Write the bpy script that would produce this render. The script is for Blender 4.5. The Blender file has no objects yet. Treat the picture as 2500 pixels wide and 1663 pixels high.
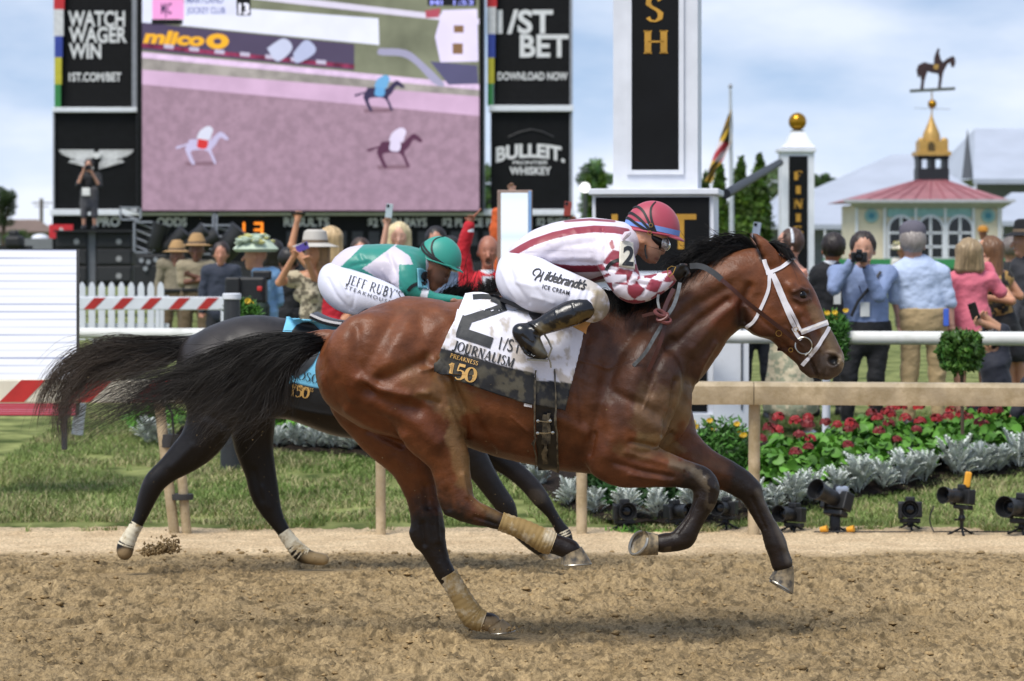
import bpy, bmesh, math, random, os
import numpy as np
from mathutils import Vector, Matrix
from mathutils.bvhtree import BVHTree
rad = math.radians
# ------------------------------------------------------------------ camera, sky, sun, exposure
SC = bpy.context.scene
COL = SC.collection
EYE = 1.67            # eye height over the infield lawn
FOC = 6720.0          # focal length in pixels of a 2500 px wide frame
HOR = 605.0           # horizon row
cam = bpy.data.cameras.new('camera'); camo = bpy.data.objects.new('camera', cam); COL.objects.link(camo)
camo.location = (0, 0, EYE); camo.rotation_euler = (rad(90), 0, 0)
cam.sensor_width = 36; cam.lens = 36*FOC/2500; cam.shift_y = -(831.5-HOR)/2500
cam.clip_start = .1; cam.clip_end = 3000
cam.dof.use_dof = True; cam.dof.focus_distance = 12.0; cam.dof.aperture_fstop = 5.0
SC.camera = camo
SC.cycles.use_denoising = True
SC.cycles.max_bounces = 6; SC.cycles.transparent_max_bounces = 4
SC.view_settings.view_transform = 'Standard'; SC.view_settings.look = 'None'
SC.view_settings.exposure = 0.84; SC.view_settings.gamma = 1
SUN_EL, SUN_AZ = 58, 218     # degrees; azimuth measured from +Y towards +X
w = bpy.data.worlds.new('World'); SC.world = w; w.use_nodes = True
nt = w.node_tree; N = nt.nodes; L = nt.links
bg = N['Background']
sky = N.new('ShaderNodeTexSky'); sky.sky_type = 'NISHITA'; sky.sun_disc = False
sky.sun_elevation = rad(SUN_EL); sky.sun_rotation = rad(SUN_AZ); sky.air_density = 1.15; sky.dust_density = .3; sky.ozone_density = 2.0
tc = N.new('ShaderNodeTexCoord')
mp = N.new('ShaderNodeMapping'); mp.inputs['Location'].default_value = (0, 0, .22); L.new(tc.outputs['Generated'], mp.inputs['Vector']); L.new(mp.outputs[0], sky.inputs['Vector'])
m2 = N.new('ShaderNodeMapping'); m2.inputs['Scale'].default_value = (5.2, 5.2, 15); m2.inputs['Location'].default_value = (.55, .3, .2); L.new(tc.outputs['Generated'], m2.inputs['Vector'])
nz = N.new('ShaderNodeTexNoise'); nz.inputs['Scale'].default_value = 1.9; nz.inputs['Detail'].default_value = 5; nz.inputs['Roughness'].default_value = .5; L.new(m2.outputs[0], nz.inputs['Vector'])
rp = N.new('ShaderNodeValToRGB'); rp.color_ramp.elements[0].position = .40; rp.color_ramp.elements[1].position = .72
rp.color_ramp.elements[0].color = (.20, .20, .20, 1); rp.color_ramp.elements[1].color = (.86, .86, .86, 1)
L.new(nz.outputs[0], rp.inputs[0])
sep = N.new('ShaderNodeSeparateXYZ'); L.new(tc.outputs['Generated'], sep.inputs[0])
mr = N.new('ShaderNodeMapRange'); mr.inputs[1].default_value = 0; mr.inputs[2].default_value = .06; mr.inputs[3].default_value = .5; mr.inputs[4].default_value = 0; L.new(sep.outputs[2], mr.inputs[0])
ad = N.new('ShaderNodeMath'); ad.operation = 'ADD'; ad.use_clamp = True; L.new(rp.outputs[0], ad.inputs[0]); L.new(mr.outputs[0], ad.inputs[1])
hs = N.new('ShaderNodeHueSaturation'); hs.inputs['Saturation'].default_value = .95; hs.inputs['Value'].default_value = 1.12; L.new(sky.outputs[0], hs.inputs['Color'])
mx = N.new('ShaderNodeMix'); mx.data_type = 'RGBA'; L.new(ad.outputs[0], mx.inputs[0]); L.new(hs.outputs[0], mx.inputs[6]); mx.inputs[7].default_value = (6.3, 6.75, 7.7, 1)
L.new(mx.outputs[2], bg.inputs[0]); bg.inputs[1].default_value = .083
su = bpy.data.lights.new('sun', 'SUN'); su.energy = 2.2; su.angle = rad(26); su.color = (1, .955, .88)
suo = bpy.data.objects.new('sun', su); COL.objects.link(suo)
sd = Vector((math.sin(rad(SUN_AZ))*math.cos(rad(SUN_EL)), math.cos(rad(SUN_AZ))*math.cos(rad(SUN_EL)), math.sin(rad(SUN_EL))))
suo.rotation_euler = sd.to_track_quat('Z', 'Y').to_euler()

# ------------------------------------------------------------------ helpers
ONLY = os.environ.get('ONLY', '')
def want(k): return (not ONLY) or k in ONLY.split(',')
RNG = np.random.default_rng(7); random.seed(7)
def P(px, py, Y): return np.array([(px-1250)*Y/FOC, Y, EYE-(py-HOR)*Y/FOC])
def proj(v):
    v = np.asarray(v); return 1250+v[:, 0]*FOC/v[:, 1], HOR+(EYE-v[:, 2])*FOC/v[:, 1]
def S(Y): return FOC/Y
def lin(c):
    if isinstance(c, str): c = [int(c[i:i+2], 16)/255 for i in (0, 2, 4)]
    return tuple(x/12.92 if x <= .04045 else ((x+.055)/1.055)**2.4 for x in c)
_gy = [-30, 8, 12.35, 15.5, 18.9, 19.3, 22, 24.7, 4000]; _gz = [.1, .04, -.05, -.115, -.30, -.30, -.13, 0, 0]
def gz(Y): return np.interp(Y, _gy, _gz)

def empty(name, loc=(0, 0, 0)):
    o = bpy.data.objects.new(name, None); COL.objects.link(o); o.location = loc; o.empty_display_size = .1
    return o
def tag(o, label=None, cat=None, group=None, kind=None):
    if label: o['label'] = label
    if cat: o['category'] = cat
    if group: o['group'] = group
    if kind: o['kind'] = kind
    return o
def thing(name, label, cat, loc=(0, 0, 0), group=None): return tag(empty(name, loc), label, cat, group)
def link(name, me, parent=None, m=None):
    o = bpy.data.objects.new(name, me); COL.objects.link(o)
    if m is not None:
        for q in (m if isinstance(m, (list, tuple)) else [m]): me.materials.append(q)
    if parent is not None:
        o.parent = parent
        q = parent
        t = Vector()
        while q is not None: t += q.location; q = q.parent
        me.transform(Matrix.Translation(-t))
    return o
def fromvf(name, v, f, m, parent=None, smooth=True, mi=None, attrs=None):
    me = bpy.data.meshes.new(name); me.from_pydata([tuple(x) for x in v] if not isinstance(v, np.ndarray) else v.tolist(), [], f if not isinstance(f, np.ndarray) else f.tolist())
    if smooth: me.polygons.foreach_set('use_smooth', [True]*len(me.polygons))
    if mi is not None: me.polygons.foreach_set('material_index', mi)
    for k, a in (attrs or {}).items():
        a = np.asarray(a, np.float32)
        if a.ndim == 1: at = me.attributes.new(k, 'FLOAT', 'POINT'); at.data.foreach_set('value', a)
        else:
            at = me.attributes.new(k, 'FLOAT_COLOR', 'POINT'); c = np.ones((len(a), 4), np.float32); c[:, :3] = a; at.data.foreach_set('color', c.ravel())
    me.update()
    return link(name, me, parent, m)
class MB:
    """collects shapes; build() links them as one mesh"""
    def __init__(s): s.v = []; s.f = []; s.mi = []
    def add(s, v, f, mi=0):
        n = len(s.v); s.v += [tuple(x) for x in v]; s.f += [tuple(i+n for i in q) for q in f]; s.mi += [mi]*len(f); return s
    def box(s, c, d, rz=0, mi=0, bev=0, rx=0, ry=0):
        bm = bmesh.new(); bmesh.ops.create_cube(bm, size=1)
        for q in bm.verts: q.co = Vector((q.co.x*d[0], q.co.y*d[1], q.co.z*d[2]))
        if bev: bmesh.ops.bevel(bm, geom=list(bm.edges), offset=bev, segments=2, affect='EDGES', profile=.5)
        R = Matrix.Rotation(rz, 3, 'Z') @ Matrix.Rotation(ry, 3, 'Y') @ Matrix.Rotation(rx, 3, 'X')
        v = [R @ q.co + Vector(c) for q in bm.verts]; bm.verts.index_update(); f = [[q.index for q in g.verts] for g in bm.faces]; bm.free()
        return s.add(v, f, mi)
    def tube(s, pts, r, n=8, mi=0, cap=True):
        pts = [Vector(p) for p in pts]; rs = r if isinstance(r, (list, tuple, np.ndarray)) else [r]*len(pts)
        v = []; f = []; up = None
        for i, p in enumerate(pts):
            t = (pts[min(i+1, len(pts)-1)]-pts[max(i-1, 0)]).normalized()
            if up is None: up = Vector((0, 0, 1)) if abs(t.z) < .9 else Vector((1, 0, 0))
            a = t.cross(up).normalized(); b = t.cross(a).normalized(); up = a.cross(t)
            for k in range(n):
                th = 2*math.pi*k/n; v.append(p+(a*math.cos(th)+b*math.sin(th))*rs[i])
        for i in range(len(pts)-1):
            for k in range(n): f.append((i*n+k, i*n+(k+1) % n, (i+1)*n+(k+1) % n, (i+1)*n+k))
        if cap: f.append(tuple(range(n))[::-1]); f.append(tuple((len(pts)-1)*n+k for k in range(n)))
        return s.add(v, f, mi)
    def lathe(s, prof, c=(0, 0, 0), n=20, axis='Z', mi=0, sx=1, sy=1, R=None):
        v = []; f = []
        for r, z in prof:
            for k in range(n):
                th = 2*math.pi*k/n; q = Vector((r*math.cos(th)*sx, r*math.sin(th)*sy, z))
                if axis == 'Y': q = Vector((q.x, q.z, q.y))
                if axis == 'X': q = Vector((q.z, q.x, q.y))
                if R is not None: q = R @ q
                v.append(q+Vector(c))
        for i in range(len(prof)-1):
            for k in range(n): f.append((i*n+k, i*n+(k+1) % n, (i+1)*n+(k+1) % n, (i+1)*n+k))
        f.append(tuple(range(n))[::-1]); f.append(tuple((len(prof)-1)*n+k for k in range(n)))
        return s.add(v, f, mi)
    def prism(s, poly, y0, y1, mi=0):
        """poly in (x,z), extruded in y"""
        n = len(poly); v = [(x, y0, z) for x, z in poly]+[(x, y1, z) for x, z in poly]
        f = [tuple(range(n)), tuple(range(2*n-1, n-1, -1))]+[(i, (i+1) % n, n+(i+1) % n, n+i) for i in range(n)]
        return s.add(v, f, mi)
    def build(s, name, m, parent=None, smooth=False, angle=None, attrs=None):
        o = fromvf(name, s.v, s.f, m, parent, smooth, s.mi, attrs)
        if smooth and angle is None: angle = 40
        if smooth:
            bm = bmesh.new(); bm.from_mesh(o.data)
            bmesh.ops.recalc_face_normals(bm, faces=bm.faces)
            for e in bm.edges:
                if len(e.link_faces) == 2 and e.calc_face_angle(0) > rad(angle): e.smooth = False
            bm.to_mesh(o.data); bm.free()
        else:
            bm = bmesh.new(); bm.from_mesh(o.data); bmesh.ops.recalc_face_normals(bm, faces=bm.faces); bm.to_mesh(o.data); bm.free()
        return o
# ---- materials
_M = {}
def mat(key, col=None, rough=.6, metal=0, var=.08, vs=6, bump=0, bs=40, spec=.5, col2=None, emit=0, sheen=0, coat=0, attr=None, trans=0, alpha=None, sss=0, dirt=None):
    if key in _M: return _M[key]
    m = bpy.data.materials.new(key); m.use_nodes = True; _M[key] = m
    T = m.node_tree; n = T.nodes; l = T.links; b = n['Principled BSDF']
    b.inputs['Roughness'].default_value = rough; b.inputs['Metallic'].default_value = metal
    b.inputs['Specular IOR Level'].default_value = spec
    if sheen: b.inputs['Sheen Weight'].default_value = sheen; b.inputs['Sheen Roughness'].default_value = .4
    if coat: b.inputs['Coat Weight'].default_value = coat; b.inputs['Coat Roughness'].default_value = .15
    if trans: b.inputs['Transmission Weight'].default_value = trans
    if sss: b.inputs['Subsurface Weight'].default_value = sss; b.inputs['Subsurface Radius'].default_value = (.02, .008, .004)
    tcn = n.new('ShaderNodeTexCoord'); no = n.new('ShaderNodeTexNoise'); no.inputs['Scale'].default_value = vs; no.inputs['Detail'].default_value = 5
    l.new(tcn.outputs['Object'], no.inputs['Vector'])
    mxn = n.new('ShaderNodeMix'); mxn.data_type = 'RGBA'
    if attr:
        at = n.new('ShaderNodeAttribute'); at.attribute_name = attr
        hs = n.new('ShaderNodeMix'); hs.data_type = 'RGBA'; hs.blend_type = 'MULTIPLY'; hs.inputs[0].default_value = 1
        ra = n.new('ShaderNodeMapRange'); ra.inputs[1].default_value = .3; ra.inputs[2].default_value = .7; ra.inputs[3].default_value = 1-var; ra.inputs[4].default_value = 1+var
        l.new(no.outputs[0], ra.inputs[0]); l.new(at.outputs[0], hs.inputs[6]); l.new(ra.outputs[0], hs.inputs[7]); out = hs.outputs[2]
    else:
        c = lin(col); c2 = lin(col2) if col2 else c
        mxn.inputs[6].default_value = tuple(x*(1-var) for x in c)+(1,); mxn.inputs[7].default_value = tuple(min(1, x*(1+var)) for x in c2)+(1,)
        ra = n.new('ShaderNodeMapRange'); ra.inputs[1].default_value = .35; ra.inputs[2].default_value = .65
        l.new(no.outputs[0], ra.inputs[0]); l.new(ra.outputs[0], mxn.inputs[0]); out = mxn.outputs[2]
    if dirt:
        dc, ds, lo, hi = dirt
        n2 = n.new('ShaderNodeTexNoise'); n2.inputs['Scale'].default_value = ds; n2.inputs['Detail'].default_value = 8; n2.inputs['Roughness'].default_value = .7; l.new(tcn.outputs['Object'], n2.inputs['Vector'])
        r2 = n.new('ShaderNodeMapRange'); r2.inputs[1].default_value = lo; r2.inputs[2].default_value = hi; l.new(n2.outputs[0], r2.inputs[0])
        m3 = n.new('ShaderNodeMix'); m3.data_type = 'RGBA'; l.new(r2.outputs[0], m3.inputs[0]); l.new(out, m3.inputs[6]); m3.inputs[7].default_value = lin(dc)+(1,); out = m3.outputs[2]
    l.new(out, b.inputs['Base Color'])
    if emit: l.new(out, b.inputs['Emission Color']); b.inputs['Emission Strength'].default_value = emit; l.remove(b.inputs['Base Color'].links[0]); b.inputs['Base Color'].default_value = (.01, .01, .01, 1); b.inputs['Specular IOR Level'].default_value = .1
    if bump:
        nb = n.new('ShaderNodeTexNoise'); nb.inputs['Scale'].default_value = bs; nb.inputs['Detail'].default_value = 4; l.new(tcn.outputs['Object'], nb.inputs['Vector'])
        bn = n.new('ShaderNodeBump'); bn.inputs['Strength'].default_value = bump; bn.inputs['Distance'].default_value = .01; l.new(nb.outputs[0], bn.inputs['Height']); l.new(bn.outputs[0], b.inputs['Normal'])
    return m
def flat(hexc, rough=.6, **k): return mat('paint '+hexc+' %.2f' % rough+''.join(sorted(k)), hexc, rough, **k)
# ---- implicit surfaces
def crom(pts, sub):
    pts = np.asarray(pts, float); n = len(pts)
    if n < 3: return pts if n < 2 else np.array([pts[0]+(pts[1]-pts[0])*t for t in np.linspace(0, 1, sub+1)])
    out = []
    for i in range(n-1):
        p0, p1, p2, p3 = pts[max(i-1, 0)], pts[i], pts[i+1], pts[min(i+2, n-1)]
        for t in np.linspace(0, 1, sub, endpoint=False):
            out.append(.5*((2*p1)+(-p0+p2)*t+(2*p0-5*p1+4*p2-p3)*t*t+(-p0+3*p1-3*p2+p3)*t**3))
    out.append(pts[-1]); return np.array(out)
class SDF:
    def __init__(s, vox, k=.02): s.vox = vox; s.k = k; s.ops = []
    def seg(s, a, b, ra, rb=None, lat=1., latb=None, k=None, sub=False):
        a = np.asarray(a, float); b = np.asarray(b, float); rb = ra if rb is None else rb; latb = lat if latb is None else latb
        s.ops.append(('s', a, b, ra, rb, lat, latb, s.k if k is None else k, sub)); return s
    def ball(s, c, r, lat=1., k=None, sub=False): c = np.asarray(c, float); return s.seg(c, c+np.array([1e-4, 0, 0]), r, r, lat, lat, k, sub)
    def ell(s, c, r3, R=None, k=None, sub=False):
        s.ops.append(('e', np.asarray(c, float), np.asarray(r3, float), np.eye(3) if R is None else np.array(R), s.k if k is None else k, sub)); return s
    def chain(s, st, sub=3, k=None, k0=None):
        """stations: (x,y,z,r,lat)"""
        st = crom(st, sub)
        for i in range(len(st)-1): s.seg(st[i][:3], st[i+1][:3], max(st[i][3], .001), max(st[i+1][3], .001), st[i][4], st[i+1][4], k if i else (k0 if k0 is not None else k))
        return s
    def loftx(s, st, n=2.2, k=None, Yc=0):
        st = crom(st, 6); s.ops.append(('l', st, n, Yc, s.k if k is None else k)); return s
    def mesh(s):
        v = s.vox; lo = []; hi = []
        for o in s.ops:
            if o[0] == 's':
                _, a, b, ra, rb, la, lb, k, sub = o; r = max(ra, rb); R = np.array([r, r*max(la, lb), r])+k+2*v
                lo.append(np.minimum(a, b)-R); hi.append(np.maximum(a, b)+R)
            elif o[0] == 'e':
                R = np.max(o[2])*np.ones(3)+o[4]+2*v; lo.append(o[1]-R); hi.append(o[1]+R)
            else:
                st = o[1]; w_ = st[:, 3].max()+o[4]+2*v
                lo.append(np.array([st[:, 0].min()-2*v, o[3]-w_, st[:, 2].min()-o[4]-2*v])); hi.append(np.array([st[:, 0].max()+2*v, o[3]+w_, st[:, 1].max()+o[4]+2*v]))
        mn = np.min([l for l, o in zip(lo, s.ops) if not (o[0] == 's' and o[8])], 0); mxx = np.max([h for h, o in zip(hi, s.ops) if not (o[0] == 's' and o[8])], 0)
        dim = np.ceil((mxx-mn)/v).astype(int)+1
        F = np.full(dim, 1., np.float32)
        ax = [mn[i]+np.arange(dim[i])*v for i in range(3)]
        for o, l_, h_ in zip(s.ops, lo, hi):
            i0 = np.maximum(np.floor((l_-mn)/v).astype(int), 0); i1 = np.minimum(np.ceil((h_-mn)/v).astype(int)+1, dim)
            if np.any(i1 <= i0): continue
            sl = tuple(slice(i0[i], i1[i]) for i in range(3))
            X = ax[0][sl[0]][:, None, None].astype(np.float32); Yy = ax[1][sl[1]][None, :, None].astype(np.float32); Z = ax[2][sl[2]][None, None, :].astype(np.float32)
            if o[0] == 's':
                _, a, b, ra, rb, la, lb, k, sub = o; ba = b-a; bb = max(ba@ba, 1e-9)
                t = np.clip(((X-a[0])*ba[0]+(Yy-a[1])*ba[1]+(Z-a[2])*ba[2])/bb, 0, 1)
                dx = X-a[0]-t*ba[0]; dy = (Yy-a[1]-t*ba[1])/(la+(lb-la)*t); dz = Z-a[2]-t*ba[2]
                d = np.sqrt(dx*dx+dy*dy+dz*dz)-(ra+(rb-ra)*t)
            elif o[0] == 'e':
                _, c, r3, R, k, sub = o
                dx, dy, dz = X-c[0], Yy-c[1], Z-c[2]
                q = [(R[0][i]*dx+R[1][i]*dy+R[2][i]*dz)/r3[i] for i in range(3)]
                nn = np.sqrt(q[0]**2+q[1]**2+q[2]**2); d = (nn-1)*min(r3)
            else:
                _, st, n_, Yc, k = o; sub = False; x = ax[0][sl[0]]
                top = np.interp(x, st[:, 0], st[:, 1]); bot = np.interp(x, st[:, 0], st[:, 2]); w_ = np.interp(x, st[:, 0], st[:, 3])
                yo = np.interp(x, st[:, 0], st[:, 4])[:, None, None]
                zc = ((top+bot)/2)[:, None, None]; hz = np.maximum((top-bot)/2, .004)[:, None, None]; w_ = np.maximum(w_, .004)[:, None, None]
                d = ((np.abs((Z-zc)/hz)**n_+np.abs((Yy-Yc-yo)/w_)**n_)**(1/n_)-1)*np.minimum(hz, w_)
                ob = np.maximum(np.maximum(st[0, 0]-x, x-st[-1, 0]), -1)[:, None, None]; d = np.maximum(d, ob)
            G = F[sl]; d = d.astype(np.float32)
            if sub: d = -d; h = np.maximum(k-np.abs(G-d), 0)/k if k > 0 else 0; F[sl] = np.maximum(G, d)+h*h*k/4
            else: h = np.maximum(k-np.abs(G-d), 0)/k if k > 0 else 0; F[sl] = np.minimum(G, d)-h*h*k/4
        return surfnet(F, mn, v)
def surfnet(F, mn, vox):
    F[0], F[-1], F[:, 0], F[:, -1], F[:, :, 0], F[:, :, -1] = 1, 1, 1, 1, 1, 1
    I = F < 0; s8 = np.zeros(tuple(d-1 for d in F.shape), np.int8)
    for i in (0, 1):
        for j in (0, 1):
            for k in (0, 1): s8 += I[i:I.shape[0]-1+i, j:I.shape[1]-1+j, k:I.shape[2]-1+k]
    act = (s8 > 0) & (s8 < 8); ix = np.argwhere(act); ids = np.full(act.shape, -1, np.int32); ids[act] = np.arange(len(ix))
    acc = np.zeros((len(ix), 3)); cnt = np.zeros(len(ix))
    cr = [(i, j, k) for i in (0, 1) for j in (0, 1) for k in (0, 1)]
    vals = {c: F[ix[:, 0]+c[0], ix[:, 1]+c[1], ix[:, 2]+c[2]].astype(float) for c in cr}
    for c in cr:
        for a in range(3):
            if c[a] == 0:
                e = list(c); e[a] = 1; f0 = vals[c]; f1 = vals[tuple(e)]; m = (f0 < 0) != (f1 < 0)
                t = np.where(m, f0/np.where(m, f0-f1, 1), 0)
                p = np.tile(np.array(c, float), (len(ix), 1)); p[:, a] += t; acc += p*m[:, None]; cnt += m
    V = (ix+acc/cnt[:, None])*vox+mn
    fs = []
    for a in range(3):
        b, c = (a+1) % 3, (a+2) % 3
        s0 = [slice(None)]*3; s1 = [slice(None)]*3; s0[a] = slice(0, -1); s1[a] = slice(1, None)
        e0 = I[tuple(s0)]; e1 = I[tuple(s1)]; E = np.argwhere(e0 != e1)
        E = E[(E[:, b] > 0) & (E[:, c] > 0) & (E[:, b] < F.shape[b]-1) & (E[:, c] < F.shape[c]-1)]
        ins = e0[E[:, 0], E[:, 1], E[:, 2]]
        def g(db, dc):
            q = E.copy(); q[:, b] -= db; q[:, c] -= dc; return ids[q[:, 0], q[:, 1], q[:, 2]]
        q = np.stack([g(1, 1), g(0, 1), g(0, 0), g(1, 0)], 1); q[~ins] = q[~ins][:, ::-1]; fs.append(q)
    return V, np.concatenate(fs)
def vnormals(V, Fc):
    n = np.zeros_like(V); a, b, c, d = (V[Fc[:, i]] for i in range(4)); fn = np.cross(c-a, d-b)
    for i in range(4): np.add.at(n, Fc[:, i], fn)
    return n/np.maximum(np.linalg.norm(n, axis=1), 1e-12)[:, None]
def relax(V, Fc, it=1, f=.5):
    for _ in range(it):
        acc = np.zeros_like(V); cnt = np.zeros(len(V))
        for i in range(4):
            np.add.at(acc, Fc[:, i], V[Fc[:, (i+1) % 4]]); np.add.at(cnt, Fc[:, i], 1)
        V = V+(acc/np.maximum(cnt, 1)[:, None]-V)*f
    return V
def seg_dist(px, py, poly):
    d = np.full(len(px), 1e9)
    for (x0, y0), (x1, y1) in zip(poly[:-1], poly[1:]):
        dx, dy = x1-x0, y1-y0; t = np.clip(((px-x0)*dx+(py-y0)*dy)/max(dx*dx+dy*dy, 1e-9), 0, 1)
        d = np.minimum(d, np.hypot(px-x0-t*dx, py-y0-t*dy))
    return d
def sculpt(V, Fc, strokes, side=-1):
    """muscle and crease strokes on one flank: (polyline, width, height)"""
    n = vnormals(V, Fc); px, py = proj(V); face = np.clip(side*n[:, 1]*1.6+.1, 0, 1); D = np.zeros(len(V))
    for poly, w_, amp in strokes:
        if len(poly) == 1: d = np.hypot(px-poly[0][0], py-poly[0][1])
        else: d = seg_dist(px, py, poly)
        D += amp*np.exp(-(d/w_)**2)
    return V+n*(D*face)[:, None]
def vnoise(x, y, seed=0):
    xi = np.floor(x).astype(np.int64); yi = np.floor(y).astype(np.int64); xf = x-xi; yf = y-yi; u = xf*xf*(3-2*xf); v = yf*yf*(3-2*yf)
    def h(a, b):
        q = (a*374761393+b*668265263+seed*982451653) & 0xffffffff; q = ((q ^ (q >> 13))*1274126177) & 0xffffffff; return ((q ^ (q >> 16)) & 0xffff)/65535.
    return (h(xi, yi)*(1-u)+h(xi+1, yi)*u)*(1-v)+(h(xi, yi+1)*(1-u)+h(xi+1, yi+1)*u)*v
def fbm(x, y, o=4, seed=0):
    s = 0; a = .5; t = 0
    for i in range(o): s = s+a*vnoise(x*2**i, y*2**i, seed+i); t += a; a *= .5
    return s/t
def paint(px, py, base, layers, seed=0, nscale=.03):
    """layers: (x,y,rx,ry,angle,hex,strength,noise)"""
    c = np.tile(np.array(lin(base)), (len(px), 1)); nn = fbm(px*nscale, py*nscale, 4, seed)
    for x, y, rx, ry, an, hx, st, nw in layers:
        a = rad(an); dx = px-x; dy = py-y; u = (dx*math.cos(a)+dy*math.sin(a))/rx; v = (-dx*math.sin(a)+dy*math.cos(a))/ry
        m = np.clip(1.35-np.sqrt(u*u+v*v)+(nn-.5)*nw, 0, .7)/.7; m = m*m*(3-2*m)*st
        c = c*(1-m[:, None])+np.array(lin(hx))*m[:, None]
    return c
# ---- things laid on surfaces
CAM = Vector((0, 0, EYE))
def cast(bvh, px, py, off=.003, fallback=None):
    d = (Vector(P(px, py, 12.))-CAM).normalized(); r = bvh.ray_cast(CAM, d)
    if r[0] is None: return fallback
    n_ = r[1] if r[1].dot(d) < 0 else -r[1]
    return r[0]+n_*off-d*off*.3
def bvh_of(V, Fc): return BVHTree.FromPolygons([tuple(x) for x in V], [tuple(int(i) for i in q) for q in Fc])
def strap(mb, bvh, pts, wpx, off=.004, Y=12.2, mi=0, thick=.004, step=5):
    """a flat strap lying on a body, following a polyline"""
    p = crom(pts, 6); L_ = np.concatenate([[0], np.cumsum(np.hypot(*np.diff(p, axis=0).T))]); n = max(2, int(L_[-1]/step))
    q = np.array([np.interp(np.linspace(0, L_[-1], n+1), L_, p[:, i]) for i in (0, 1)]).T
    rows = []; depth = None
    for i, (x, y) in enumerate(q):
        t = q[min(i+1, n)]-q[max(i-1, 0)]; t = t/max(np.hypot(*t), 1e-6); nx, ny = -t[1], t[0]; row = []
        for s_ in (-1, -.4, .4, 1):
            h = cast(bvh, x+nx*wpx*s_/2, y+ny*wpx*s_/2, off) if bvh else None
            if h is None: h = Vector(P(x+nx*wpx*s_/2, y+ny*wpx*s_/2, depth if depth else Y))
            else: depth = h.y
            row.append(h)
        ys = sorted(r.y for r in row); 
        for r in row:
            if r.y > ys[0]+.05: r.y = ys[0]+.05
        rows.append(row)
    m = 4; v = []; f = []
    for row in rows: v += row
    nb = len(v)
    for row in rows: v += [r+Vector((0, thick, 0)) for r in row]
    for i in range(len(rows)-1):
        for j in range(m-1):
            a = i*m+j; f.append((a, a+1, a+m+1, a+m)); f.append((nb+a, nb+a+m, nb+a+m+1, nb+a+1))
        for j in (0, m-1):
            a = i*m+j; f.append((a, a+m, nb+a+m, nb+a))
    for i in (0, len(rows)-1):
        for j in range(m-1): a = i*m+j; f.append((a, a+1, nb+a+1, nb+a))
    mb.add(v, f, mi); return mb
# ---- lettering
def text_geo(s, bold=0, spacing=1.0, shear=0, scale_x=1, W=None):
    cu = bpy.data.curves.new('t', 'FONT'); cu.body = s; cu.size = 1; cu.offset = bold; cu.space_character = spacing; cu.shear = shear; cu.resolution_u = 4; cu.fill_mode = 'FRONT'
    o = bpy.data.objects.new('t', cu); COL.objects.link(o); dg = bpy.context.evaluated_depsgraph_get(); dg.update(); me = o.evaluated_get(dg).to_mesh()
    v = np.array([(p.co.x*scale_x, p.co.y) for p in me.vertices]).reshape(-1, 2); f = [tuple(p.vertices) for p in me.polygons]; o.evaluated_get(dg).to_mesh_clear()
    bpy.data.objects.remove(o); bpy.data.curves.remove(cu); v = v/.69; v[:, 0] -= v[:, 0].min()
    if W: v[:, 0] *= W/v[:, 0].max()
    return v, f
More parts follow.
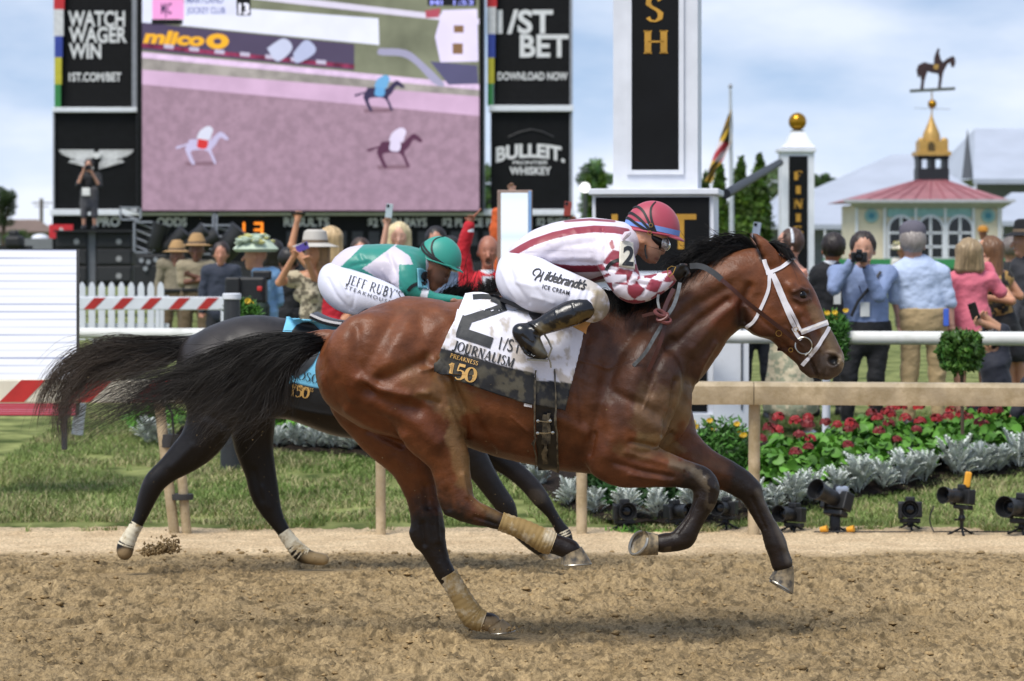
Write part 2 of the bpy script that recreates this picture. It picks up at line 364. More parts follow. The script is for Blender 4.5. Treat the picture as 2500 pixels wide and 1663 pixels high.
# roman capitals drawn as strokes: (points, thick?) in a 1-high box
def _arc(cx, cy, rx, ry, a0, a1, n=14): return [(cx+rx*math.cos(rad(a0+(a1-a0)*i/n)), cy+ry*math.sin(rad(a0+(a1-a0)*i/n))) for i in range(n+1)]
SER = {
 'I': (.42, [([(.21, 0), (.21, 1)], 1)], [(.21, 0), (.21, 1)]),
 'J': (.5, [([(.34, 1), (.34, .1), (.25, -.12), (.1, -.17)], 1), (_arc(.12, -.1, .06, .06, 0, 340, 8), 1)], [(.34, 1)]),
 'O': (.86, [(_arc(.43, .5, .36, .48, 0, 360, 24), 1)], []),
 'U': (.84, [([(.2, 1), (.2, .3), (.27, .08), (.42, 0), (.58, .07), (.65, .28)], 1), ([(.65, .28), (.65, 1)], 0)], [(.2, 1), (.65, 1)]),
 'R': (.82, [([(.2, 0), (.2, 1)], 1), ([(.2, 1), (.45, .99), (.6, .9), (.63, .75), (.57, .6), (.42, .52), (.2, .51)], 1), ([(.4, .52), (.72, 0)], 1)], [(.2, 0), (.2, 1), (.75, 0)]),
 'N': (.86, [([(.18, 0), (.18, 1)], 0), ([(.18, 1), (.68, 0)], 1), ([(.68, 0), (.68, 1)], 0)], [(.18, 0), (.18, 1), (.68, 1)]),
 'A': (.84, [([(.1, 0), (.41, 1)], 0), ([(.41, 1), (.72, 0)], 1), ([(.22, .33), (.6, .33)], 0)], [(.1, 0), (.72, 0)]),
 'L': (.68, [([(.2, 0), (.2, 1)], 1), ([(.2, .02), (.58, .02), (.61, .2)], 0)], [(.2, 0), (.2, 1)]),
 'S': (.62, [([(.5, .85), (.4, .97), (.25, .98), (.13, .88), (.12, .72), (.22, .6), (.42, .46), (.52, .33), (.5, .13), (.36, .01), (.2, .03), (.1, .17)], 1)], []),
 'M': (1.0, [([(.16, 0), (.16, 1)], 0), ([(.16, 1), (.5, .05)], 1), ([(.5, .05), (.84, 1)], 0), ([(.84, 1), (.84, 0)], 1)], [(.16, 0), (.16, 1), (.84, 1), (.84, 0)]),
 'P': (.7, [([(.2, 0), (.2, 1)], 1), ([(.2, 1), (.45, .99), (.6, .88), (.62, .73), (.55, .57), (.4, .5), (.2, .49)], 1)], [(.2, 0), (.2, 1)]),
 'E': (.68, [([(.2, 0), (.2, 1)], 1), ([(.2, .98), (.55, .98), (.57, .82)], 0), ([(.2, .52), (.48, .52)], 0), ([(.2, .02), (.58, .02), (.6, .2)], 0)], [(.2, 0), (.2, 1)]),
 'K': (.82, [([(.2, 0), (.2, 1)], 1), ([(.66, 1), (.22, .45)], 0), ([(.35, .58), (.72, 0)], 1)], [(.2, 0), (.2, 1), (.68, 1), (.74, 0)]),
 'F': (.64, [([(.2, 0), (.2, 1)], 1), ([(.2, .98), (.55, .98), (.57, .8)], 0), ([(.2, .52), (.48, .52)], 0)], [(.2, 0), (.2, 1)]),
 'H': (.88, [([(.2, 0), (.2, 1)], 1), ([(.68, 0), (.68, 1)], 1), ([(.2, .52), (.68, .52)], 0)], [(.2, 0), (.2, 1), (.68, 0), (.68, 1)]),
 'T': (.76, [([(.38, 0), (.38, 1)], 1), ([(.1, .8), (.12, .98), (.64, .98), (.66, .8)], 0)], [(.38, 0)]),
 'B': (.72, [([(.2, 0), (.2, 1)], 1), ([(.2, 1), (.42, .98), (.54, .88), (.54, .66), (.4, .54), (.2, .53)], 1), ([(.4, .54), (.58, .44), (.6, .16), (.46, .02), (.2, 0)], 1)], [(.2, 0), (.2, 1)]),
 'Y': (.8, [([(.12, 1), (.4, .5)], 1), ([(.68, 1), (.4, .5)], 0), ([(.4, .5), (.4, 0)], 1)], [(.12, 1), (.68, 1), (.4, 0)]),
 'G': (.84, [([(.68, .8), (.55, .95), (.38, .99), (.18, .86), (.1, .6), (.1, .38), (.18, .13), (.38, .01), (.56, .04), (.68, .15)], 1), ([(.68, .15), (.68, .45)], 1)], [(.68, .45)]),
 '1': (.5, [([(.28, 0), (.28, 1)], 1), ([(.28, 1), (.1, .82)], 0)], [(.28, 0)]),
 '5': (.62, [([(.55, .98), (.18, .98)], 1), ([(.2, .98), (.16, .56)], 0), ([(.16, .56), (.32, .64), (.48, .58), (.56, .42), (.55, .2), (.42, .04), (.25, 0), (.1, .1)], 1)], []),
 '0': (.7, [(_arc(.35, .5, .27, .48, 0, 360, 22), 1)], []), "'": (.25, [([(.14, 1), (.1, .78)], 1)], []), ' ': (.4, [], []), '/': (.5, [([(.05, -.05), (.45, 1.05)], 0)], []),
}
def serif_geo(s, tk=.13, tn=.05, ser=.1, space=.04, wx=1.0):
    v = []; f = []; x = 0
    def quad(p):
        n = len(v); v.extend(p); f.append((n, n+1, n+2, n+3))
    for ch in s:
        W, strokes, sers = SER.get(ch, SER['I'])
        for pts, th in strokes:
            t = (tk if th else tn)/2; n = len(pts); L_ = []
            for i in range(n):
                a = pts[max(i-1, 0)]; b = pts[min(i+1, n-1)]; dx, dy = b[0]-a[0], b[1]-a[1]; h = math.hypot(dx, dy) or 1; dx /= h; dy /= h
                tt = max(tn/2, t*(abs(dy)**1.2)) if (th and n > 6) else t
                L_.append(((pts[i][0]-dy*tt, pts[i][1]+dx*tt), (pts[i][0]+dy*tt, pts[i][1]-dx*tt)))
            for i in range(n-1): quad([(x+L_[i][0][0]*wx, L_[i][0][1]), (x+L_[i][1][0]*wx, L_[i][1][1]), (x+L_[i+1][1][0]*wx, L_[i+1][1][1]), (x+L_[i+1][0][0]*wx, L_[i+1][0][1])])
        if ser:
            for sx, sy in sers:
                q = tn*.8; y0 = sy if sy < .5 else sy-q; quad([(x+(sx-ser*1.25)*wx, y0), (x+(sx+ser*1.25)*wx, y0), (x+(sx+ser*1.25)*wx, y0+q), (x+(sx-ser*1.25)*wx, y0+q)])
        x += (W+space)*wx
    return np.array(v), f
def slice_geo(v, f, step):
    bm = bmesh.new(); vs = [bm.verts.new((p[0], p[1], 0)) for p in v]
    for q in f:
        try: bm.faces.new([vs[i] for i in q])
        except ValueError: pass
    bmesh.ops.triangulate(bm, faces=bm.faces)
    lo = np.min(v, 0); hi = np.max(v, 0)
    for ax in (0, 1):
        for c in np.arange(lo[ax]+step, hi[ax], step):
            co = [0, 0, 0]; co[ax] = c; no = [0, 0, 0]; no[ax] = 1
            bmesh.ops.bisect_plane(bm, geom=bm.verts[:]+bm.edges[:]+bm.faces[:], plane_co=co, plane_no=no)
    bm.verts.index_update(); V = np.array([(q.co.x, q.co.y) for q in bm.verts]); Fc = [tuple(q.index for q in g.verts) for g in bm.faces]; bm.free()
    return V, Fc
def decal(mb, geo, org, h, ang, bvh, off=.002, skew=0, step=.25, mi=0, Y=12.):
    """lettering sewn onto a curved cloth: geo in letter units, org = pixel of the baseline start, h = letter height in px"""
    v, f = geo
    if step: v, f = slice_geo(v, f, step)
    a = rad(ang); out = []; last = None
    for x, y in v:
        px = org[0]+(x*math.cos(a)+(y)*(math.sin(a)+skew))*h; py = org[1]+(x*math.sin(a)-y*math.cos(a))*h
        q = cast(bvh, px, py, off) if bvh else Vector(P(px, py, Y))
        if q is None: q = last or Vector(P(px, py, Y))
        last = q; out.append(q)
    mb.add(out, f, mi); return mb
def letters(mb, geo, x, z, h, y, th=.01, mi=0, sx=1, align='L'):
    """flat lettering standing on a vertical board facing -Y"""
    v, f = geo; v = np.array(v); n = len(v)
    if align == 'C': v = v-np.array([(v[:, 0].max()+v[:, 0].min())/2, 0])
    pts = [(x+p[0]*h*sx, y, z+p[1]*h) for p in v]
    mb.add(pts, f, mi); return mb
# ------------------------------------------------------------------ the ground
def sheet(name, xs, ys, zf, m, kind='structure', attrs=None):
    X, Yg = np.meshgrid(xs, ys, indexing='ij'); Z = zf(X, Yg); V = np.stack([X.ravel(), Yg.ravel(), Z.ravel()], 1); nx, ny = len(xs), len(ys)
    i = np.arange(nx*ny).reshape(nx, ny); Fc = np.stack([i[:-1, :-1].ravel(), i[1:, :-1].ravel(), i[1:, 1:].ravel(), i[:-1, 1:].ravel()], 1)
    o = fromvf(name, V, Fc, m, attrs=attrs(V) if attrs else None); o['kind'] = kind; return o
def groundmat():
    m = bpy.data.materials.new('track dirt'); m.use_nodes = True; n = m.node_tree.nodes; l = m.node_tree.links; b = n['Principled BSDF']; b.inputs['Roughness'].default_value = .95; b.inputs['Specular IOR Level'].default_value = .15
    at = n.new('ShaderNodeAttribute'); at.attribute_name = 'col'; t = n.new('ShaderNodeTexCoord')
    a = n.new('ShaderNodeTexNoise'); a.inputs['Scale'].default_value = 58; a.inputs['Detail'].default_value = 6; a.inputs['Roughness'].default_value = .7; mpp = n.new('ShaderNodeMapping'); mpp.inputs['Scale'].default_value = (1, .45, 1); l.new(t.outputs['Object'], mpp.inputs['Vector']); l.new(mpp.outputs[0], a.inputs['Vector'])
    r = n.new('ShaderNodeMapRange'); r.inputs[1].default_value = .34; r.inputs[2].default_value = .64; r.inputs[3].default_value = .55; r.inputs[4].default_value = 1.38; l.new(a.outputs[0], r.inputs[0])
    x = n.new('ShaderNodeMix'); x.data_type = 'RGBA'; x.blend_type = 'MULTIPLY'; x.inputs[0].default_value = 1; l.new(at.outputs[0], x.inputs[6]); l.new(r.outputs[0], x.inputs[7]); l.new(x.outputs[2], b.inputs['Base Color'])
    nb = n.new('ShaderNodeTexNoise'); nb.inputs['Scale'].default_value = 90; nb.inputs['Detail'].default_value = 5; l.new(t.outputs['Object'], nb.inputs['Vector'])
    bn = n.new('ShaderNodeBump'); bn.inputs['Strength'].default_value = .7; bn.inputs['Distance'].default_value = .012; l.new(nb.outputs[0], bn.inputs['Height']); l.new(bn.outputs[0], b.inputs['Normal'])
    return m
GM = groundmat()
HOOFS = [(P(1236, 0, 12.42)[0], 12.40), (P(305, 0, 15.36)[0], 15.34), (P(790, 0, 15.66)[0], 15.62)]
def trackz(X, Yg):
    e = np.clip((17.0-Yg)/1.0, 0, 1); z = gz(Yg).astype(float)
    low = fbm(X*1.6, Yg*1.1, 3, 11)-.5; c1 = fbm(X*12+3, Yg*6, 3, 5); c2 = fbm(X*42, Yg*20, 2, 9)
    clod = np.clip(c1-.5, 0, 1)*.05+np.clip(c2-.5, 0, 1)*.06+np.clip(fbm(X*74, Yg*40, 2, 19)-.45, 0, 1)*.045
    hoof = 0
    for k in range(46):
        hx = -4.4+8.8*((k*.618) % 1); hy = 10+6.6*((k*.7548+.3) % 1); d = np.hypot((X-hx)/.13, (Yg-hy)/.16); hoof = hoof-.05*np.exp(-d**4)+.028*np.exp(-((d-1.25)/.35)**2)
    for hx_, hy_ in HOOFS: hoof = hoof-.07*np.exp(-(np.hypot((X-hx_)/.17, (Yg-hy_)/.22))**4)
    z = z+low*.03+(clod+hoof)*(.12+.88*e)-.048*e
    z = z+np.where(Yg > 17, (fbm(X*14, Yg*9, 3, 21)-.5)*.018, 0)
    return z
def trackcol(V):
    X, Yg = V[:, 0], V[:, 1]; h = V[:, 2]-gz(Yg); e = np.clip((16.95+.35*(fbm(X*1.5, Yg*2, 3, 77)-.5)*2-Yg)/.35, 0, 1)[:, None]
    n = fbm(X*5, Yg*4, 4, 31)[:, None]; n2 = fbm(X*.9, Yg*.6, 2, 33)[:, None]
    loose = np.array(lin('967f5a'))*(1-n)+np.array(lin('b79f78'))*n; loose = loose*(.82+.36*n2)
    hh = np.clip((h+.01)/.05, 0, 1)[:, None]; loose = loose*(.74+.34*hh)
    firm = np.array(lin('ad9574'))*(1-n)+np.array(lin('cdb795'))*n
    pit_shade = np.clip((.45-fbm(X*34, Yg*13, 3, 55)-.10*(fbm(X*1.3, Yg*1.2, 2, 91)-.5))*9, 0, 1)[:, None]*e; loose = loose*(1-pit_shade*.5)  # noise spots darken the dirt colour to stand for shaded pits
    return {'col': loose*e+firm*(1-e)}
if want('ground'):
    fine_x = np.arange(-3.9, 4.0, .0142); fine_y = np.concatenate([np.arange(10.2, 13.5, .0155), np.arange(13.5, 19.36, .024)])
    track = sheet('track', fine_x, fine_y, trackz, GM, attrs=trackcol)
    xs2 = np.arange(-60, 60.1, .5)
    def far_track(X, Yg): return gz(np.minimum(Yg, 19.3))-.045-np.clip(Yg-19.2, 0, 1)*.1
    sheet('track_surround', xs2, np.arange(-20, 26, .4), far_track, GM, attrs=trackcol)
    clods = MB()
    for k in range(5200):
        x = RNG.uniform(-3.6, 3.6); y = RNG.uniform(10.4, 16.9); r = min(.022, .0035*math.exp(RNG.exponential(.5))); z = float(trackz(np.array([x]), np.array([y]))[0])
        bm = None; v = []; n = 6
        for q, (zz, rr) in enumerate(((-.6, .5), (0, 1), (.6, .55))):
            for j in range(n): th = j*math.pi/3+q*.5; a = r*rr*RNG.uniform(.7, 1.25); v.append((x+a*math.cos(th)*1.2, y+a*math.sin(th), z+r*zz*.8+r*.3))
        f = [tuple(range(n))[::-1], tuple(2*n+j for j in range(n))]+[(q*n+j, q*n+(j+1) % n, (q+1)*n+(j+1) % n, (q+1)*n+j) for q in (0, 1) for j in range(n)]
        clods.add(v, f)
    o = clods.build('loose_dirt', GM, smooth=True, angle=80); tag(o, 'small brown clods of loose dirt strewn over the track', 'dirt', kind='stuff')
    cv = np.array([v.co[:] for v in o.data.vertices]); at = o.data.attributes.new('col', 'FLOAT_COLOR', 'POINT'); cc = np.ones((len(cv), 4)); cc[:, :3] = np.array(lin('967f5b'))*(.7+.5*vnoise(cv[:, 0]*7, cv[:, 1]*7, 3))[:, None]; at.data.foreach_set('color', cc.ravel().astype(np.float32))
    lawn_m = mat('lawn soil', '4e5c2e', .95, var=.3, vs=3, bump=.5, bs=60, spec=.1, col2='7a7f4e')
    lawn = sheet('lawn', np.concatenate([np.linspace(-1600, -12, 30), np.arange(-11.8, 12, .15), np.linspace(12, 1600, 30)]), np.concatenate([np.arange(19.15, 30, .12), [34, 40, 60, 100, 200, 400, 900, 1900]]), lambda X, Yg: gz(Yg)+np.where(Yg < 30, (fbm(X*2, Yg*2, 3, 4)-.5)*.05, 0)-.03*np.clip((19.4-Yg)/.2, 0, 1), lawn_m)
    # blades of grass
    bd = [];
    def blades(n, x0, x1, y0, y1, h, wd, seed):
        r = np.random.default_rng(seed); x = r.uniform(x0, x1, n); y = y0+(y1-y0)*r.uniform(0, 1, n)**1.2
        keep = fbm(x*1.7, y*1.7, 3, 8) > (.30+np.where(y < 19.5, .22, 0)); x = x[keep]; y = y[keep]; n = len(x)
        z = gz(y)+(fbm(x*2, y*2, 3, 4)-.5)*.05; hh = h*r.uniform(.5, 1.4, n)*(.55+.9*fbm(x*1.1, y*1.1, 2, 14)); a = r.uniform(0, 6.28, n); lean = r.uniform(.2, 1.3, n)*hh; la = r.uniform(0, 6.28, n); w2 = wd*r.uniform(.6, 1.3, n)
        p0 = np.stack([x-w2*np.cos(a), y-w2*np.sin(a), z], 1); p1 = np.stack([x+w2*np.cos(a), y+w2*np.sin(a), z], 1); m0 = np.stack([x+lean*.35*np.cos(la)+w2*.7*np.cos(a), y+lean*.35*np.sin(la)+w2*.7*np.sin(a), z+hh*.6], 1); m1 = m0-2*.7*np.stack([w2*np.cos(a), w2*np.sin(a), 0*a], 1)
        tp = np.stack([x+lean*np.cos(la), y+lean*np.sin(la), z+hh], 1)
        g = fbm(x*.8, y*.8, 3, 6); base = np.array(lin('4f6b2a'))[None]*(1-g[:, None])+np.array(lin('88965a'))[None]*g[:, None]; dry = (r.uniform(0, 1, n) < .12+.45*np.clip((fbm(x*.9, y*1.5, 3, 60)-.5)*6, 0, 1)); base[dry] = lin('a09a70'); base = base*r.uniform(.7, 1.25, n)[:, None]
        V = np.stack([p0, p1, m0, m1, tp], 1).reshape(-1, 3); i = np.arange(n)*5; F4 = np.stack([i, i+1, i+2, i+3], 1).tolist(); F3 = np.stack([i+3, i+2, i+4], 1).tolist()
        return V, F4+F3, np.repeat(base, 5, 0)
    gm = mat('grass blade', attr='col', rough=.6, var=.15, vs=2, spec=.2)
    V1, F1, c1 = blades(210000, -4.2, 5.2, 19.08, 27.5, .042, .0042, 1)
    g = fromvf('grass', V1, F1, gm, attrs={'col': c1}, smooth=False); tag(g, 'short green grass growing over the infield lawn', 'grass', kind='stuff')
if want('ground'):
    # dirt thrown up behind the hooves
    fl = MB(); rg = np.random.default_rng(77)
    def chip(c, r): 
        q = rg.normal(0, 1, (6, 3)); q /= np.linalg.norm(q, axis=1)[:, None]; b = np.array([[1, 0, 0], [-1, 0, 0], [0, 1, 0], [0, -1, 0], [0, 0, 1], [0, 0, -1]], float)+q*.35; fl.add([tuple(np.array(c)+v*r*rg.uniform(.6, 1.2)) for v in b], [(0, 2, 4), (2, 1, 4), (1, 3, 4), (3, 0, 4), (2, 0, 5), (1, 2, 5), (3, 1, 5), (0, 3, 5)])
    for k in range(520):
        a = rg.uniform(0, 1); b = abs(rg.normal(0, 1)); chip(P(352+a*80+rg.normal(0, 6), 1356-b*(14+22*a)*.6-8*a, 15.3+rg.normal(0, .05)), .004+.009*rg.uniform()**2)
    for k in range(230): chip(P(rg.uniform(120, 820), 1310-abs(rg.normal(0, 190)), 15.1+rg.normal(0, .3)), .0014+.002*rg.uniform())
    for k in range(150): chip(P(rg.uniform(760, 1500), 1500-abs(rg.normal(0, 260)), 11.7+rg.normal(0, .2)), .0011+.0018*rg.uniform())
    for k in range(50): chip(P(1215+rg.normal(0, 55), 1544-abs(rg.normal(0, 9)), 12.3+rg.normal(0, .1)), .003+.006*rg.uniform()**2)
    o = fl.build('flying_dirt', GM, smooth=True, angle=80); tag(o, 'crumbs of brown dirt thrown into the air behind the hooves', 'dirt', kind='stuff')
    cv = len(o.data.vertices); at = o.data.attributes.new('col', 'FLOAT_COLOR', 'POINT'); at.data.foreach_set('color', np.tile(np.array(lin('7f6b4c')+(1,), np.float32), (cv, 1)).ravel())
# ------------------------------------------------------------------ horses
def st(Y, rows, default_lat=1.0):
    """px,py,r_px,(lateral radius in m),(dy) -> chain stations"""
    out = []
    for r in rows:
        px, py, rp = r[:3]; latm = r[3] if len(r) > 3 and r[3] else None; dy = r[4] if len(r) > 4 else 0; yy = Y+dy; rm = rp*yy/FOC
        out.append((*P(px, py, yy), rm, (latm/rm) if latm else default_lat))
    return out
def hoof(mb, cor, sole, rc, rs, nrm_c, nrm_s, long_dir, mi=0):
    """hoof wall between a coronet ring and a sole ring; rc/rs=(long,lateral)"""
    rings = []; n = 24
    for t in (0, .04, .5, .93, 1.0, 1.001):
        c = cor*(1-t)+sole*t; N_ = (nrm_c*(1-t)+nrm_s*t).normalized(); a = (long_dir-N_*long_dir.dot(N_)).normalized(); b = N_.cross(a)
        ra = rc[0]*(1-t)+rs[0]*t; rb = rc[1]*(1-t)+rs[1]*t
        if t == 0: ra *= 1.03; rb *= 1.03
        if t == 1.0: ra *= 1.02; rb *= 1.02
        if t > 1: ra *= .78; rb *= .76; c = c-N_*.014
        rings.append([c+a*(ra*math.cos(2*math.pi*k/n)*(1 if math.cos(2*math.pi*k/n) > 0 else .8))+b*rb*math.sin(2*math.pi*k/n) for k in range(n)])
    v = [p for r in rings for p in r]; f = [(i*n+k, i*n+(k+1) % n, (i+1)*n+(k+1) % n, (i+1)*n+k) for i in range(len(rings)-1) for k in range(n)]
    f.append(tuple(range(n))[::-1]); f.append(tuple((len(rings)-1)*n+k for k in range(n)))
    mb.add(v, f, mi); return mb
def tube_wrap(mb, stn, infl=.009, n=20, mi=0, wrinkle=.0015):
    c = crom(stn, 8); pts = []; v = []; f = []
    for i, q in enumerate(c):
        t = Vector(c[min(i+1, len(c)-1)][:3]-c[max(i-1, 0)][:3]).normalized(); a = Vector((0, 1, 0)); b = t.cross(a).normalized(); r = q[3]+infl+wrinkle*math.sin(i*1.9)
        for k in range(n): th = 2*math.pi*k/n; v.append(Vector(q[:3])+a*(r*q[4])*math.cos(th)+b*r*math.sin(th))
    m = len(c)
    for i in range(m-1):
        for k in range(n): f.append((i*n+k, i*n+(k+1) % n, (i+1)*n+(k+1) % n, (i+1)*n+k))
    # turned-in ends
    for i, s_ in ((0, 1), (m-1, -1)):
        b0 = len(v); cc = Vector(c[i][:3]); v += [cc+(v[i*n+k]-cc)*.8 for k in range(n)]
        for k in range(n): f.append((i*n+k, i*n+(k+1) % n, b0+(k+1) % n, b0+k))
    mb.add(v, f, mi); return mb
def strands(guides, n, r0, r1, seed, nseg=15, spread=1., droop=0, clump=9):
    """hair locks: guides are lists of (px,py,Y); each strand mixes two neighbouring guides"""
    rg = np.random.default_rng(seed); G = []
    for g in guides:
        c = crom(np.array([P(*q) for q in g]), 8); L_ = np.concatenate([[0], np.cumsum(np.linalg.norm(np.diff(c, axis=0), axis=1))]); G.append(np.array([np.interp(np.linspace(0, L_[-1], nseg), L_, c[:, i]) for i in range(3)]).T)
    G = np.array(G); m = len(G)
    V = []; F_ = []; C = []
    nc = max(1, n//clump); cu = rg.uniform(0, m-1, nc); ca = rg.normal(0, 1, (nc, 2)); cl = rg.uniform(.72, 1.05, nc); cph = rg.uniform(0, 6.28, (nc, 3))
    tt = np.linspace(0, 1, nseg)
    for s_ in range(n):
        ci = rg.integers(nc); u = np.clip(cu[ci]+rg.normal(0, .10), 0, m-1.001); i = int(u); fr = u-i
        c = G[i]*(1-fr)+G[min(i+1, m-1)]*fr
        end = cl[ci]*rg.uniform(.85, 1.05); ts = np.clip(tt*end, 0, 1.0)*(nseg-1); i0 = np.minimum(ts.astype(int), nseg-2); fr2 = (ts-i0)[:, None]; c = c[i0]*(1-fr2)+c[i0+1]*fr2
        off = rg.normal(0, 1, 3); k = (.012+.022*tt**1.2)*spread
        wob = np.stack([np.sin(tt*5+cph[ci, 0]), np.sin(tt*4+cph[ci, 1]), np.sin(tt*6+cph[ci, 2])], 1)*(tt[:, None]**1.3)*.022*spread
        wob = wob+np.stack([0*tt, np.sin(tt*(9+6*cl[ci])+cph[ci, 1]*2), np.sin(tt*(11+7*cl[ci])+cph[ci, 0]*2)], 1)*(tt[:, None]**1.1)*.010*spread*min(2, max(0, np.linalg.norm(G[0, -1]-G[0, 0])/.8)); c = c+k[:, None]*(off*np.array([.35, .8, .6]))+wob+np.array([0, ca[ci, 0], ca[ci, 1]])*(tt[:, None])*.02*spread
        if rg.uniform() < .13: c = c+np.array([rg.normal(0, .03), rg.normal(0, .04), rg.normal(0, .075)])*(tt[:, None]**2)
        r = (r0*(1-tt)+r1*tt)*rg.uniform(.7, 1.3); r[-1] = .0002
        t = np.gradient(c, axis=0); t /= np.linalg.norm(t, axis=1)[:, None]; a = np.cross(t, [0, 1, 0]); a /= np.maximum(np.linalg.norm(a, axis=1), 1e-6)[:, None]; b = np.cross(t, a)
        n0 = len(V)*3*nseg
        V.append(np.stack([c+r[:, None]*(a*math.cos(h)+b*math.sin(h)) for h in (0, 2.09, 4.19)], 1).reshape(-1, 3)); C.append(np.full(3*nseg, rg.uniform(0, 1))); 
        idx = n0+np.arange(nseg-1)[:, None]*3
        for k2 in range(3): F_.append(np.concatenate([idx+k2, idx+(k2+1) % 3, idx+3+(k2+1) % 3, idx+3+k2], 1))
    V = np.concatenate(V); F_ = np.concatenate(F_); T = np.tile(np.repeat(tt, 3), n)
    return V, F_, np.concatenate(C), T
def hairmesh(name, res, c0, c1, parent, m):
    V, F_, rnd, T = res; a = np.array(lin(c0)); b = np.array(lin(c1)); c = a[None]*(1-T[:, None]**1.5)+b[None]*T[:, None]**1.5; c = c*(.6+.9*rnd[:, None])
    return fromvf(name, V, F_, m, parent, attrs={'col': c})
HAIR = mat('horse hair', attr='col', rough=.5, var=.1, vs=3, spec=.35)
COAT = mat('bay coat', attr='col', rough=.44, var=.26, vs=14, spec=.32, bump=.22, bs=130, dirt=('a08a66', 95, .74, .80))
HOOFM = mat('hoof horn', '4f4a42', .45, var=.3, vs=30, col2='8a7a5f', bump=.2, bs=60)
DUST = '8d7450'
if want('horse'):
    YC = 12.25; YN = 12.07; YF = 12.42
    H = thing('horse', 'bay racehorse galloping in front with number 2 on its white saddlecloth', 'horse', (0.3, YC, float(gz(YC))))
    B = SDF(.0062, .03)
    def tz(py): return P(0, py, YC)[2]
    def tx(px): return P(px, 0, YC)[0]
    torso = [(772, 886, 925, .05), (786, 848, 965, .13), (806, 818, 990, .185), (845, 788, 1022, .235), (900, 753, 1050, .268), (955, 733, 1068, .285), (1000, 725, 1076, .29), (1050, 729, 1075, .285), (1100, 739, 1078, .27), (1150, 727, 1094, .275), (1210, 722, 1113, .29), (1290, 728, 1133, .30), (1360, 724, 1146, .30), (1410, 714, 1153, .29), (1455, 715, 1156, .262), (1500, 722, 1148, .225), (1550, 728, 1128, .195), (1600, 760, 1106, .175), (1640, 800, 1085, .16), (1668, 850, 1060, .13), (1686, 915, 1015, .08)]
    B.loftx([(tx(a), tz(b), tz(c), d, 0) for a, b, c, d in torso], n=2.15, Yc=YC, k=.03)
    B.chain(st(YC, [(1540, 860, 140, .17), (1600, 838, 130, .155), (1655, 790, 112, .13), (1709, 745, 92, .105), (1760, 715, 84, .09), (1810, 691, 70, .082), (1852, 674, 58, .078)]), k=.05)
    # head
    B.chain(st(YC, [(1862, 668, 52, .075), (1893, 690, 64, .088), (1917, 738, 72, .092), (1936, 776, 70, .080), (1957, 812, 63, .066), (1981, 842, 55, .058), (2001, 866, 47, .052), (2020, 884, 39, .050)]), k=.02)
    B.ball(P(1873, 752, YC), 74*YC/FOC, lat=.62, k=.03)
    for s_ in (-1, 1):
        B.ell(P(1868, 755, YC+s_*.058), (.105, .03, .12), k=.03)                    # cheek
        B.seg(P(1930, 700, YC+s_*.085), P(1962, 745, YC+s_*.07), .026, .018, k=.02)   # brow / eye socket
        B.seg(P(1950, 765, YC+s_*.075), P(1985, 840, YC+s_*.052), .012, .008, k=.03)  # facial crest
        B.ball(P(2034, 884, YC+s_*.036), .032, k=.012)
        B.ell(P(2036, 880, YC+s_*.066), (.028, .034, .027), k=.005, sub=True)
    B.seg(P(2008, 888, YC), P(2016, 903, YC), .046, .044, lat=.95, k=.010); B.seg(P(2002, 902, YC), P(2022, 902, YC), .042, .030, lat=.9, k=.01)          # upper lip
    B.seg(P(1972, 888, YC), P(1984, 903, YC), .037, .037, lat=1.0, k=.004)          # lower lip
    B.seg(P(1964, 885, YC), P(1966, 893, YC), .030, .030, lat=1.1, k=.02)
    # ears
    for s_ in (-1, 1):
        dx = 0 if s_ < 0 else 4
        B.chain([(*P(1888+dx, 658, YC+s_*.055), .034, .7), (*P(1884+dx, 632, YC+s_*.072), .037, .45), (*P(1865+dx, 604, YC+s_*.078), .030, .4), (*P(1850+dx, 585, YC+s_*.074), .017, .5), (*P(1837+dx, 569, YC+s_*.068), .003, .6)], k=.006)
        for a_, b_, r_ in ((1864, 632, .013), (1854, 611, .013), (1845, 594, .008)): B.ell(P(a_+dx, b_, YC+s_*.092), (r_, .016, .024), k=.006, sub=True)
    # near foreleg
    NF = [(1560, 930, 105, .11), (1535, 1020, 96, .11), (1505, 1090, 76, .095), (1515, 1126, 60, .085), (1562, 1135, 52, .075), (1620, 1147, 41, .06), (1670, 1158, 31, .05), (1704, 1168, 29, .046), (1724, 1188, 29, .046), (1722, 1215, 27, .044), (1709, 1246, 20, .032), (1696, 1270, 19, .031), (1681, 1294, 21, .036), (1668, 1315, 25, .042), (1644, 1323, 19, .036), (1614, 1325, 22, .042)]
    B.chain(st(YN, NF), k=.016, k0=.05)
    B.ball(P(1470, 1130, YN), .058, k=.04)
    # far foreleg
    FF = [(1600, 1010, 90, .1), (1650, 1085, 56, .08), (1700, 1124, 43, .065), (1745, 1147, 37, .055), (1785, 1166, 33, .05), (1814, 1184, 31, .047), (1831, 1201, 26, .044), (1845, 1230, 21, .034), (1862, 1262, 19, .031), (1880, 1293, 19, .032), (1893, 1326, 23, .042), (1902, 1352, 20, .038), (1911, 1376, 25, .045)]
    B.chain(st(YF, FF), k=.016, k0=.05)
    B.ball(P(1834, 1196, YF), .045, k=.02)
    # near hind leg
    NH = [(905, 870, 108, .13), (960, 905, 118, .145), (1022, 962, 92, .125), (1054, 1050, 72, .10), (1092, 1112, 50, .075), (1104, 1160, 44, .058), (1112, 1200, 41, .05), (1122, 1230, 37, .048), (1152, 1250, 29, .042), (1190, 1262, 24, .036), (1225, 1274, 19, .032), (1280, 1294, 19, .032), (1328, 1320, 25, .042), (1362, 1330, 21, .037), (1393, 1342, 25, .045)]
    B.chain(st(YN, NH), k=.012, k0=.05)
    B.seg(P(1082, 1212, YN), P(1092, 1248, YN), .026, .022, k=.02)
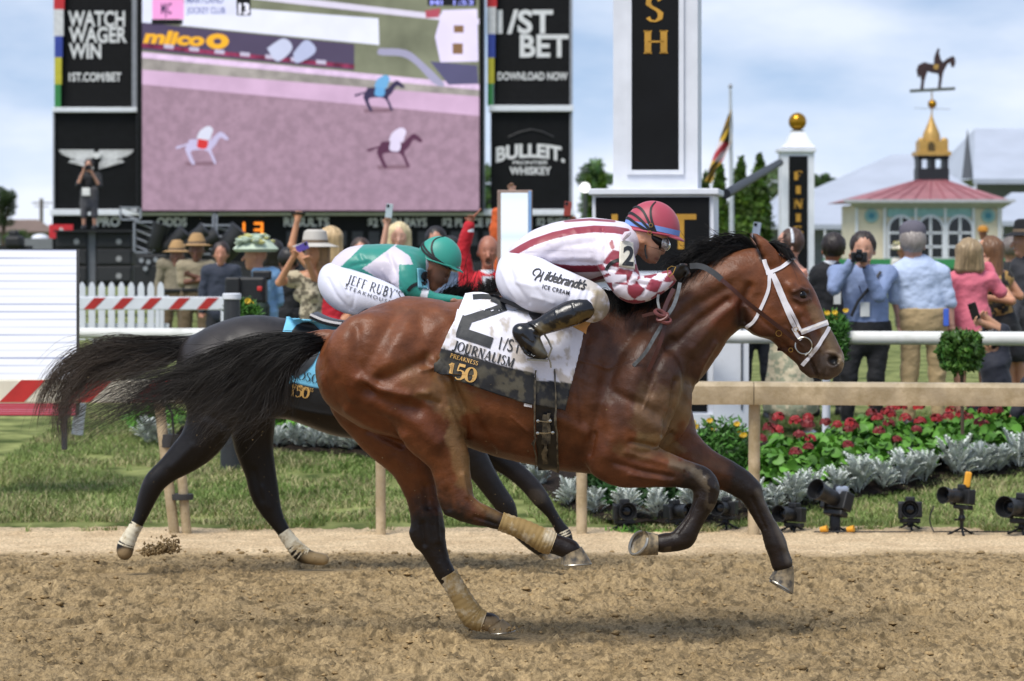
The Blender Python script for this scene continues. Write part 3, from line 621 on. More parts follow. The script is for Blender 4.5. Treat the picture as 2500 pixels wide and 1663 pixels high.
    # far hind leg
    FH = [(905, 960, 105, .12), (950, 1040, 86, .11), (1000, 1115, 60, .09), (1022, 1178, 43, .06), (1034, 1222, 38, .052), (1042, 1265, 38, .05), (1047, 1303, 39, .05), (1062, 1345, 29, .042), (1080, 1385, 23, .036), (1100, 1420, 20, .033), (1128, 1462, 20, .033), (1147, 1498, 25, .042), (1170, 1513, 22, .04), (1200, 1520, 22, .045)]
    B.chain(st(YF, FH), k=.012, k0=.05)
    B.seg(P(1012, 1300, YF), P(1025, 1330, YF), .022, .018, k=.02)
    # tail dock
    B.chain(st(YC, [(815, 830, 20, .04), (790, 826, 18, .035), (760, 826, 13, .025), (720, 828, 8, .015)]), k=.02)
    V, Fc = B.mesh(); V = relax(V, Fc, 2, .5)
    strokes = [
        ([(965, 775), (930, 840), (905, 890), (925, 925)], 26, -.012), ([(1000, 800), (960, 850), (930, 910)], 34, .014), ([(1020, 795), (1060, 850), (1070, 900)], 28, -.012),
        ([(925, 930), (985, 905), (1040, 880)], 20, -.016), ([(880, 925), (930, 950), (990, 962), (1040, 962)], 13, .013), ([(890, 955), (950, 985), (1020, 1000)], 20, -.015), ([(960, 1000), (1020, 1030), (1060, 1080)], 26, .012),
        ([(845, 830), (835, 900), (860, 960)], 30, .010), ([(870, 800), (870, 880), (900, 960)], 16, -.010), ([(1060, 880), (1095, 930)], 14, .012), ([(1010, 960), (1070, 985)], 10, -.008), ([(1030, 905), (1070, 895), (1085, 905)], 6, .006), ([(1095, 1000), (1120, 1060)], 9, .006),
        ([(1110, 760), (1060, 800), (1030, 850)], 24, .008), ([(1075, 750), (1095, 800), (1110, 860)], 22, .006),
        ([(850, 1000), (920, 1045), (990, 1065)], 18, .010), ([(900, 1050), (980, 1085)], 10, -.010),
        ([(1115, 960), (1160, 1030), (1200, 1090)], 16, -.008), ([(1150, 1060), (1230, 1095), (1300, 1110)], 15, .006), ([(1200, 1040), (1290, 1075)], 20, -.005), ([(1108, 930), (1130, 1000), (1142, 1060)], 8, -.010),
        # shoulder and chest
        ([(1560, 790), (1510, 860), (1480, 940)], 20, -.012), ([(1600, 800), (1560, 880), (1540, 960)], 26, .012), ([(1640, 830), (1600, 900), (1585, 960)], 14, -.012), ([(1470, 820), (1450, 900), (1450, 980)], 26, .008), ([(1430, 830), (1415, 930), (1425, 1030)], 14, -.009),
        ([(1500, 960), (1560, 985), (1600, 1010)], 14, -.009), ([(1490, 990), (1500, 1060), (1480, 1110)], 26, .012), ([(1560, 1010), (1610, 1050), (1600, 1090)], 26, .012), ([(1650, 930), (1640, 1000), (1615, 1060)], 9, -.011), ([(1540, 1080), (1600, 1090), (1640, 1060)], 9, -.012),
        ([(1450, 1060), (1440, 1110)], 8, -.008), ([(1360, 1020), (1430, 1060)], 16, .006), ([(1500, 1130), (1560, 1150), (1640, 1165)], 8, -.007), ([(1530, 1105), (1600, 1125), (1670, 1145)], 9, .006), ([(1540, 1160), (1620, 1172)], 8, .005),
        # neck
        ([(1790, 745), (1740, 790), (1690, 850)], 16, .010), ([(1775, 735), (1700, 790), (1640, 850)], 12, -.010), ([(1800, 660), (1720, 700), (1640, 750)], 28, .009), ([(1780, 700), (1700, 745), (1630, 800)], 14, -.007), ([(1690, 880), (1680, 930)], 10, -.007), ([(1745, 840), (1715, 890), (1700, 930)], 8, .007), ([(1830, 700), (1812, 750), (1815, 790)], 12, -.014),
        # head
        ([(1940, 728), (1955, 737), (1975, 731)], 5, .006), ([(1938, 712), (1952, 705), (1970, 710)], 5, .008), ([(1945, 755), (1975, 820), (1990, 850)], 7, .006), ([(1955, 775), (1935, 815)], 12, -.006), ([(1985, 790), (2005, 835), (2020, 860)], 9, -.006), ([(1905, 700), (1910, 760)], 12, -.005), ([(1895, 830), (1950, 870)], 8, -.005), ([(1968, 866), (1978, 880), (1990, 905), (1998, 925)], 3.4, -.013), ([(2012, 868), (2018, 900), (2010, 920)], 6, -.004), ([(2022, 860), (2036, 862), (2050, 872), (2054, 886)], 4, .006), ([(1800, 720), (1870, 790), (1900, 815)], 7, -.005), ([(1920, 800), (1960, 845)], 3, .004), ([(1250, 1020), (1330, 1090)], 5, .004), ([(1420, 880), (1480, 900), (1540, 880)], 4, .004), ([(1600, 930), (1570, 1000)], 3.5, .004), ([(2003, 862), (2000, 900)], 6, -.004),
        # legs: tendons
        ([(1700, 1215), (1680, 1262), (1655, 1300)], 5, -.006), ([(1725, 1170), (1738, 1192)], 10, .006), ([(1835, 1215), (1868, 1290)], 5, -.005), ([(1160, 1262), (1210, 1280)], 6, -.006), ([(1090, 1200), (1096, 1240)], 12, -.006), ([(1130, 1160), (1140, 1210), (1180, 1245)], 8, .006), ([(1030, 1280), (1035, 1330)], 8, -.008), ([(1065, 1250), (1070, 1320)], 8, .005), ([(1040, 1190), (1045, 1240)], 9, -.006)]
    V = sculpt(V, Fc, [(a, b*.85, c*1.45) for a, b, c in strokes]); n_ = vnormals(V, Fc); V = V+n_*((fbm(V[:, 0]*9+V[:, 2]*3, V[:, 2]*11+V[:, 1]*5, 4, 71)-.5)*.012+(fbm(V[:, 0]*40, V[:, 2]*55+V[:, 1]*20, 3, 72)-.5)*.0022)[:, None]; px, py = proj(V)
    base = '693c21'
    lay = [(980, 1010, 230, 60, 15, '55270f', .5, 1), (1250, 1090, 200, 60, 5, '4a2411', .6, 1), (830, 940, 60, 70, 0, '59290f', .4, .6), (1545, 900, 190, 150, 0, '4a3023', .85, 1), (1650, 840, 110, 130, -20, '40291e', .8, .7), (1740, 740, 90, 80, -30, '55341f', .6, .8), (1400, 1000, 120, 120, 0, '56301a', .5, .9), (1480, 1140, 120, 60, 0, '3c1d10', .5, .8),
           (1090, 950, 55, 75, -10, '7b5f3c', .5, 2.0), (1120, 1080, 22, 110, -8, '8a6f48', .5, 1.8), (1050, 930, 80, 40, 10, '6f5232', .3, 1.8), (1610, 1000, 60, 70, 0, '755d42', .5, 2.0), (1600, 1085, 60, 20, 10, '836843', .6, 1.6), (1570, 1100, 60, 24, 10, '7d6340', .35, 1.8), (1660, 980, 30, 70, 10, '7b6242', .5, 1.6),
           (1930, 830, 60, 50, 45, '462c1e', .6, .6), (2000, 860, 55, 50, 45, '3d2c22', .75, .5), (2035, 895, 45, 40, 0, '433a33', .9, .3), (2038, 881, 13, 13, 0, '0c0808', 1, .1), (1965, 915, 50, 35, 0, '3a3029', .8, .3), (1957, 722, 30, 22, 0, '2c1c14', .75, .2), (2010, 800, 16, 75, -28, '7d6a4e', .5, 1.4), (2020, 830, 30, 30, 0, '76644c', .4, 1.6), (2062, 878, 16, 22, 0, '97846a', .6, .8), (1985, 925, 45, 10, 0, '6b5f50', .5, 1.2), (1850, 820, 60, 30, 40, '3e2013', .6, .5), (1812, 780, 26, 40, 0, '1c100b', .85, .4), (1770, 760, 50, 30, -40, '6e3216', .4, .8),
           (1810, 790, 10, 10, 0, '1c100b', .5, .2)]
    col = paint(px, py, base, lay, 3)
    def darken(mask, hx, strength=1.0):
        global col
        m = np.clip(mask, 0, 1)[:, None]*strength; col = col*(1-m)+np.array(lin(hx))*m
    nn = fbm(px*.05, py*.05, 3, 9)
    near = V[:, 1] < YC
    def legm(ch, grow=1.35):
        m = np.zeros(len(px), bool)
        q = crom(np.array([(r[0], r[1], r[2]) for r in ch]), 5)
        for i in range(len(q)-1): m |= np.hypot(px-q[i][0], py-q[i][1]) < q[i][2]*grow
        return m
    leg_nf = near & (py > 1085) & (px > 1540) & (px < 1770); darken(np.where(leg_nf, (px-1600+(py-1130)*.9+(nn-.5)*60)/110, 0), '171310', .96)
    leg_ff = (~near) & (py > 1080) & (px > 1690); darken(np.where(leg_ff, (px-1705+(nn-.5)*40)/90, 0), '191512', .96)
    darken(np.where(leg_nf | leg_ff, np.clip(1.2-seg_dist(px, py, [(1640, 1130), (1700, 1150), (1745, 1200), (1735, 1235)])/16, 0, 1)*(nn > .45), 0), '6e614e', .55)
    darken(np.where(leg_ff, np.clip(1.0-seg_dist(px, py, [(1850, 1200), (1890, 1270), (1915, 1330), (1925, 1370)])/12, 0, 1), 0), '6b6154', .5)
    darken(np.where(leg_ff, np.clip(1.0-seg_dist(px, py, [(1660, 1100), (1760, 1140)])/26, 0, 1), 0), '6a4a30', .5)
    hind = near & (px > 990) & (px < 1440) & (py > 1080) & legm(NH[3:], 1.6) & (V[:, 1] < YC-.07); darken(np.where(hind, (py-1165+(1090-px)*.7+(nn-.5)*70)/75, 0)*(px < 1200)+np.where(hind & (px >= 1180), (px-1180)/20, 0), '15110f', .97)
    darken(np.where(hind, np.clip(1.2-seg_dist(px, py, [(1140, 1120), (1145, 1180), (1175, 1235), (1210, 1255)])/17, 0, 1), 0), '765c3b', .6)
    fh = (~near) & (py > 1090) & (px > 960) & (px < 1280); darken(np.where(fh, (py-1175+(nn-.5)*60)/90, 0), '14100e', .97)
    darken(np.where(fh & (py < 1260), np.clip(1.1-seg_dist(px, py, [(1040, 1130), (1062, 1200), (1075, 1290)])/14, 0, 1), 0), '4a2813', .7)
    darken(np.where(py > 1505, (py-1500)/14, 0)*fh, '8d7757', .9)
    darken(np.where(near & (py > 1335) & (px > 1500) & (px < 1640), 1, 0)*(nn > .4), '5a4c3a', .5)
    # inner face of the near ear
    darken(np.where(py < 655, np.clip(1.25-seg_dist(px, py, [(1839, 578), (1848, 602), (1862, 636)])/8, 0, 1), 0), '0e0908', .95)
    # the far side is not seen: repeat the same coat
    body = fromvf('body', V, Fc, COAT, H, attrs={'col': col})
    HB = bvh_of(V, Fc)
    # hooves
    def dirp(x0, y0, x1, y1, Y): a = Vector(P(x0, y0, Y)); b = Vector(P(x1, y1, Y)); return (b-a)
    def mkhoof(c, s_, rc, rs, Y, nc, ns, ld, dys=0, mm=HOOFM):
        N3 = Vector(ns).normalized(); a = Vector(ld).normalized(); a = (a-N3*a.dot(N3)).normalized(); b2_ = N3.cross(a); c3 = Vector(P(*s_, Y+dys))+N3*.004; sh = MB(); sh.tube([c3+a*(rs[0]*.93*math.cos(t)*(1 if math.cos(t) > 0 else .8))+b2_*rs[1]*.93*math.sin(t) for t in np.linspace(-2.5, 2.5, 22)], .0065, 6); sh.build('horseshoe', mat('worn shoe', 'a09c92', .35, metal=.7, var=.2), H, smooth=True)
        mb = MB(); hoof(mb, Vector(P(*c, Y)), Vector(P(*s_, Y+dys)), rc, rs, Vector(nc).normalized(), Vector(ns).normalized(), Vector(ld).normalized()); return mb.build('hoof', mm, H, smooth=True, angle=35)
    mkhoof((1606, 1327), (1562, 1324), (.050, .046), (.066, .056), YN, (-1, 0, .0), (-.66, -.52, .40), (-.45, .2, -.85), dys=-.02)
    mkhoof((1911, 1388), (1904, 1428), (.049, .046), (.070, .058), YF, (.25, 0, -1), (-.45, -.1, -.75), (1, 0, -.75))
    mkhoof((1393, 1345), (1403, 1376), (.052, .046), (.074, .056), YN, (.35, 0, -1), (.05, -.05, -1), (1, 0, -.28))
    mkhoof((1204, 1524), (1222, 1541), (.050, .05), (.066, .058), YF, (.5, 0, -1), (.1, 0, -1), (1, 0, -.1), mm=mat('dusty hoof', '7d6c52', .8, var=.2, vs=20))
    # leg wraps
    WR = mat('leg wrap', 'c8bda6', .8, var=.08, vs=10, bump=.35, bs=25, dirt=('8d7446', 7, .30, .5))
    w1 = MB(); tube_wrap(w1, st(YN, [(1222, 1273, 18.5, .034), (1250, 1283, 19, .034), (1280, 1294, 20, .036), (1310, 1310, 23, .042), (1332, 1321, 26, .045), (1350, 1328, 23, .04)])); w1.build('leg_wrap', WR, H, smooth=True, angle=60)
    w2 = MB(); tube_wrap(w2, st(YF, [(1093, 1402, 20, .036), (1110, 1432, 20, .036), (1128, 1462, 21, .037), (1143, 1490, 25, .043), (1158, 1508, 25, .043), (1180, 1517, 22, .04)])); w2.build('leg_wrap', WR, H, smooth=True, angle=60)
    # eye
    e = MB(); c = P(1957, 721, YC-.079); e.lathe([(.001, -.022), (.012, -.018), (.020, -.010), (.022, 0), (.019, .009), (.008, .017)], c, 18, 'Y'); e.build('eye', mat('horse eye', '080505', .12, spec=.35), H, smooth=True, angle=180)
    # tail and mane
    T0 = (800, 826, YC)
    tg = [[(806, 820, YC), (740, 824, YC), (660, 824, YC+.03), (600, 842, YC+.05), (520, 880, YC+.08), (430, 925, YC+.1), (330, 962, YC+.1), (220, 1012, YC+.1), (98, 1050, YC+.1)],
          [(806, 823, YC), (735, 827, YC), (650, 834, YC), (590, 850, YC), (500, 905, YC+.05), (400, 945, YC+.08), (300, 990, YC+.08), (210, 1030, YC+.08), (150, 1052, YC+.1)],
          [(806, 826, YC), (735, 832, YC-.02), (650, 840, YC-.03), (580, 880, YC), (490, 925, YC), (420, 965, YC+.03), (340, 990, YC+.03), (260, 1030, YC+.04)],
          [(806, 826, YC), (735, 832, YC-.04), (660, 860, YC-.05), (600, 910, YC-.04), (540, 960, YC), (480, 1000, YC), (440, 1030, YC)],
          [(806, 830, YC), (740, 840, YC-.06), (670, 875, YC-.07), (620, 925, YC-.06), (590, 975, YC-.04), (545, 1015, YC-.03), (490, 1045, YC)],
          [(806, 834, YC), (745, 850, YC-.06), (690, 885, YC-.08), (655, 930, YC-.07), (640, 980, YC-.06), (610, 1020, YC-.05), (560, 1050, YC-.05)],
          [(806, 838, YC), (755, 856, YC-.05), (720, 885, YC-.06), (705, 925, YC-.06), (712, 965, YC-.05), (690, 1000, YC-.05), (640, 1030, YC-.05)]]
    hairmesh('tail', strands(tg, 2700, .00118, .0004, 5, nseg=20, clump=22, spread=1.25), '070606', '3b3632', H, HAIR)
    mg = [[(1448, 712, YC-.03), (1470, 716, YC-.09), (1485, 745, YC-.14), (1480, 770, YC-.17)],
          [(1500, 716, YC-.03), (1515, 722, YC-.09), (1520, 748, YC-.13), (1505, 772, YC-.16)],
          [(1560, 715, YC-.02), (1565, 722, YC-.08), (1560, 742, YC-.12), (1540, 765, YC-.15)],
          [(1620, 690, YC-.02), (1618, 700, YC-.08), (1605, 725, YC-.12), (1575, 750, YC-.14)],
          [(1665, 668, YC-.01), (1655, 672, YC-.05), (1640, 692, YC-.10), (1610, 730, YC-.13)],
          [(1710, 648, YC-.01), (1690, 650, YC-.05), (1670, 668, YC-.08), (1640, 700, YC-.11)],
          [(1755, 636, YC), (1730, 632, YC-.04), (1700, 645, YC-.07), (1665, 676, YC-.10)],
          [(1800, 622, YC), (1770, 618, YC-.03), (1735, 630, YC-.06), (1690, 655, YC-.09)],
          [(1842, 610, YC), (1810, 603, YC-.02), (1770, 612, YC-.04), (1715, 640, YC-.07)]]
    a = strands(mg, 2600, .0016, .0007, 8, nseg=11, clump=16, spread=.5)
    mg2 = [[(1700, 650, YC), (1675, 640, YC-.01), (1640, 645, YC-.02), (1600, 668, YC-.03)], [(1760, 632, YC), (1725, 615, YC-.01), (1685, 620, YC-.02), (1640, 645, YC-.03)], [(1810, 615, YC), (1780, 592, YC), (1735, 595, YC), (1670, 620, YC-.02)], [(1848, 608, YC), (1822, 580, YC), (1785, 575, YC), (1720, 588, YC)]]
    b = strands(mg2, 420, .0022, .0007, 18, nseg=11, clump=12, spread=.7)
    hairmesh('mane', (np.concatenate([a[0], b[0]]), np.concatenate([a[1], b[1]+len(a[0])]), np.concatenate([a[2], b[2]]), np.concatenate([a[3], b[3]])), '0a0807', '161210', H, HAIR)
    fg = [[(1868, 600, YC-.02), (1890, 592, YC-.04), (1915, 605, YC-.06), (1940, 632, YC-.06)], [(1872, 606, YC), (1900, 600, YC-.03), (1922, 615, YC-.05), (1944, 640, YC-.05)], [(1875, 612, YC), (1905, 612, YC-.02), (1925, 628, YC-.03), (1938, 645, YC-.03)]]
    hairmesh('forelock', strands(fg, 240, .0018, .0007, 28, nseg=10, spread=.45), '0a0807', '16110f', H, HAIR)
WHITE_L = mat('white leather', 'd9d6da', .45, var=.06, vs=12, dirt=('9a8c70', 22, .60, .75)); BLK = mat('black leather', '16161a', .35, var=.3, vs=15, dirt=('4a402c', 10, .62, .85)); RUB = mat('grey rubber', '3a3c3f', .6, var=.2, vs=20); BRN = mat('brown leather', '40211d', .4, var=.2, vs=20, dirt=('6d5a49', 18, .62, .8)); STEEL = mat('bit steel', 'a8a59c', .25, metal=.9, var=.1); BRASS = mat('brass', 'b08a45', .3, metal=.9)
CLOTH = mat('saddlecloth weave', attr='col', rough=.75, var=.05, vs=14, bump=.25, bs=22)
GLD = mat('gold print', 'c99f5a', .5, var=.06); INK = mat('black print', '1d2024', .6, var=.15, vs=25, dirt=('6f675a', 20, .66, .82))
def quadpatch(top, bottom, nu, nv, bvh, off, Y, wave=0, seed=0, extra=None, above=None):
    """cloth laid over a flank; top/bottom are pixel polylines"""
    def samp(poly, u):
        p = crom(poly, 6); L_ = np.concatenate([[0], np.cumsum(np.hypot(*np.diff(p, axis=0).T))]); return np.array([np.interp(u*L_[-1], L_, p[:, i]) for i in (0, 1)]).T
    us = np.linspace(0, 1, nu); a = samp(top, us); b = samp(bottom, us); V = []; UV = []
    dep = None
    for i in range(nu):
        for j in range(nv):
            v = j/(nv-1); x, y = a[i]*(1-v)+b[i]*v
            q = cast(bvh, x, y, off); 
            if above and y < above:
                r0 = cast(bvh, x, above, off); q = Vector(P(x, y, (r0.y if r0 else Y)+.05*((above-y)/36)**2))
            if q is None: q = Vector(P(x, y, dep if dep else Y))
            dep = q.y
            wv = wave*(vnoise(np.array([us[i]*4+v*3]), np.array([v*2.5-us[i]*2]), seed)[0]-.3); q = q+Vector((0, -1, 0))*max(0, wv)*2
            if extra: q = q+Vector((0, -extra(us[i], v), 0))
            V.append(q); UV.append((us[i], v))
    V = np.array([tuple(q) for q in V]); UV = np.array(UV)
    # ease the depth so the cloth spans hollows
    D = V[:, 1].reshape(nu, nv); 
    for _ in range(14):
        Dp = np.pad(D, 1, mode='edge'); sm = (Dp[2:, 1:-1]+Dp[:-2, 1:-1]+Dp[1:-1, 2:]+Dp[1:-1, :-2])/4; D = np.minimum(D, sm*.8+D*.2)
    V[:, 1] = D.ravel()
    i = np.arange(nu*nv).reshape(nu, nv); F_ = np.stack([i[:-1, :-1].ravel(), i[:-1, 1:].ravel(), i[1:, 1:].ravel(), i[1:, :-1].ravel()], 1)
    return V, F_, UV
def thicken(V, F_, UV, th):
    n = len(V); V2 = np.concatenate([V, V+np.array([0, th, 0])]); F2 = F_[:, ::-1]+n; cnt = {}
    for f in F_:
        for k in range(4):
            e = (int(f[k]), int(f[(k+1) % 4])); cnt[e] = 1
    rim = [(b, a, a+n, b+n) for (a, b) in cnt if (b, a) not in cnt]
    return V2, np.concatenate([F_, F2, np.array(rim)]), np.concatenate([UV, UV])
if want('horse') and want('tack'):
    # bridle
    br = MB()
    for p, w_ in (([(1866, 634), (1870, 650), (1877, 667)], 11), ([(1870, 668), (1890, 661), (1915, 648), (1940, 628)], 9), ([(1877, 664), (1889, 680), (1903, 717), (1918, 750), (1931, 781), (1944, 806)], 10), ([(1888, 669), (1905, 702), (1921, 740), (1940, 775), (1955, 806)], 8),
                  ([(1878, 669), (1876, 707), (1858, 752), (1840, 785), (1822, 800)], 8), ([(1955, 811), (1982, 801), (2003, 793), (2022, 787)], 13), ([(2024, 799), (2011, 822), (1990, 854), (1959, 892)], 9), ([(1936, 800), (1944, 815), (1955, 830)], 10)):
        strap(br, HB, p, w_, .004)
    br.build('bridle', WHITE_L, H, smooth=True)
    nb = MB(); strap(nb, HB, [(1958, 808), (1983, 797), (2003, 790), (2020, 785)], 4, .012); nb.build('noseband_padding', mat('white padding', 'eeeae4', .7), H, smooth=True)
    ring = MB(); c = cast(HB, 1950, 842, .016) or Vector(P(1950, 842, 12.17)); c = Vector(P(1962, 844, c.y)); ring.tube([c+Vector((.037*math.cos(t), -.004*math.sin(t*2), .037*math.sin(t))) for t in np.linspace(0, 6.283, 25)], .0033, 6, cap=False)
    ring.tube([Vector(P(1966, 868, c.y-.004)), Vector(P(1977, 860, c.y-.006)), Vector(P(1983, 850, c.y-.004))], .005, 8); ring.build('bit_ring', STEEL, H, smooth=True)
    cs = MB(); strap(cs, HB, [(1898, 852), (1915, 853), (1941, 850)], 9, .006); cs.build('chin_strap', BRN, H, smooth=True)
    bk = MB()
    for x, y, s_ in ((1943, 803, 6), (1907, 808, 0), (1933, 850, 5), (1903, 810, 7)):
        if s_: bk = MB(); q = cast(HB, x, y, .012); q = q or Vector(P(x, y, 12.15)); bk.tube([q+Vector((s_*.0019*math.cos(t), -.002, s_*.0019*math.sin(t))) for t in np.linspace(0, 6.283, 9)], .0014, 5, cap=False); bk.build('buckle', BRASS, H, smooth=True)
    # reins: rubber grip from the glove, then leather to the bit
    def freestrap(mb, pts, wpx, thick=.004, mi=0):
        p = crom([(*P(*q),) for q in pts], 8); v = []; f = []
        for i, q in enumerate(p):
            t = p[min(i+1, len(p)-1)]-p[max(i-1, 0)]; t = t/np.linalg.norm(t); nrm = np.cross(t, [0, 1, 0]); nrm /= np.linalg.norm(nrm); hw = wpx*q[1]/FOC/2; 
            for s_, d_ in ((-1, 0), (1, 0), (1, 1), (-1, 1)): v.append(q+nrm*hw*s_+np.array([0, d_*thick, 0]))
        for i in range(len(p)-1):
            for k in range(4): f.append((i*4+k, i*4+(k+1) % 4, i*4+4+(k+1) % 4, i*4+4+k))
        f += [(0, 1, 2, 3), tuple(len(p)*4-4+k for k in range(4))]; mb.add(v, f, mi); return mb
    R1 = MB(); freestrap(R1, [(1684, 650, 12.0), (1703, 649, 11.99), (1722, 654, 11.985), (1745, 668, 11.98), (1762, 683, 11.98)], 14, .006); R1.build('rein_grip', RUB, H, smooth=True)
    R2 = MB(); freestrap(R2, [(1760, 682, 11.98), (1790, 707, 11.98), (1823, 737, 12.0), (1887, 787, 12.06), (1919, 812, 12.09), (1950, 836, 12.13)], 10, .004); R2.build('rein', BRN, H, smooth=True)
    R3 = MB(); freestrap(R3, [(1660, 690, 11.97), (1655, 715, 11.95), (1645, 745, 11.93), (1630, 770, 11.92), (1600, 820, 11.92), (1575, 862, 11.93), (1546, 893, 11.95)], 9, .004); freestrap(R3, [(1608, 718, 12.0), (1606, 735, 11.96), (1612, 765, 11.93)], 6, .003); R3.build('rein_end', mat('grey leather', '5b5f62', .5, var=.3, vs=40), H, smooth=True)
    R4 = MB(); freestrap(R4, [(1645, 705, 11.96), (1630, 735, 11.94), (1620, 765, 11.925), (1622, 800, 11.915), (1605, 855, 11.92), (1582, 908, 11.94)], 10, .004); freestrap(R4, [(1568, 772, 11.94), (1590, 766, 11.925), (1615, 762, 11.915)], 8, .004); R4.build('rein_end', BRN, H, smooth=True)
    kn = MB()
    for (x, y, a) in ((1612, 765, 20), (1618, 775, -25), (1624, 782, 10)): c = Vector(P(x, y, 11.905)); kn.tube([c+Vector((.024*math.cos(t)*math.cos(rad(a)), .012*math.sin(t), -.024*math.cos(t)*math.sin(rad(a))+.011*math.sin(t))) for t in np.linspace(0, 6.283, 14)], .0085, 6, cap=False)
    kn.build('rein_knot', mat('red leather', '5e2f2c', .45, var=.25, vs=30), H, smooth=True)
    # girth
    gi = MB(); strap(gi, HB, [(1329, 800), (1331, 900), (1332, 1000), (1335, 1080), (1337, 1148)], 47, .012, step=8, thick=.012); gi.build('girth', BLK, H, smooth=True)
    g2 = MB(); strap(g2, HB, [(1307, 905), (1306, 1000), (1309, 1138)], 4, .026, step=8); strap(g2, HB, [(1353, 900), (1358, 1010), (1364, 1150)], 4, .024, step=8); strap(g2, HB, [(1331, 1008), (1330, 1060), (1334, 1120)], 12, .03); strap(g2, HB, [(1341, 1004), (1341, 1074)], 9, .034); g2.build('girth_strap', mat('worn strap', '2a2722', .6, var=.4, vs=30, col2='5a5140'), H, smooth=True)
    g3 = MB()
    for y in (1021, 1047):
        strap(g3, HB, [(1314, y-1), (1333, y+2), (1351, y-2)], 3, .038)
        for x in (1315, 1350): q = cast(HB, x, y, .038) or Vector(P(x, y, 11.9)); g3.lathe([(.001, -.006), (.007, -.004), (.007, .004), (.001, .005)], q, 10, 'Y')
        g3.build('girth_buckle', STEEL, H, smooth=True); g3 = MB()
    # saddlecloth: white over black, dirt thrown up on it
    V, F_, UV = quadpatch([(1136, 716), (1160, 713), (1185, 715), (1220, 728), (1260, 745), (1330, 752), (1390, 752), (1432, 760)], [(1058, 905), (1100, 921), (1170, 946), (1240, 969), (1290, 984), (1340, 992), (1379, 1002)], 100, 70, HB, .018, 12.0, wave=.007, seed=3, above=762)
    px, py = proj(V); V, F_, UV = thicken(V, F_, UV, .004); px, py = proj(V)
    edge = np.where(px < 1306, np.interp(px, [1080, 1160, 1240, 1306], [849, 872, 895, 912]), np.interp(px, [1350, 1390], [930, 936]))
    m = np.clip((py-edge)/1.5+.5, 0, 1)[:, None]; c = np.array(lin('dad9e2'))*(1-m)+np.array(lin('15161a'))*m
    nn = fbm(px*.055, py*.055, 5, 5); n3 = fbm(px*.02, py*.03, 3, 15)
    dm = np.clip((nn-.63+np.clip(1-np.abs(py-edge)/55, 0, 1)*.13+np.clip(1-seg_dist(px, py, [(1250, 760), (1240, 800), (1262, 850), (1290, 900)])/30, 0, 1)*.2+np.clip(1-seg_dist(px, py, [(1395, 820), (1382, 900), (1370, 920)])/14, 0, 1)*.22+np.clip(1-seg_dist(px, py, [(1100, 790), (1085, 850)])/20, 0, 1)*.1)*6, 0, .8)[:, None]
    dk = np.clip((nn-.50)*3, 0, .45)[:, None]; c = c*(1-dm*(1-m)*.8)+.8*np.array(lin('9a8a6e'))*dm*(1-m); c = c*(1-dk*m)+np.array(lin('6b6450'))*dk*m*np.clip(n3*1.6, 0, 1)[:, None]+c*dk*m*(1-np.clip(n3*1.6, 0, 1)[:, None])
    sc = fromvf('saddlecloth', V, F_, CLOTH, H, attrs={'col': c}); SB = bvh_of(V, F_)
    k = 1/3.137
    mb = MB()
    for p, w_ in (([(484, 238), (560, 233), (648, 237)], 12), ([(632, 240), (690, 268), (722, 305)], 20), ([(735, 310), (640, 345), (520, 385), (425, 415)], 20), ([(447, 392), (415, 470), (392, 540)], 27), ([(366, 502), (500, 546), (630, 590)], 27)): strap(mb, SB, [(1000+x*k, 650+y*k) for x, y in p], w_, .003, step=3, thick=.001)
    decal(mb, text_geo('1/ST', W=1.75), (1217, 853), 31, 12, SB, .003, step=.3)
    decal(mb, serif_geo('JOURNALISM', tk=.2, tn=.09, wx=.86), (1104, 853), 23, 17, SB, .003, step=.4)
    mb.build('lettering', INK, sc)
    mb = MB(); decal(mb, serif_geo('PREAKNESS', tk=.18, tn=.09, wx=1.02), (1098, 872), 10, 17, SB, .003, step=.5); decal(mb, serif_geo('150', tk=.2, tn=.08, wx=1.18, space=-.02), (1086, 919), 36, 13, SB, .003, step=.3)
    decal(mb, ([(-.1, -.3), (.1, -.3), (.04, 0), (-.04, 0), (-.12, .05), (.12, .05), (.1, .25), (-.1, .25)], [(0, 1, 2, 3), (4, 5, 6, 7)]), (1155, 921), 20, 13, SB, .004, step=.2)
    mb.build('gold_lettering', GLD, sc)
    mb = MB(); strap(mb, HB, [(1281, 985), (1300, 988)], 9, .02); mb.build('cloth_tag', mat('tag white', 'cfcccc', .7), sc)
    # saddle and yellow pad
    mb = MB(); strap(mb, None, [(1222, 730), (1250, 742), (1290, 757), (1330, 762), (1380, 760)], 10, Y=12.02, thick=.5); strap(mb, SB, [(1300, 760), (1312, 780), (1316, 800)], 26, .01, thick=.012); mb.build('saddle', BLK, H, smooth=True)
    V, F_, UV = quadpatch([(1398, 772), (1425, 775), (1449, 773)], [(1392, 800), (1412, 812), (1425, 818)], 14, 10, HB, .022, 12.0)
    V, F_, UV = thicken(V, F_, UV, .012); fromvf('saddle_pad', V, F_, mat('yellow foam', 'c9a662', .8, var=.15, vs=14, col2='c98a4f'), H)
    # stirrup
    mb = MB(); mb.tube([P(1326, 812, 11.86), P(1338, 830, 11.855), P(1347, 850, 11.85), P(1340, 870, 11.85), P(1320, 878, 11.85), P(1294, 876, 11.85)], .0045, 6); mb.tube([P(1338, 872, 11.85), P(1344, 885, 11.85), P(1345, 898, 11.85)], .004, 5); mb.box(P(1312, 879, 11.87), (.09, .06, .008), ry=.05); mb.build('stirrup', mat('stirrup iron', '8b8577', .4, metal=.7), H, smooth=True)
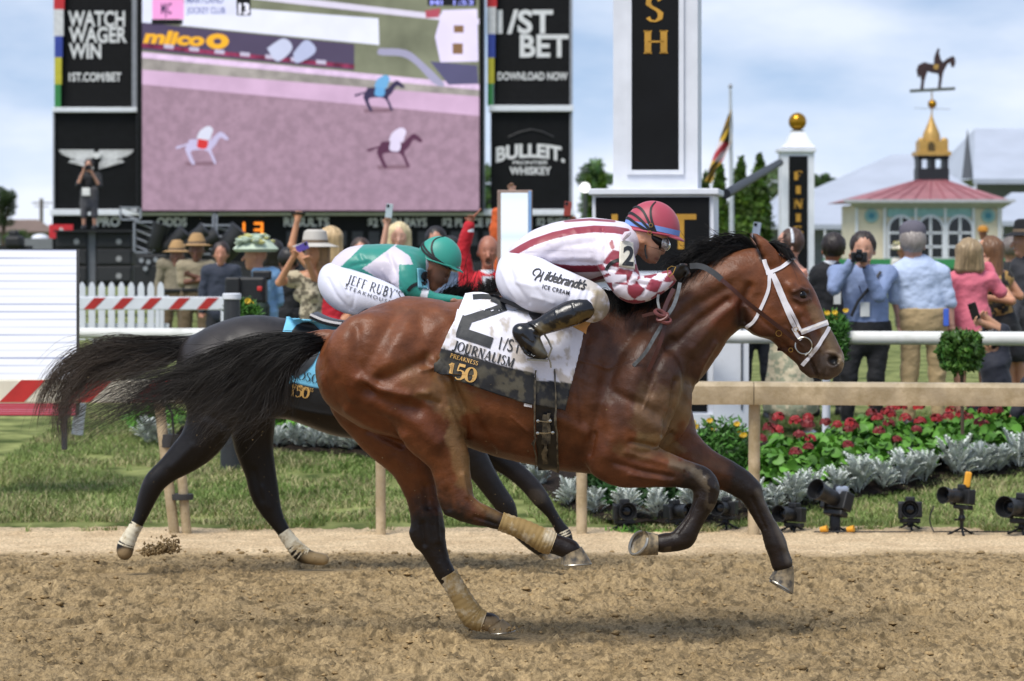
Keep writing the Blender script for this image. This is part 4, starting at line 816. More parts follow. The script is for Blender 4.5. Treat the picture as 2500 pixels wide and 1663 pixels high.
# ------------------------------------------------------------------ jockeys
SILK = mat('silk', attr='col', rough=.42, var=.04, vs=8, spec=.4, sheen=.2); LYC = mat('white breeches', attr='col', rough=.55, var=.03, vs=8, sheen=.1); BOOT = mat('boot leather', attr='col', rough=.26, var=.3, vs=16, spec=.5, coat=.15, bump=.15, bs=40)
SKIN = mat('skin', attr='col', rough=.5, var=.08, vs=14, sss=.08)
def solid(name, sd, m, parent, colf=None, strokes=None, noise=0, nf=30, rl=1, side=-1, seed=2):
    V, Fc = sd.mesh(); V = relax(V, Fc, rl, .5) if rl else V
    if strokes: V = sculpt(V, Fc, strokes, side)
    if noise:
        n = vnormals(V, Fc); d = (fbm(V[:, 0]*nf+V[:, 2]*nf*.6, V[:, 2]*nf*1.2-V[:, 0]*nf*.3+V[:, 1]*8, 3, seed)-.5)*noise; V = V+n*d[:, None]
    px, py = proj(V); at = {'col': colf(px, py, V)} if colf else None
    return fromvf(name, V, Fc, m, parent, attrs=at), V, Fc
def const(hx, var=0): return lambda px, py, V: np.tile(np.array(lin(hx)), (len(px), 1))*(1+var*(fbm(px*.05, py*.05, 3, 1)-.5))[:, None]
def glove_hand(s, wr, kn, tip, Y, vox_r=.0085):
    """gloved fist: palm from wrist to knuckles, four curled fingers and a thumb"""
    s.chain(st(Y, [(*wr, 11), ((wr[0]+kn[0])/2, (wr[1]+kn[1])/2, 14, .034), (*kn, 13, .038)]), k=.012)
    for i in range(4):
        dy = -.034+.022*i; x0, y0 = kn; dx = tip[0]-kn[0]; dyp = tip[1]-kn[1]; le = (1, 1.1, 1.02, .85)[i]
        a = P(x0, y0-4+i*1.5, Y+dy); b = P(x0+12*le, y0-2+i*2, Y+dy-.004); c = P(x0+16*le, y0+9, Y+dy-.006); d = P(x0+8*le, y0+16, Y+dy)
        s.seg(a, b, vox_r*1.05, vox_r, k=.004); s.seg(b, c, vox_r, vox_r*.92, k=.003); s.seg(c, d, vox_r*.92, vox_r*.8, k=.003)
    a = P(wr[0]+(kn[0]-wr[0])*.4, wr[1]+(kn[1]-wr[1])*.4-6, Y-.03); b = P(kn[0]-3, kn[1]-12, Y-.045); c = P(kn[0]+10, kn[1]-12, Y-.035); s.seg(a, b, .012, .010, k=.006); s.seg(b, c, .010, .0085, k=.003)
def inpoly(px, py, pts):
    ins = np.zeros(len(px), bool)
    for (x0, y0), (x1, y1) in zip(pts, pts[1:]+pts[:1]): ins ^= ((y0 > py) != (y1 > py)) & (px < (x1-x0)*(py-y0)/((y1-y0) or 1e-9)+x0)
    return ins
def stripes(px, py, base, items):
    c = np.tile(np.array(lin(base)), (len(px), 1))
    for poly, w_, hx in items:
        if callable(w_): m = w_(px, py)
        else: m = np.clip((w_-seg_dist(px, py, poly))/1.2+.5, 0, 1)
        m = m[:, None]; c = c*(1-m)+np.array(lin(hx))*m
    return c
def side_jockey(J, YJ, g):
    """body, silks, breeches, helmet of a crouching rider; g holds pixel stations"""
    sk = SDF(.0062, .014)
    sk.chain(st(YJ, g['neck']), k=.02); sk.chain(st(YJ, g['torso_in']), k=.03)
    for it in g['head']: sk.chain(st(YJ, it[0]), k=it[1])
    for s_ in (-1, 1):
        ex, ey = g['ear']; 
        sk.ell(P(ex, ey, YJ+s_*.076), (.014, .008, .024), k=.006)
        sk.ell(P(ex+1, ey, YJ+s_*.084), (.006, .005, .014), k=.003, sub=True)
        x, y = g['eye']; sk.ell(P(x, y, YJ+s_*.03), (.012, .016, .010), k=.01, sub=True)
    sk.chain(st(YJ-.2, g['arm_in']), k=.015); glove_hand(sk, *g['hand'], YJ-.2)
    sk.chain(st(YJ+.2, g['arm_in']), k=.015); glove_hand(sk, *g['hand'], YJ+.18)
    if 'leg_in' in g:
        for s_ in (-1, 1): sk.chain(st(YJ+s_*.3, g['leg_in']), k=.02)
    solid('body', sk, SKIN, J, g['skincol'])
    si = SDF(.0056, .02); si.chain(st(YJ, g['torso']), k=.03)
    for s_ in (-1, 1): si.chain(st(YJ, [(*q[:3], q[3], s_*q[4]) for q in g['arm']]), k=.02, k0=.05)
    _, V, Fc = solid('silks', si, SILK, J, g['silkcol'], g['silkfold'], noise=.006, nf=14)
    bvh = bvh_of(V, Fc)
    bre = SDF(.0062, .03)
    bre.chain(st(YJ, g['seat']), k=.04)
    for s_ in (-1, 1): bre.chain(st(YJ, [(*q[:3], q[3], s_*q[4]) for q in g['thigh']]), k=.04)
    _, V2, F2 = solid('breeches', bre, LYC, J, g['brecol'], g['brefold'], noise=.003, nf=12)
    return bvh, bvh_of(V2, F2)
def helmet(J, c, rx, rz, ry, tilt, m, brimpts, YJ, rim=.1, name='helmet'):
    R = Matrix.Rotation(rad(tilt), 3, 'Y'); v = []; f = []; n = 40; rows = 16
    for i in range(rows+1):
        ph = math.pi/2-(math.pi/2+rim)*i/rows
        for k_ in range(n):
            th = 2*math.pi*k_/n; q = Vector((rx*math.cos(ph)*math.cos(th), ry*math.cos(ph)*math.sin(th), rz*math.sin(ph))); v.append(Vector(c)+R @ q)
    for i in range(rows):
        for k_ in range(n): f.append((i*n+k_, (i+1)*n+k_, (i+1)*n+(k_+1) % n, i*n+(k_+1) % n))
    h = MB(); h.add(v, f)
    # rolled rim and visor
    lip = [Vector(c)+R @ Vector((rx*1.0*math.cos(rim)*math.cos(t), ry*math.cos(rim)*math.sin(t), -rz*math.sin(rim))) for t in np.linspace(0, 6.283, n+1)]
    h.tube(lip, .006, 6, cap=False)
    vis = []; 
    for j, (e_, dz) in enumerate(((.97, .006), (1.12, -.002), (1.22, -.010), (1.22, -.016), (1.1, -.012), (.95, -.006))):
        for t in np.linspace(-1.05, 1.05, 17): k2 = 1+(e_-1)*math.cos(t*1.45); vis.append(Vector(c)+R @ Vector((rx*k2*math.cos(rim)*math.cos(t), ry*k2*math.cos(rim)*math.sin(t), -rz*math.sin(rim)+dz*math.cos(t*1.3))))
    vf = [(j*17+i, j*17+i+1, (j+1)*17+i+1, (j+1)*17+i) for j in range(5) for i in range(16)]
    h.add(vis, vf); return h.build(name, m, J, smooth=True, angle=70), (Vector(c), R, rx, ry, rz)
def hband(mb, H_, pts, w_, e=1.012, mi=0, th=.003):
    """band on the helmet shell: pts as (azimuth, elevation) degrees"""
    c, R, rx, ry, rz = H_; p = crom(pts, 6); v = []; f = []
    for i, (az, el) in enumerate(p):
        t = p[min(i+1, len(p)-1)]-p[max(i-1, 0)]; t = t/np.hypot(*t); n_ = np.array([-t[1], t[0]])
        for s_, e2 in ((-1, e), (1, e), (1, e-.03), (-1, e-.03)):
            a, b = rad(az+n_[0]*w_*s_), rad(el+n_[1]*w_*s_); v.append(c+R @ Vector((rx*e2*math.cos(b)*math.cos(a), ry*e2*math.cos(b)*math.sin(a), rz*e2*math.sin(b))))
    for i in range(len(p)-1):
        for k_ in range(4): f.append((i*4+k_, i*4+(k_+1) % 4, i*4+4+(k_+1) % 4, i*4+4+k_))
    mb.add(v, f, mi); return mb
SK1 = 'cf9a7c'
if want('jockey'):
    YJ = 12.25
    J = thing('person', 'jockey on the front horse in maroon-striped white silks with checked sleeves and red helmet', 'jockey', P(1330, 760, YJ))
    arm = [(1496, 606, 40, .075, .155), (1503, 630, 42, .072, .19), (1515, 665, 38, .062, .215), (1536, 700, 33, .055, .225), (1557, 708, 28, .05, .225), (1585, 702, 25, .046, .22), (1615, 689, 20, .038, .21), (1640, 676, 14, .03, .20)]
    def checker(px, py):
        c = crom(np.array([(a[0], a[1]) for a in arm]), 10); L_ = np.concatenate([[0], np.cumsum(np.hypot(*np.diff(c, axis=0).T))]); best = np.full(len(px), 1e9); U = np.zeros(len(px)); W = np.zeros(len(px))
        for i in range(len(c)-1):
            dx, dy = c[i+1]-c[i]; l = math.hypot(dx, dy); t = np.clip(((px-c[i][0])*dx+(py-c[i][1])*dy)/l/l, 0, 1); ex = px-c[i][0]-t*dx; ey = py-c[i][1]-t*dy; d = np.hypot(ex, ey); m = d < best; best[m] = d[m]; U[m] = (L_[i]+t*l)[m]; W[m] = ((-ex*dy+ey*dx)/l)[m]
        r = np.interp(U, L_, crom(np.array([(a[2], 0) for a in arm]), 10)[:, 0]); W = np.arcsin(np.clip(W/np.maximum(r, 1), -1, 1))*26
        a_ = (U+20+W)/47.; b_ = (U+20-W)/47.
        tri = lambda x: np.clip((np.abs((x % 2)-1)-.5)*22, -1, 1)
        return tri(a_)*tri(b_)
    def silkcol(px, py, V):
        c = stripes(px, py, 'd9d2dc', [([(1250, 620), (1275, 605), (1300, 592), (1350, 575), (1400, 564), (1450, 559), (1500, 561), (1530, 566)], 8.5, '8a3340'), ([(1312, 646), (1350, 652), (1400, 657), (1450, 656), (1500, 651)], 8.5, '7d2535'), ([(1440, 687), (1470, 677), (1500, 664)], 4, '7d2535'), ([(1380, 540), (1440, 536), (1500, 540)], 3, '8a3340'), ([(1275, 617), (1350, 612), (1450, 615)], .8, 'b9b2bd')])
        on = ((np.abs(V[:, 1]-YJ) > .06) & inpoly(px, py, [(1520, 577), (1492, 587), (1474, 603), (1466, 624), (1472, 646), (1488, 670), (1545, 670), (1550, 640), (1536, 598)])) | (py > 690) | (px > 1530) & (py > 640)
        ck = checker(px, py)[:, None]; k2 = np.clip(ck+.5, 0, 1); cc = np.array(lin('ded6df'))*(1-k2)+np.array(lin('8c3442'))*k2; c = np.where(on[:, None], cc, c)
        d = np.clip((fbm(px*.05, py*.05, 4, 44)-.52)*4, 0, .5)*np.clip((px-1600)/25, 0, 1)+np.clip((fbm(px*.07, py*.07, 4, 45)-.55)*4, 0, .35)*np.clip(1-np.hypot(px-1545, py-655)/25, 0, 1); c = c*(1-d[:, None])+np.array(lin('968a72'))*d[:, None]
        return c
    def brecol(px, py, V):
        c = paint(px, py, 'd6d6e2', [(1464, 742, 20, 34, 10, '7a6845', .85, 2.6), (1440, 698, 45, 16, 15, 'a0916f', .6, 2.2), (1468, 762, 20, 25, 0, '8f8266', .5, 2.4)], 4, .06); return c
    g = dict(neck=[(1500, 596, 34, .07), (1528, 590, 27, .062), (1556, 590, 26, .058)], torso_in=[(1275, 650, 34, .11), (1330, 625, 40, .12), (1420, 612, 50, .14), (1490, 604, 40, .13)],
             head=[([(1566, 568, 40, .072), (1588, 568, 42, .076)], .03), ([(1584, 592, 33, .066), (1588, 612, 24, .055)], .02), ([(1583, 622, 15, .04), (1589, 633, 9, .028)], .015), ([(1607, 592, 13, .045), (1611, 600, 10, .03)], .012), ([(1612, 604, 4.5, .011), (1619, 613, 5, .014), (1615, 617, 5, .016)], .006), ([(1604, 626, 5, .024), (1605, 632, 4.5, .022)], .006), ([(1600, 638, 4.5, .02), (1599, 640, 4, .02)], .005)],
             ear=(1568, 584), eye=(1609, 603), arm_in=[(1500, 610, 24, .05), (1515, 665, 20, .042), (1553, 708, 17, .036), (1600, 696, 14, .03), (1645, 674, 9, .022)], hand=((1640, 674), (1665, 660), (1680, 672)),
             skincol=lambda px, py, V: paint(px, py, SK1, [(1592, 622, 30, 22, 0, '9c7a66', .5, .8), (1604, 632, 7, 4, 0, '8c4f4a', .6, .2), (1660, 664, 32, 30, 0, '0f0f11', 1, 0), (1590, 555, 40, 14, 0, '5a4030', .6, .2), (1572, 600, 16, 16, 0, 'a2683c', .6, 1)], 1) if True else None,
             torso=[(1263, 628, 22, .10), (1285, 622, 32, .13), (1318, 610, 42, .155), (1355, 606, 54, .17), (1397, 607, 64, .18), (1440, 611, 71, .19), (1474, 610, 67, .185), (1500, 598, 50, .15), (1522, 588, 35, .095), (1535, 586, 27, .07)],
             arm=arm, silkcol=silkcol, silkfold=[([(1310, 640), (1380, 600), (1460, 590)], 9, -.006), ([(1300, 625), (1360, 630), (1440, 628)], 7, .006), ([(1330, 650), (1400, 640), (1470, 645)], 6, -.006), ([(1470, 560), (1478, 600), (1470, 650)], 4, -.012), ([(1400, 560), (1430, 600), (1450, 650)], 7, .005), ([(1440, 560), (1455, 610), (1462, 660)], 5, .005), ([(1340, 600), (1360, 640), (1400, 670)], 7, -.005), ([(1375, 580), (1400, 630)], 6, -.005), ([(1290, 612), (1300, 640)], 6, .006), ([(1545, 690), (1575, 695)], 4, -.009), ([(1550, 680), (1590, 690)], 4, .006), ([(1500, 700), (1540, 680)], 4, -.006), ([(1570, 720), (1585, 690)], 4, -.005), ([(1490, 640), (1530, 650)], 3.5, .006), ([(1480, 655), (1525, 668)], 3.5, -.005)],
             seat=[(1258, 650, 34, .14), (1270, 670, 46, .165), (1300, 668, 38, .15)],
             thigh=[(1262, 676, 44, .10, .10), (1290, 692, 60, .115, .15), (1340, 707, 51, .10, .24), (1392, 719, 42, .09, .30), (1436, 735, 36, .075, .335), (1449, 747, 26, .06, .34), (1444, 752, 22, .055, .34)],
             brecol=brecol, brefold=[([(1240, 640), (1255, 690), (1290, 740)], 6, -.006), ([(1225, 660), (1240, 700), (1265, 735)], 5, .005), ([(1275, 640), (1300, 690), (1330, 735)], 7, -.004), ([(1400, 700), (1380, 745)], 5, -.005), ([(1420, 700), (1405, 740)], 4, .005), ([(1440, 705), (1430, 740)], 4, -.006), ([(1455, 715), (1448, 750)], 4, .005), ([(1300, 725), (1350, 740)], 5, .004), ([(1260, 690), (1310, 700)], 6, .004), ([(1290, 630), (1340, 650)], 5, -.004)])
    SBV, BBV = side_jockey(J, YJ, g)
    # boots
    bo = SDF(.0058, .012)
    boot = [(1436, 752, 20, .044, -.40), (1418, 757, 28, .052, -.40), (1385, 769, 29, .050, -.405), (1350, 784, 25, .044, -.40), (1322, 797, 19, .036, -.395), (1305, 804, 18, .035, -.39)]
    foot = [(1267, 808, 16, .03, -.385), (1278, 816, 21, .034, -.39), (1297, 836, 22, .036, -.395), (1315, 855, 14, .032, -.395), (1333, 869, 5, .018, -.395)]
    sole = [(1258, 822, 5, .03, -.38), (1272, 842, 5, .034, -.38), (1290, 866, 5, .038, -.385), (1330, 873, 4, .026, -.39)]
    def bootcol(px, py, V):
        c = paint(px, py, '0d0d10', [(1330, 812, 26, 16, -20, '5d4c28', .7, 2.4), (1378, 797, 60, 10, -22, '66532b', .8, 2.6), (1430, 770, 28, 10, -20, '5d4a26', .8, 2.2), (1325, 822, 20, 30, 20, '5d5747', .4, 1.8), (1320, 850, 16, 22, -45, '6c6757', .5, 1.4)], 7, .06)
        m = (np.clip((px-1393-(py-740)*.3)/4, 0, 1)*.0)[:, None]; return c
    def sideset(s_):
        b_ = SDF(.0058, .012); b_.chain(st(YJ, [(*q[:4], q[4]*s_) for q in boot]), k=.012); b_.chain(st(YJ, [(*q[:4], q[4]*s_) for q in foot]), k=.012); b_.seg(P(1303, 804, YJ-.375*s_), P(1278, 812, YJ-.38*s_), .034, .034, lat=1, k=.02); b_.chain(st(YJ, [(*q[:4], q[4]*s_) for q in sole]), k=.003)
        solid('boot', b_, BOOT, J, bootcol, [([(1283, 790), (1300, 800), (1315, 818)], 2.5, -.006), ([(1290, 786), (1318, 806), (1330, 812)], 3, .006), ([(1310, 800), (1300, 815), (1305, 830)], 3, .004), ([(1398, 742), (1405, 770), (1412, 796)], 1.6, -.005), ([(1355, 750), (1362, 790)], 1.5, .004), ([(1275, 820), (1300, 840)], 4, -.003)], noise=.002, nf=30)
    sideset(1); sideset(-1)
    # helmet with cover, band, goggle straps
    RED = mat('maroon helmet cover', 'a33f50', .5, var=.07, vs=5, sheen=.15, bump=.05, bs=9)
    hh, HS = helmet(J, P(1592, 560, YJ), 68*YJ/FOC, 70*YJ/FOC, .102, 10, RED, None, YJ, rim=.12)
    mb = MB(); hband(mb, HS, [(a, 3-2*math.cos(rad(a))) for a in np.linspace(-180, 180, 37)], 5.2, 1.012); mb.build('helmet_band', mat('blue band', '6f8fd0', .6, var=.05), hh, smooth=True)
    mb = MB()
    for p in ([(-178, 14), (-150, 12), (-120, 2), (-88, -10)], [(-178, 24), (-150, 24), (-120, 14), (-88, -9)], [(-178, 38), (-150, 42), (-118, 30), (-88, -6)], [(-100, 72), (-106, 48), (-98, 20), (-84, -6)]): hband(mb, HS, p, 2.6, 1.03)
    mb.build('goggle_strap', mat('elastic', '101012', .6), hh, smooth=True)
    mb = MB(); 
    for (x, y) in ((1589, 550), (1586, 568)): mb.tube([P(x, y, YJ-.108)+np.array([.009*math.cos(t), -.002, .009*math.sin(t)]) for t in np.linspace(0, 6.283, 7)], .002, 5, cap=False)
    mb.build('strap_buckle', BRASS, hh, smooth=True)
    # goggles
    gb = SDF(.004, .006); gb.chain(st(YJ, [(1590, 578, 13, .082), (1604, 588, 16, .075), (1612, 594, 14, .06)]), k=.006); gb.ell(P(1586, 566, YJ), (.03, .082, .03), k=.01, sub=False)
    solid('goggle_frame', gb, mat('goggle black', '0c0c0e', .5), J)
    ln = SDF(.004, .004); ln.chain(st(YJ, [(1618, 592, 15, .072), (1624, 600, 13, .062)]), k=.004)
    solid('goggle_lens', ln, mat('clear scratched plastic', '9a9a98', .12, spec=.8, coat=1, var=.5, vs=70, col2='c9c8c4', metal=.25), J)
    mb = MB(); strap(mb, None, [(1588, 572), (1578, 592), (1575, 612), (1580, 632)], 4, Y=YJ-.074, thick=.01); mb.build('chin_strap', mat('elastic', None), J, smooth=True)
    mb = MB(); strap(mb, SBV, [(1480, 660), (1488, 647), (1502, 638), (1520, 634), (1548, 640)], 8, .003, step=3, thick=.003); mb.build('arm_band', mat('elastic', None), J, smooth=True)
    # number plate on the sleeve
    mb = MB(); V, F_, UV = quadpatch([(1512, 592), (1524, 589), (1542, 594)], [(1511, 648), (1530, 654), (1548, 659)], 8, 12, SBV, .006, 12.0); V, F_, UV = thicken(V, F_, UV, .003)
    arm_p = fromvf('arm_number', V, F_, mat('number card', 'cfcabb', .6, var=.1, vs=30, dirt=('9b8e70', 22, .58, .7)), J)
    nb_ = bvh_of(V, F_); mb = MB(); decal(mb, text_geo('2', bold=.03, W=.62), (1519, 646), 44, 4, nb_, .002, step=.2); mb.build('number', INK, arm_p)
    mb = MB(); mb.tube([P(1519, 585, 12.0), P(1530, 572, 12.0), P(1538, 568, 12.01)], [.010, .014, .008], 8); mb.build('collar_knot', mat('silk knot', 'cfc3cc', .5), J, smooth=True)
    mb = MB(); c = P(1640, 664, 12.02); mb.tube([P(1630, 656, 12.0), P(1640, 650, 11.99), P(1650, 652, 11.99), P(1643, 668, 11.985), P(1634, 676, 11.99), P(1630, 668, 11.99), P(1630, 656, 12.0)], .0022, 5); mb.build('glove_clasp', BRASS, J, smooth=True)
    # lettering on the breeches
    mb = MB()
    k = 1/3.137
    scr = MB()
    decal(mb, text_geo("ildebrandt's", bold=.02, shear=.35, spacing=.86, W=4.75), (1328, 683), 22, 14.5, BBV, .003, step=.3)
    hh_ = [[(493, 700), (478, 690), (478, 672), (495, 655), (520, 652), (535, 665), (528, 690), (505, 712), (490, 735)], [(560, 672), (545, 700), (535, 730), (528, 745)], [(505, 712), (525, 705), (548, 700)]]
    for poly in hh_: strap(mb, BBV, [(1150+x*k, 450+y*k) for x, y in poly], 3.2, .003, step=3, thick=.001)
    decal(mb, text_geo('ICE CREAM', bold=.02, spacing=1.15, W=7.0), (1324, 704), 9.6, 14.5, BBV, .003, step=.4)
    mb.build('lettering', mat('navy print', '17181f', .6), J)
# ------------------------------------------------------------------ the second horse and its rider
if want('second'):
    Y2 = 15.5; YA = 15.36; YB = 15.66
    H2 = thing('horse', 'dark brown racehorse with light blue saddlecloth, running behind the bay one', 'horse', P(720, 1380, Y2))
    b2 = SDF(.009, .035)
    def tz2(py): return P(0, py, Y2)[2]
    def tx2(px): return P(px, 0, Y2)[0]
    tor = [(432, 880, 930, .05), (444, 842, 975, .12), (466, 822, 1000, .18), (508, 798, 1020, .225), (552, 781, 1028, .255), (595, 771, 1030, .27), (640, 770, 1022, .275), (700, 778, 1024, .27), (756, 786, 1043, .27), (811, 790, 1062, .28), (880, 792, 1074, .29), (960, 786, 1082, .29), (1040, 762, 1084, .27), (1090, 742, 1080, .23), (1130, 745, 1062, .19), (1165, 780, 1035, .15), (1185, 830, 1000, .1)]
    b2.loftx([(tx2(a), tz2(b), tz2(c), d, 0) for a, b, c, d in tor], n=2.15, Yc=Y2, k=.03)
    b2.chain(st(Y2, [(1110, 840, 95, .16), (1160, 815, 82, .14), (1215, 790, 68, .115), (1280, 776, 58, .1), (1335, 770, 50, .09)]), k=.05)
    b2.chain(st(Y2, [(1345, 772, 42, .08), (1375, 800, 50, .085), (1405, 845, 42, .07), (1430, 885, 33, .055), (1448, 912, 26, .05)]), k=.03)
    for s_ in (-1, 1): b2.chain([(*P(1350, 740, Y2+s_*.06), .02, .7), (*P(1345, 712, Y2+s_*.07), .026, .5), (*P(1335, 690, Y2+s_*.07), .006, .6)], k=.01)
    HA = [(520, 930, 78, .12), (520, 1010, 62, .11), (492, 1075, 50, .09), (450, 1116, 40, .07), (410, 1148, 29, .055), (379, 1176, 26, .05), (361, 1212, 22, .042), (349, 1245, 17, .034), (338, 1272, 14, .03), (322, 1302, 15, .03), (307, 1332, 19, .038), (305, 1350, 18, .04)]
    b2.chain(st(YA, HA), k=.014, k0=.05)
    HB_ = [(600, 950, 80, .12), (614, 1020, 58, .1), (620, 1090, 46, .07), (635, 1150, 37, .052), (645, 1200, 34, .048), (658, 1238, 26, .042), (674, 1268, 19, .034), (694, 1300, 15, .03), (715, 1330, 16, .032), (735, 1352, 19, .038), (760, 1362, 15, .035), (790, 1366, 14, .035)]
    b2.chain(st(YB, HB_), k=.014, k0=.05)
    FA = [(1120, 1000, 70, .1), (1150, 1060, 44, .08), (1200, 1110, 28, .06), (1250, 1145, 23, .045), (1290, 1180, 22, .042), (1320, 1218, 20, .04), (1345, 1252, 13, .03), (1366, 1286, 13, .03), (1378, 1305, 16, .034), (1384, 1325, 14, .034)]
    b2.chain(st(YB, FA), k=.014, k0=.05)
    FB = [(1080, 1010, 70, .1), (1130, 1080, 44, .08), (1175, 1150, 30, .06), (1205, 1195, 25, .048), (1235, 1238, 23, .044), (1248, 1275, 17, .034), (1270, 1305, 13, .03), (1300, 1328, 15, .034), (1322, 1344, 14, .034)]
    b2.chain(st(YA, FB), k=.014, k0=.05)
    b2.chain(st(Y2, [(470, 835, 15, .03), (435, 838, 13, .025), (400, 842, 10, .02)]), k=.02)
    V, Fc = b2.mesh(); V = relax(V, Fc, 2, .5)
    V = sculpt(V, Fc, [([(560, 830), (540, 900), (560, 960)], 20, .01), ([(600, 850), (590, 930)], 14, -.01), ([(470, 1090), (420, 1140)], 10, .006), ([(620, 1150), (640, 1220)], 8, -.006), ([(640, 1190), (655, 1240)], 6, .006), ([(500, 1010), (560, 1040)], 10, -.012)]); px, py = proj(V)
    c = paint(px, py, '130f0e', [(560, 830, 130, 70, -15, '34302f', .7, .8), (700, 1010, 200, 60, 5, '1c1310', .6, 1), (330, 1190, 20, 60, 20, '3a3435', .4, 1), (1290, 1190, 60, 50, 45, '2a2627', .5, 1), (305, 1352, 22, 14, 0, '8d7757', .9, .4), (790, 1366, 50, 20, 10, '96805c', .9, .4), (1310, 1215, 20, 20, 0, '4a4238', .5, 1)], 21, .05)  # the grey rump layer paints a sheen into the coat colour
    fromvf('body', V, Fc, mat('dark coat', attr='col', rough=.42, var=.25, vs=12, spec=.3, bump=.2, bs=130, dirt=('8a7a60', 95, .75, .82)), H2, attrs={'col': c}); HB2 = bvh_of(V, Fc)
    WR2 = mat('white leg wrap', 'd5ccb4', .75, var=.08, vs=10, dirt=('8a703f', 9, .5, .66))
    for Yq, s_ in ((YA, [(336, 1278, 14, .031), (322, 1302, 15.5, .033), (309, 1328, 19, .038), (306, 1340, 18, .038)]), (YB, [(692, 1298, 15, .031), (714, 1328, 17, .033), (733, 1349, 19.5, .038), (748, 1357, 18, .036)]), (YB, [(1374, 1296, 14.5, .034), (1380, 1310, 15.5, .035)]), ):
        w_ = MB(); tube_wrap(w_, st(Yq, s_), .004); w_.build('leg_wrap', WR2, H2, smooth=True, angle=60)
    mb = MB(); hoof(mb, Vector(P(1326, 1349, YA)), Vector(P(1346, 1364, YA)), (.045, .042), (.058, .05), Vector((.5, 0, -1)).normalized(), Vector((.15, 0, -1)).normalized(), Vector((1, 0, -.3)).normalized()); mb.build('hoof', HOOFM, H2, smooth=True, angle=35)
    tg = [[(470, 828, Y2), (420, 828, Y2), (340, 828, Y2), (260, 836, Y2), (190, 862, Y2), (140, 900, Y2), (105, 955, Y2), (88, 1040, Y2)],
          [(470, 832, Y2), (420, 838, Y2), (350, 845, Y2), (270, 858, Y2), (205, 885, Y2), (160, 920, Y2), (125, 965, Y2), (105, 1000, Y2)],
          [(470, 836, Y2), (420, 846, Y2), (360, 862, Y2), (290, 880, Y2), (225, 905, Y2), (175, 950, Y2), (150, 1000, Y2), (155, 1060, Y2), (174, 1105, Y2)],
          [(470, 842, Y2), (425, 858, Y2), (370, 880, Y2), (310, 898, Y2), (240, 918, Y2), (190, 955, Y2), (150, 985, Y2)],
          [(470, 846, Y2), (430, 866, Y2), (385, 890, Y2), (340, 902, Y2), (300, 912, Y2)]]
    hairmesh('tail', strands(tg, 1800, .0016, .0006, 15, nseg=18, clump=20, spread=1.25), '0d0b0a', '5c5046', H2, HAIR)
    mg = [[(1060, 745, Y2), (1065, 728, Y2), (1085, 712, Y2), (1110, 702, Y2)], [(1110, 745, Y2), (1120, 722, Y2), (1140, 700, Y2), (1150, 692, Y2)], [(1165, 745, Y2), (1170, 720, Y2), (1180, 700, Y2), (1165, 688, Y2)], [(1215, 740, Y2), (1222, 715, Y2), (1215, 690, Y2), (1190, 680, Y2)], [(1265, 735, Y2), (1270, 712, Y2), (1255, 695, Y2), (1230, 690, Y2)], [(1330, 725, Y2), (1330, 700, Y2), (1310, 685, Y2), (1280, 680, Y2)]]
    hairmesh('mane', strands(mg, 900, .0028, .001, 25, nseg=10, spread=.4), '0b0a0a', '14120f', H2, HAIR)
    V, F_, UV = quadpatch([(700, 781), (740, 779), (790, 783), (850, 790), (900, 795)], [(646, 968), (680, 980), (750, 1000), (820, 1012), (880, 1020)], 50, 44, HB2, .02, 15.2, wave=.01, seed=8); V, F_, UV = thicken(V, F_, UV, .005); px, py = proj(V)
    edge = np.interp(px, [660, 900], [926, 965]); m = np.clip((py-edge)/1.5+.5, 0, 1)[:, None]; c = np.array(lin('70b9d8'))*(1-m)+np.array(lin('0f1012'))*m
    sc2 = fromvf('saddlecloth', V, F_, CLOTH, H2, attrs={'col': c}); S2 = bvh_of(V, F_)
    mb = MB(); decal(mb, text_geo('9', bold=.06, W=.66), (694, 905), 118, 10, S2, .004, step=.15); decal(mb, serif_geo('GOSGER', tk=.15), (706, 921), 22, 13, S2, .004, step=.5); mb.build('lettering', INK, sc2)
    mb = MB(); decal(mb, serif_geo('PREAKNESS', tk=.16, tn=.07, wx=.86), (712, 946), 9, 12, S2, .004, step=.6); decal(mb, serif_geo('150', tk=.2, tn=.07, space=-.02), (706, 965), 27, 10, S2, .004, step=.3); mb.build('gold_lettering', GLD, sc2)
    mb = MB(); strap(mb, None, [(757, 771), (790, 786), (830, 794), (875, 797)], 12, Y=15.2, thick=.5); mb.build('saddle', BLK, H2, smooth=True)
    mb = MB(); strap(mb, None, [(757, 768), (790, 782), (830, 790), (875, 793)], 5, Y=15.18, thick=.04); mb.build('saddle_trim', mat('tag white', None), H2, smooth=True)
    # rider
    J2 = thing('person', 'jockey in green and pale grey silks and green helmet on the dark horse behind', 'jockey', P(950, 800, Y2))
    arm2 = [(988, 656, 32, .07, .15), (990, 676, 33, .07, .19), (1000, 700, 25, .055, .21), (1025, 716, 18, .042, .21), (1058, 728, 12, .033, .2), (1100, 732, 10, .028, .19), (1150, 738, 8, .024, .18)]
    def silk2(px, py, V):
        def poly(pts):
            ins = np.zeros(len(px), bool)
            for (x0, y0), (x1, y1) in zip(pts, pts[1:]+pts[:1]):
                cnd = ((y0 > py) != (y1 > py)) & (px < (x1-x0)*(py-y0)/((y1-y0) or 1e-9)+x0); ins ^= cnd
            return ins
        c = np.tile(np.array(lin('c9c1ca')), (len(px), 1)); G_ = np.array(lin('2c8577'))
        c[poly([(829, 655), (895, 590), (975, 590), (885, 656), (960, 705), (1010, 720), (1010, 760), (930, 730), (860, 690)])] = G_
        c[poly([(975, 590), (1040, 590), (1040, 665), (1012, 655), (1000, 625), (965, 602)])] = G_
        onarm = ((np.abs(V[:, 1]-Y2) > .11) & (px > 974) & (py > 646)) | (py > 712)
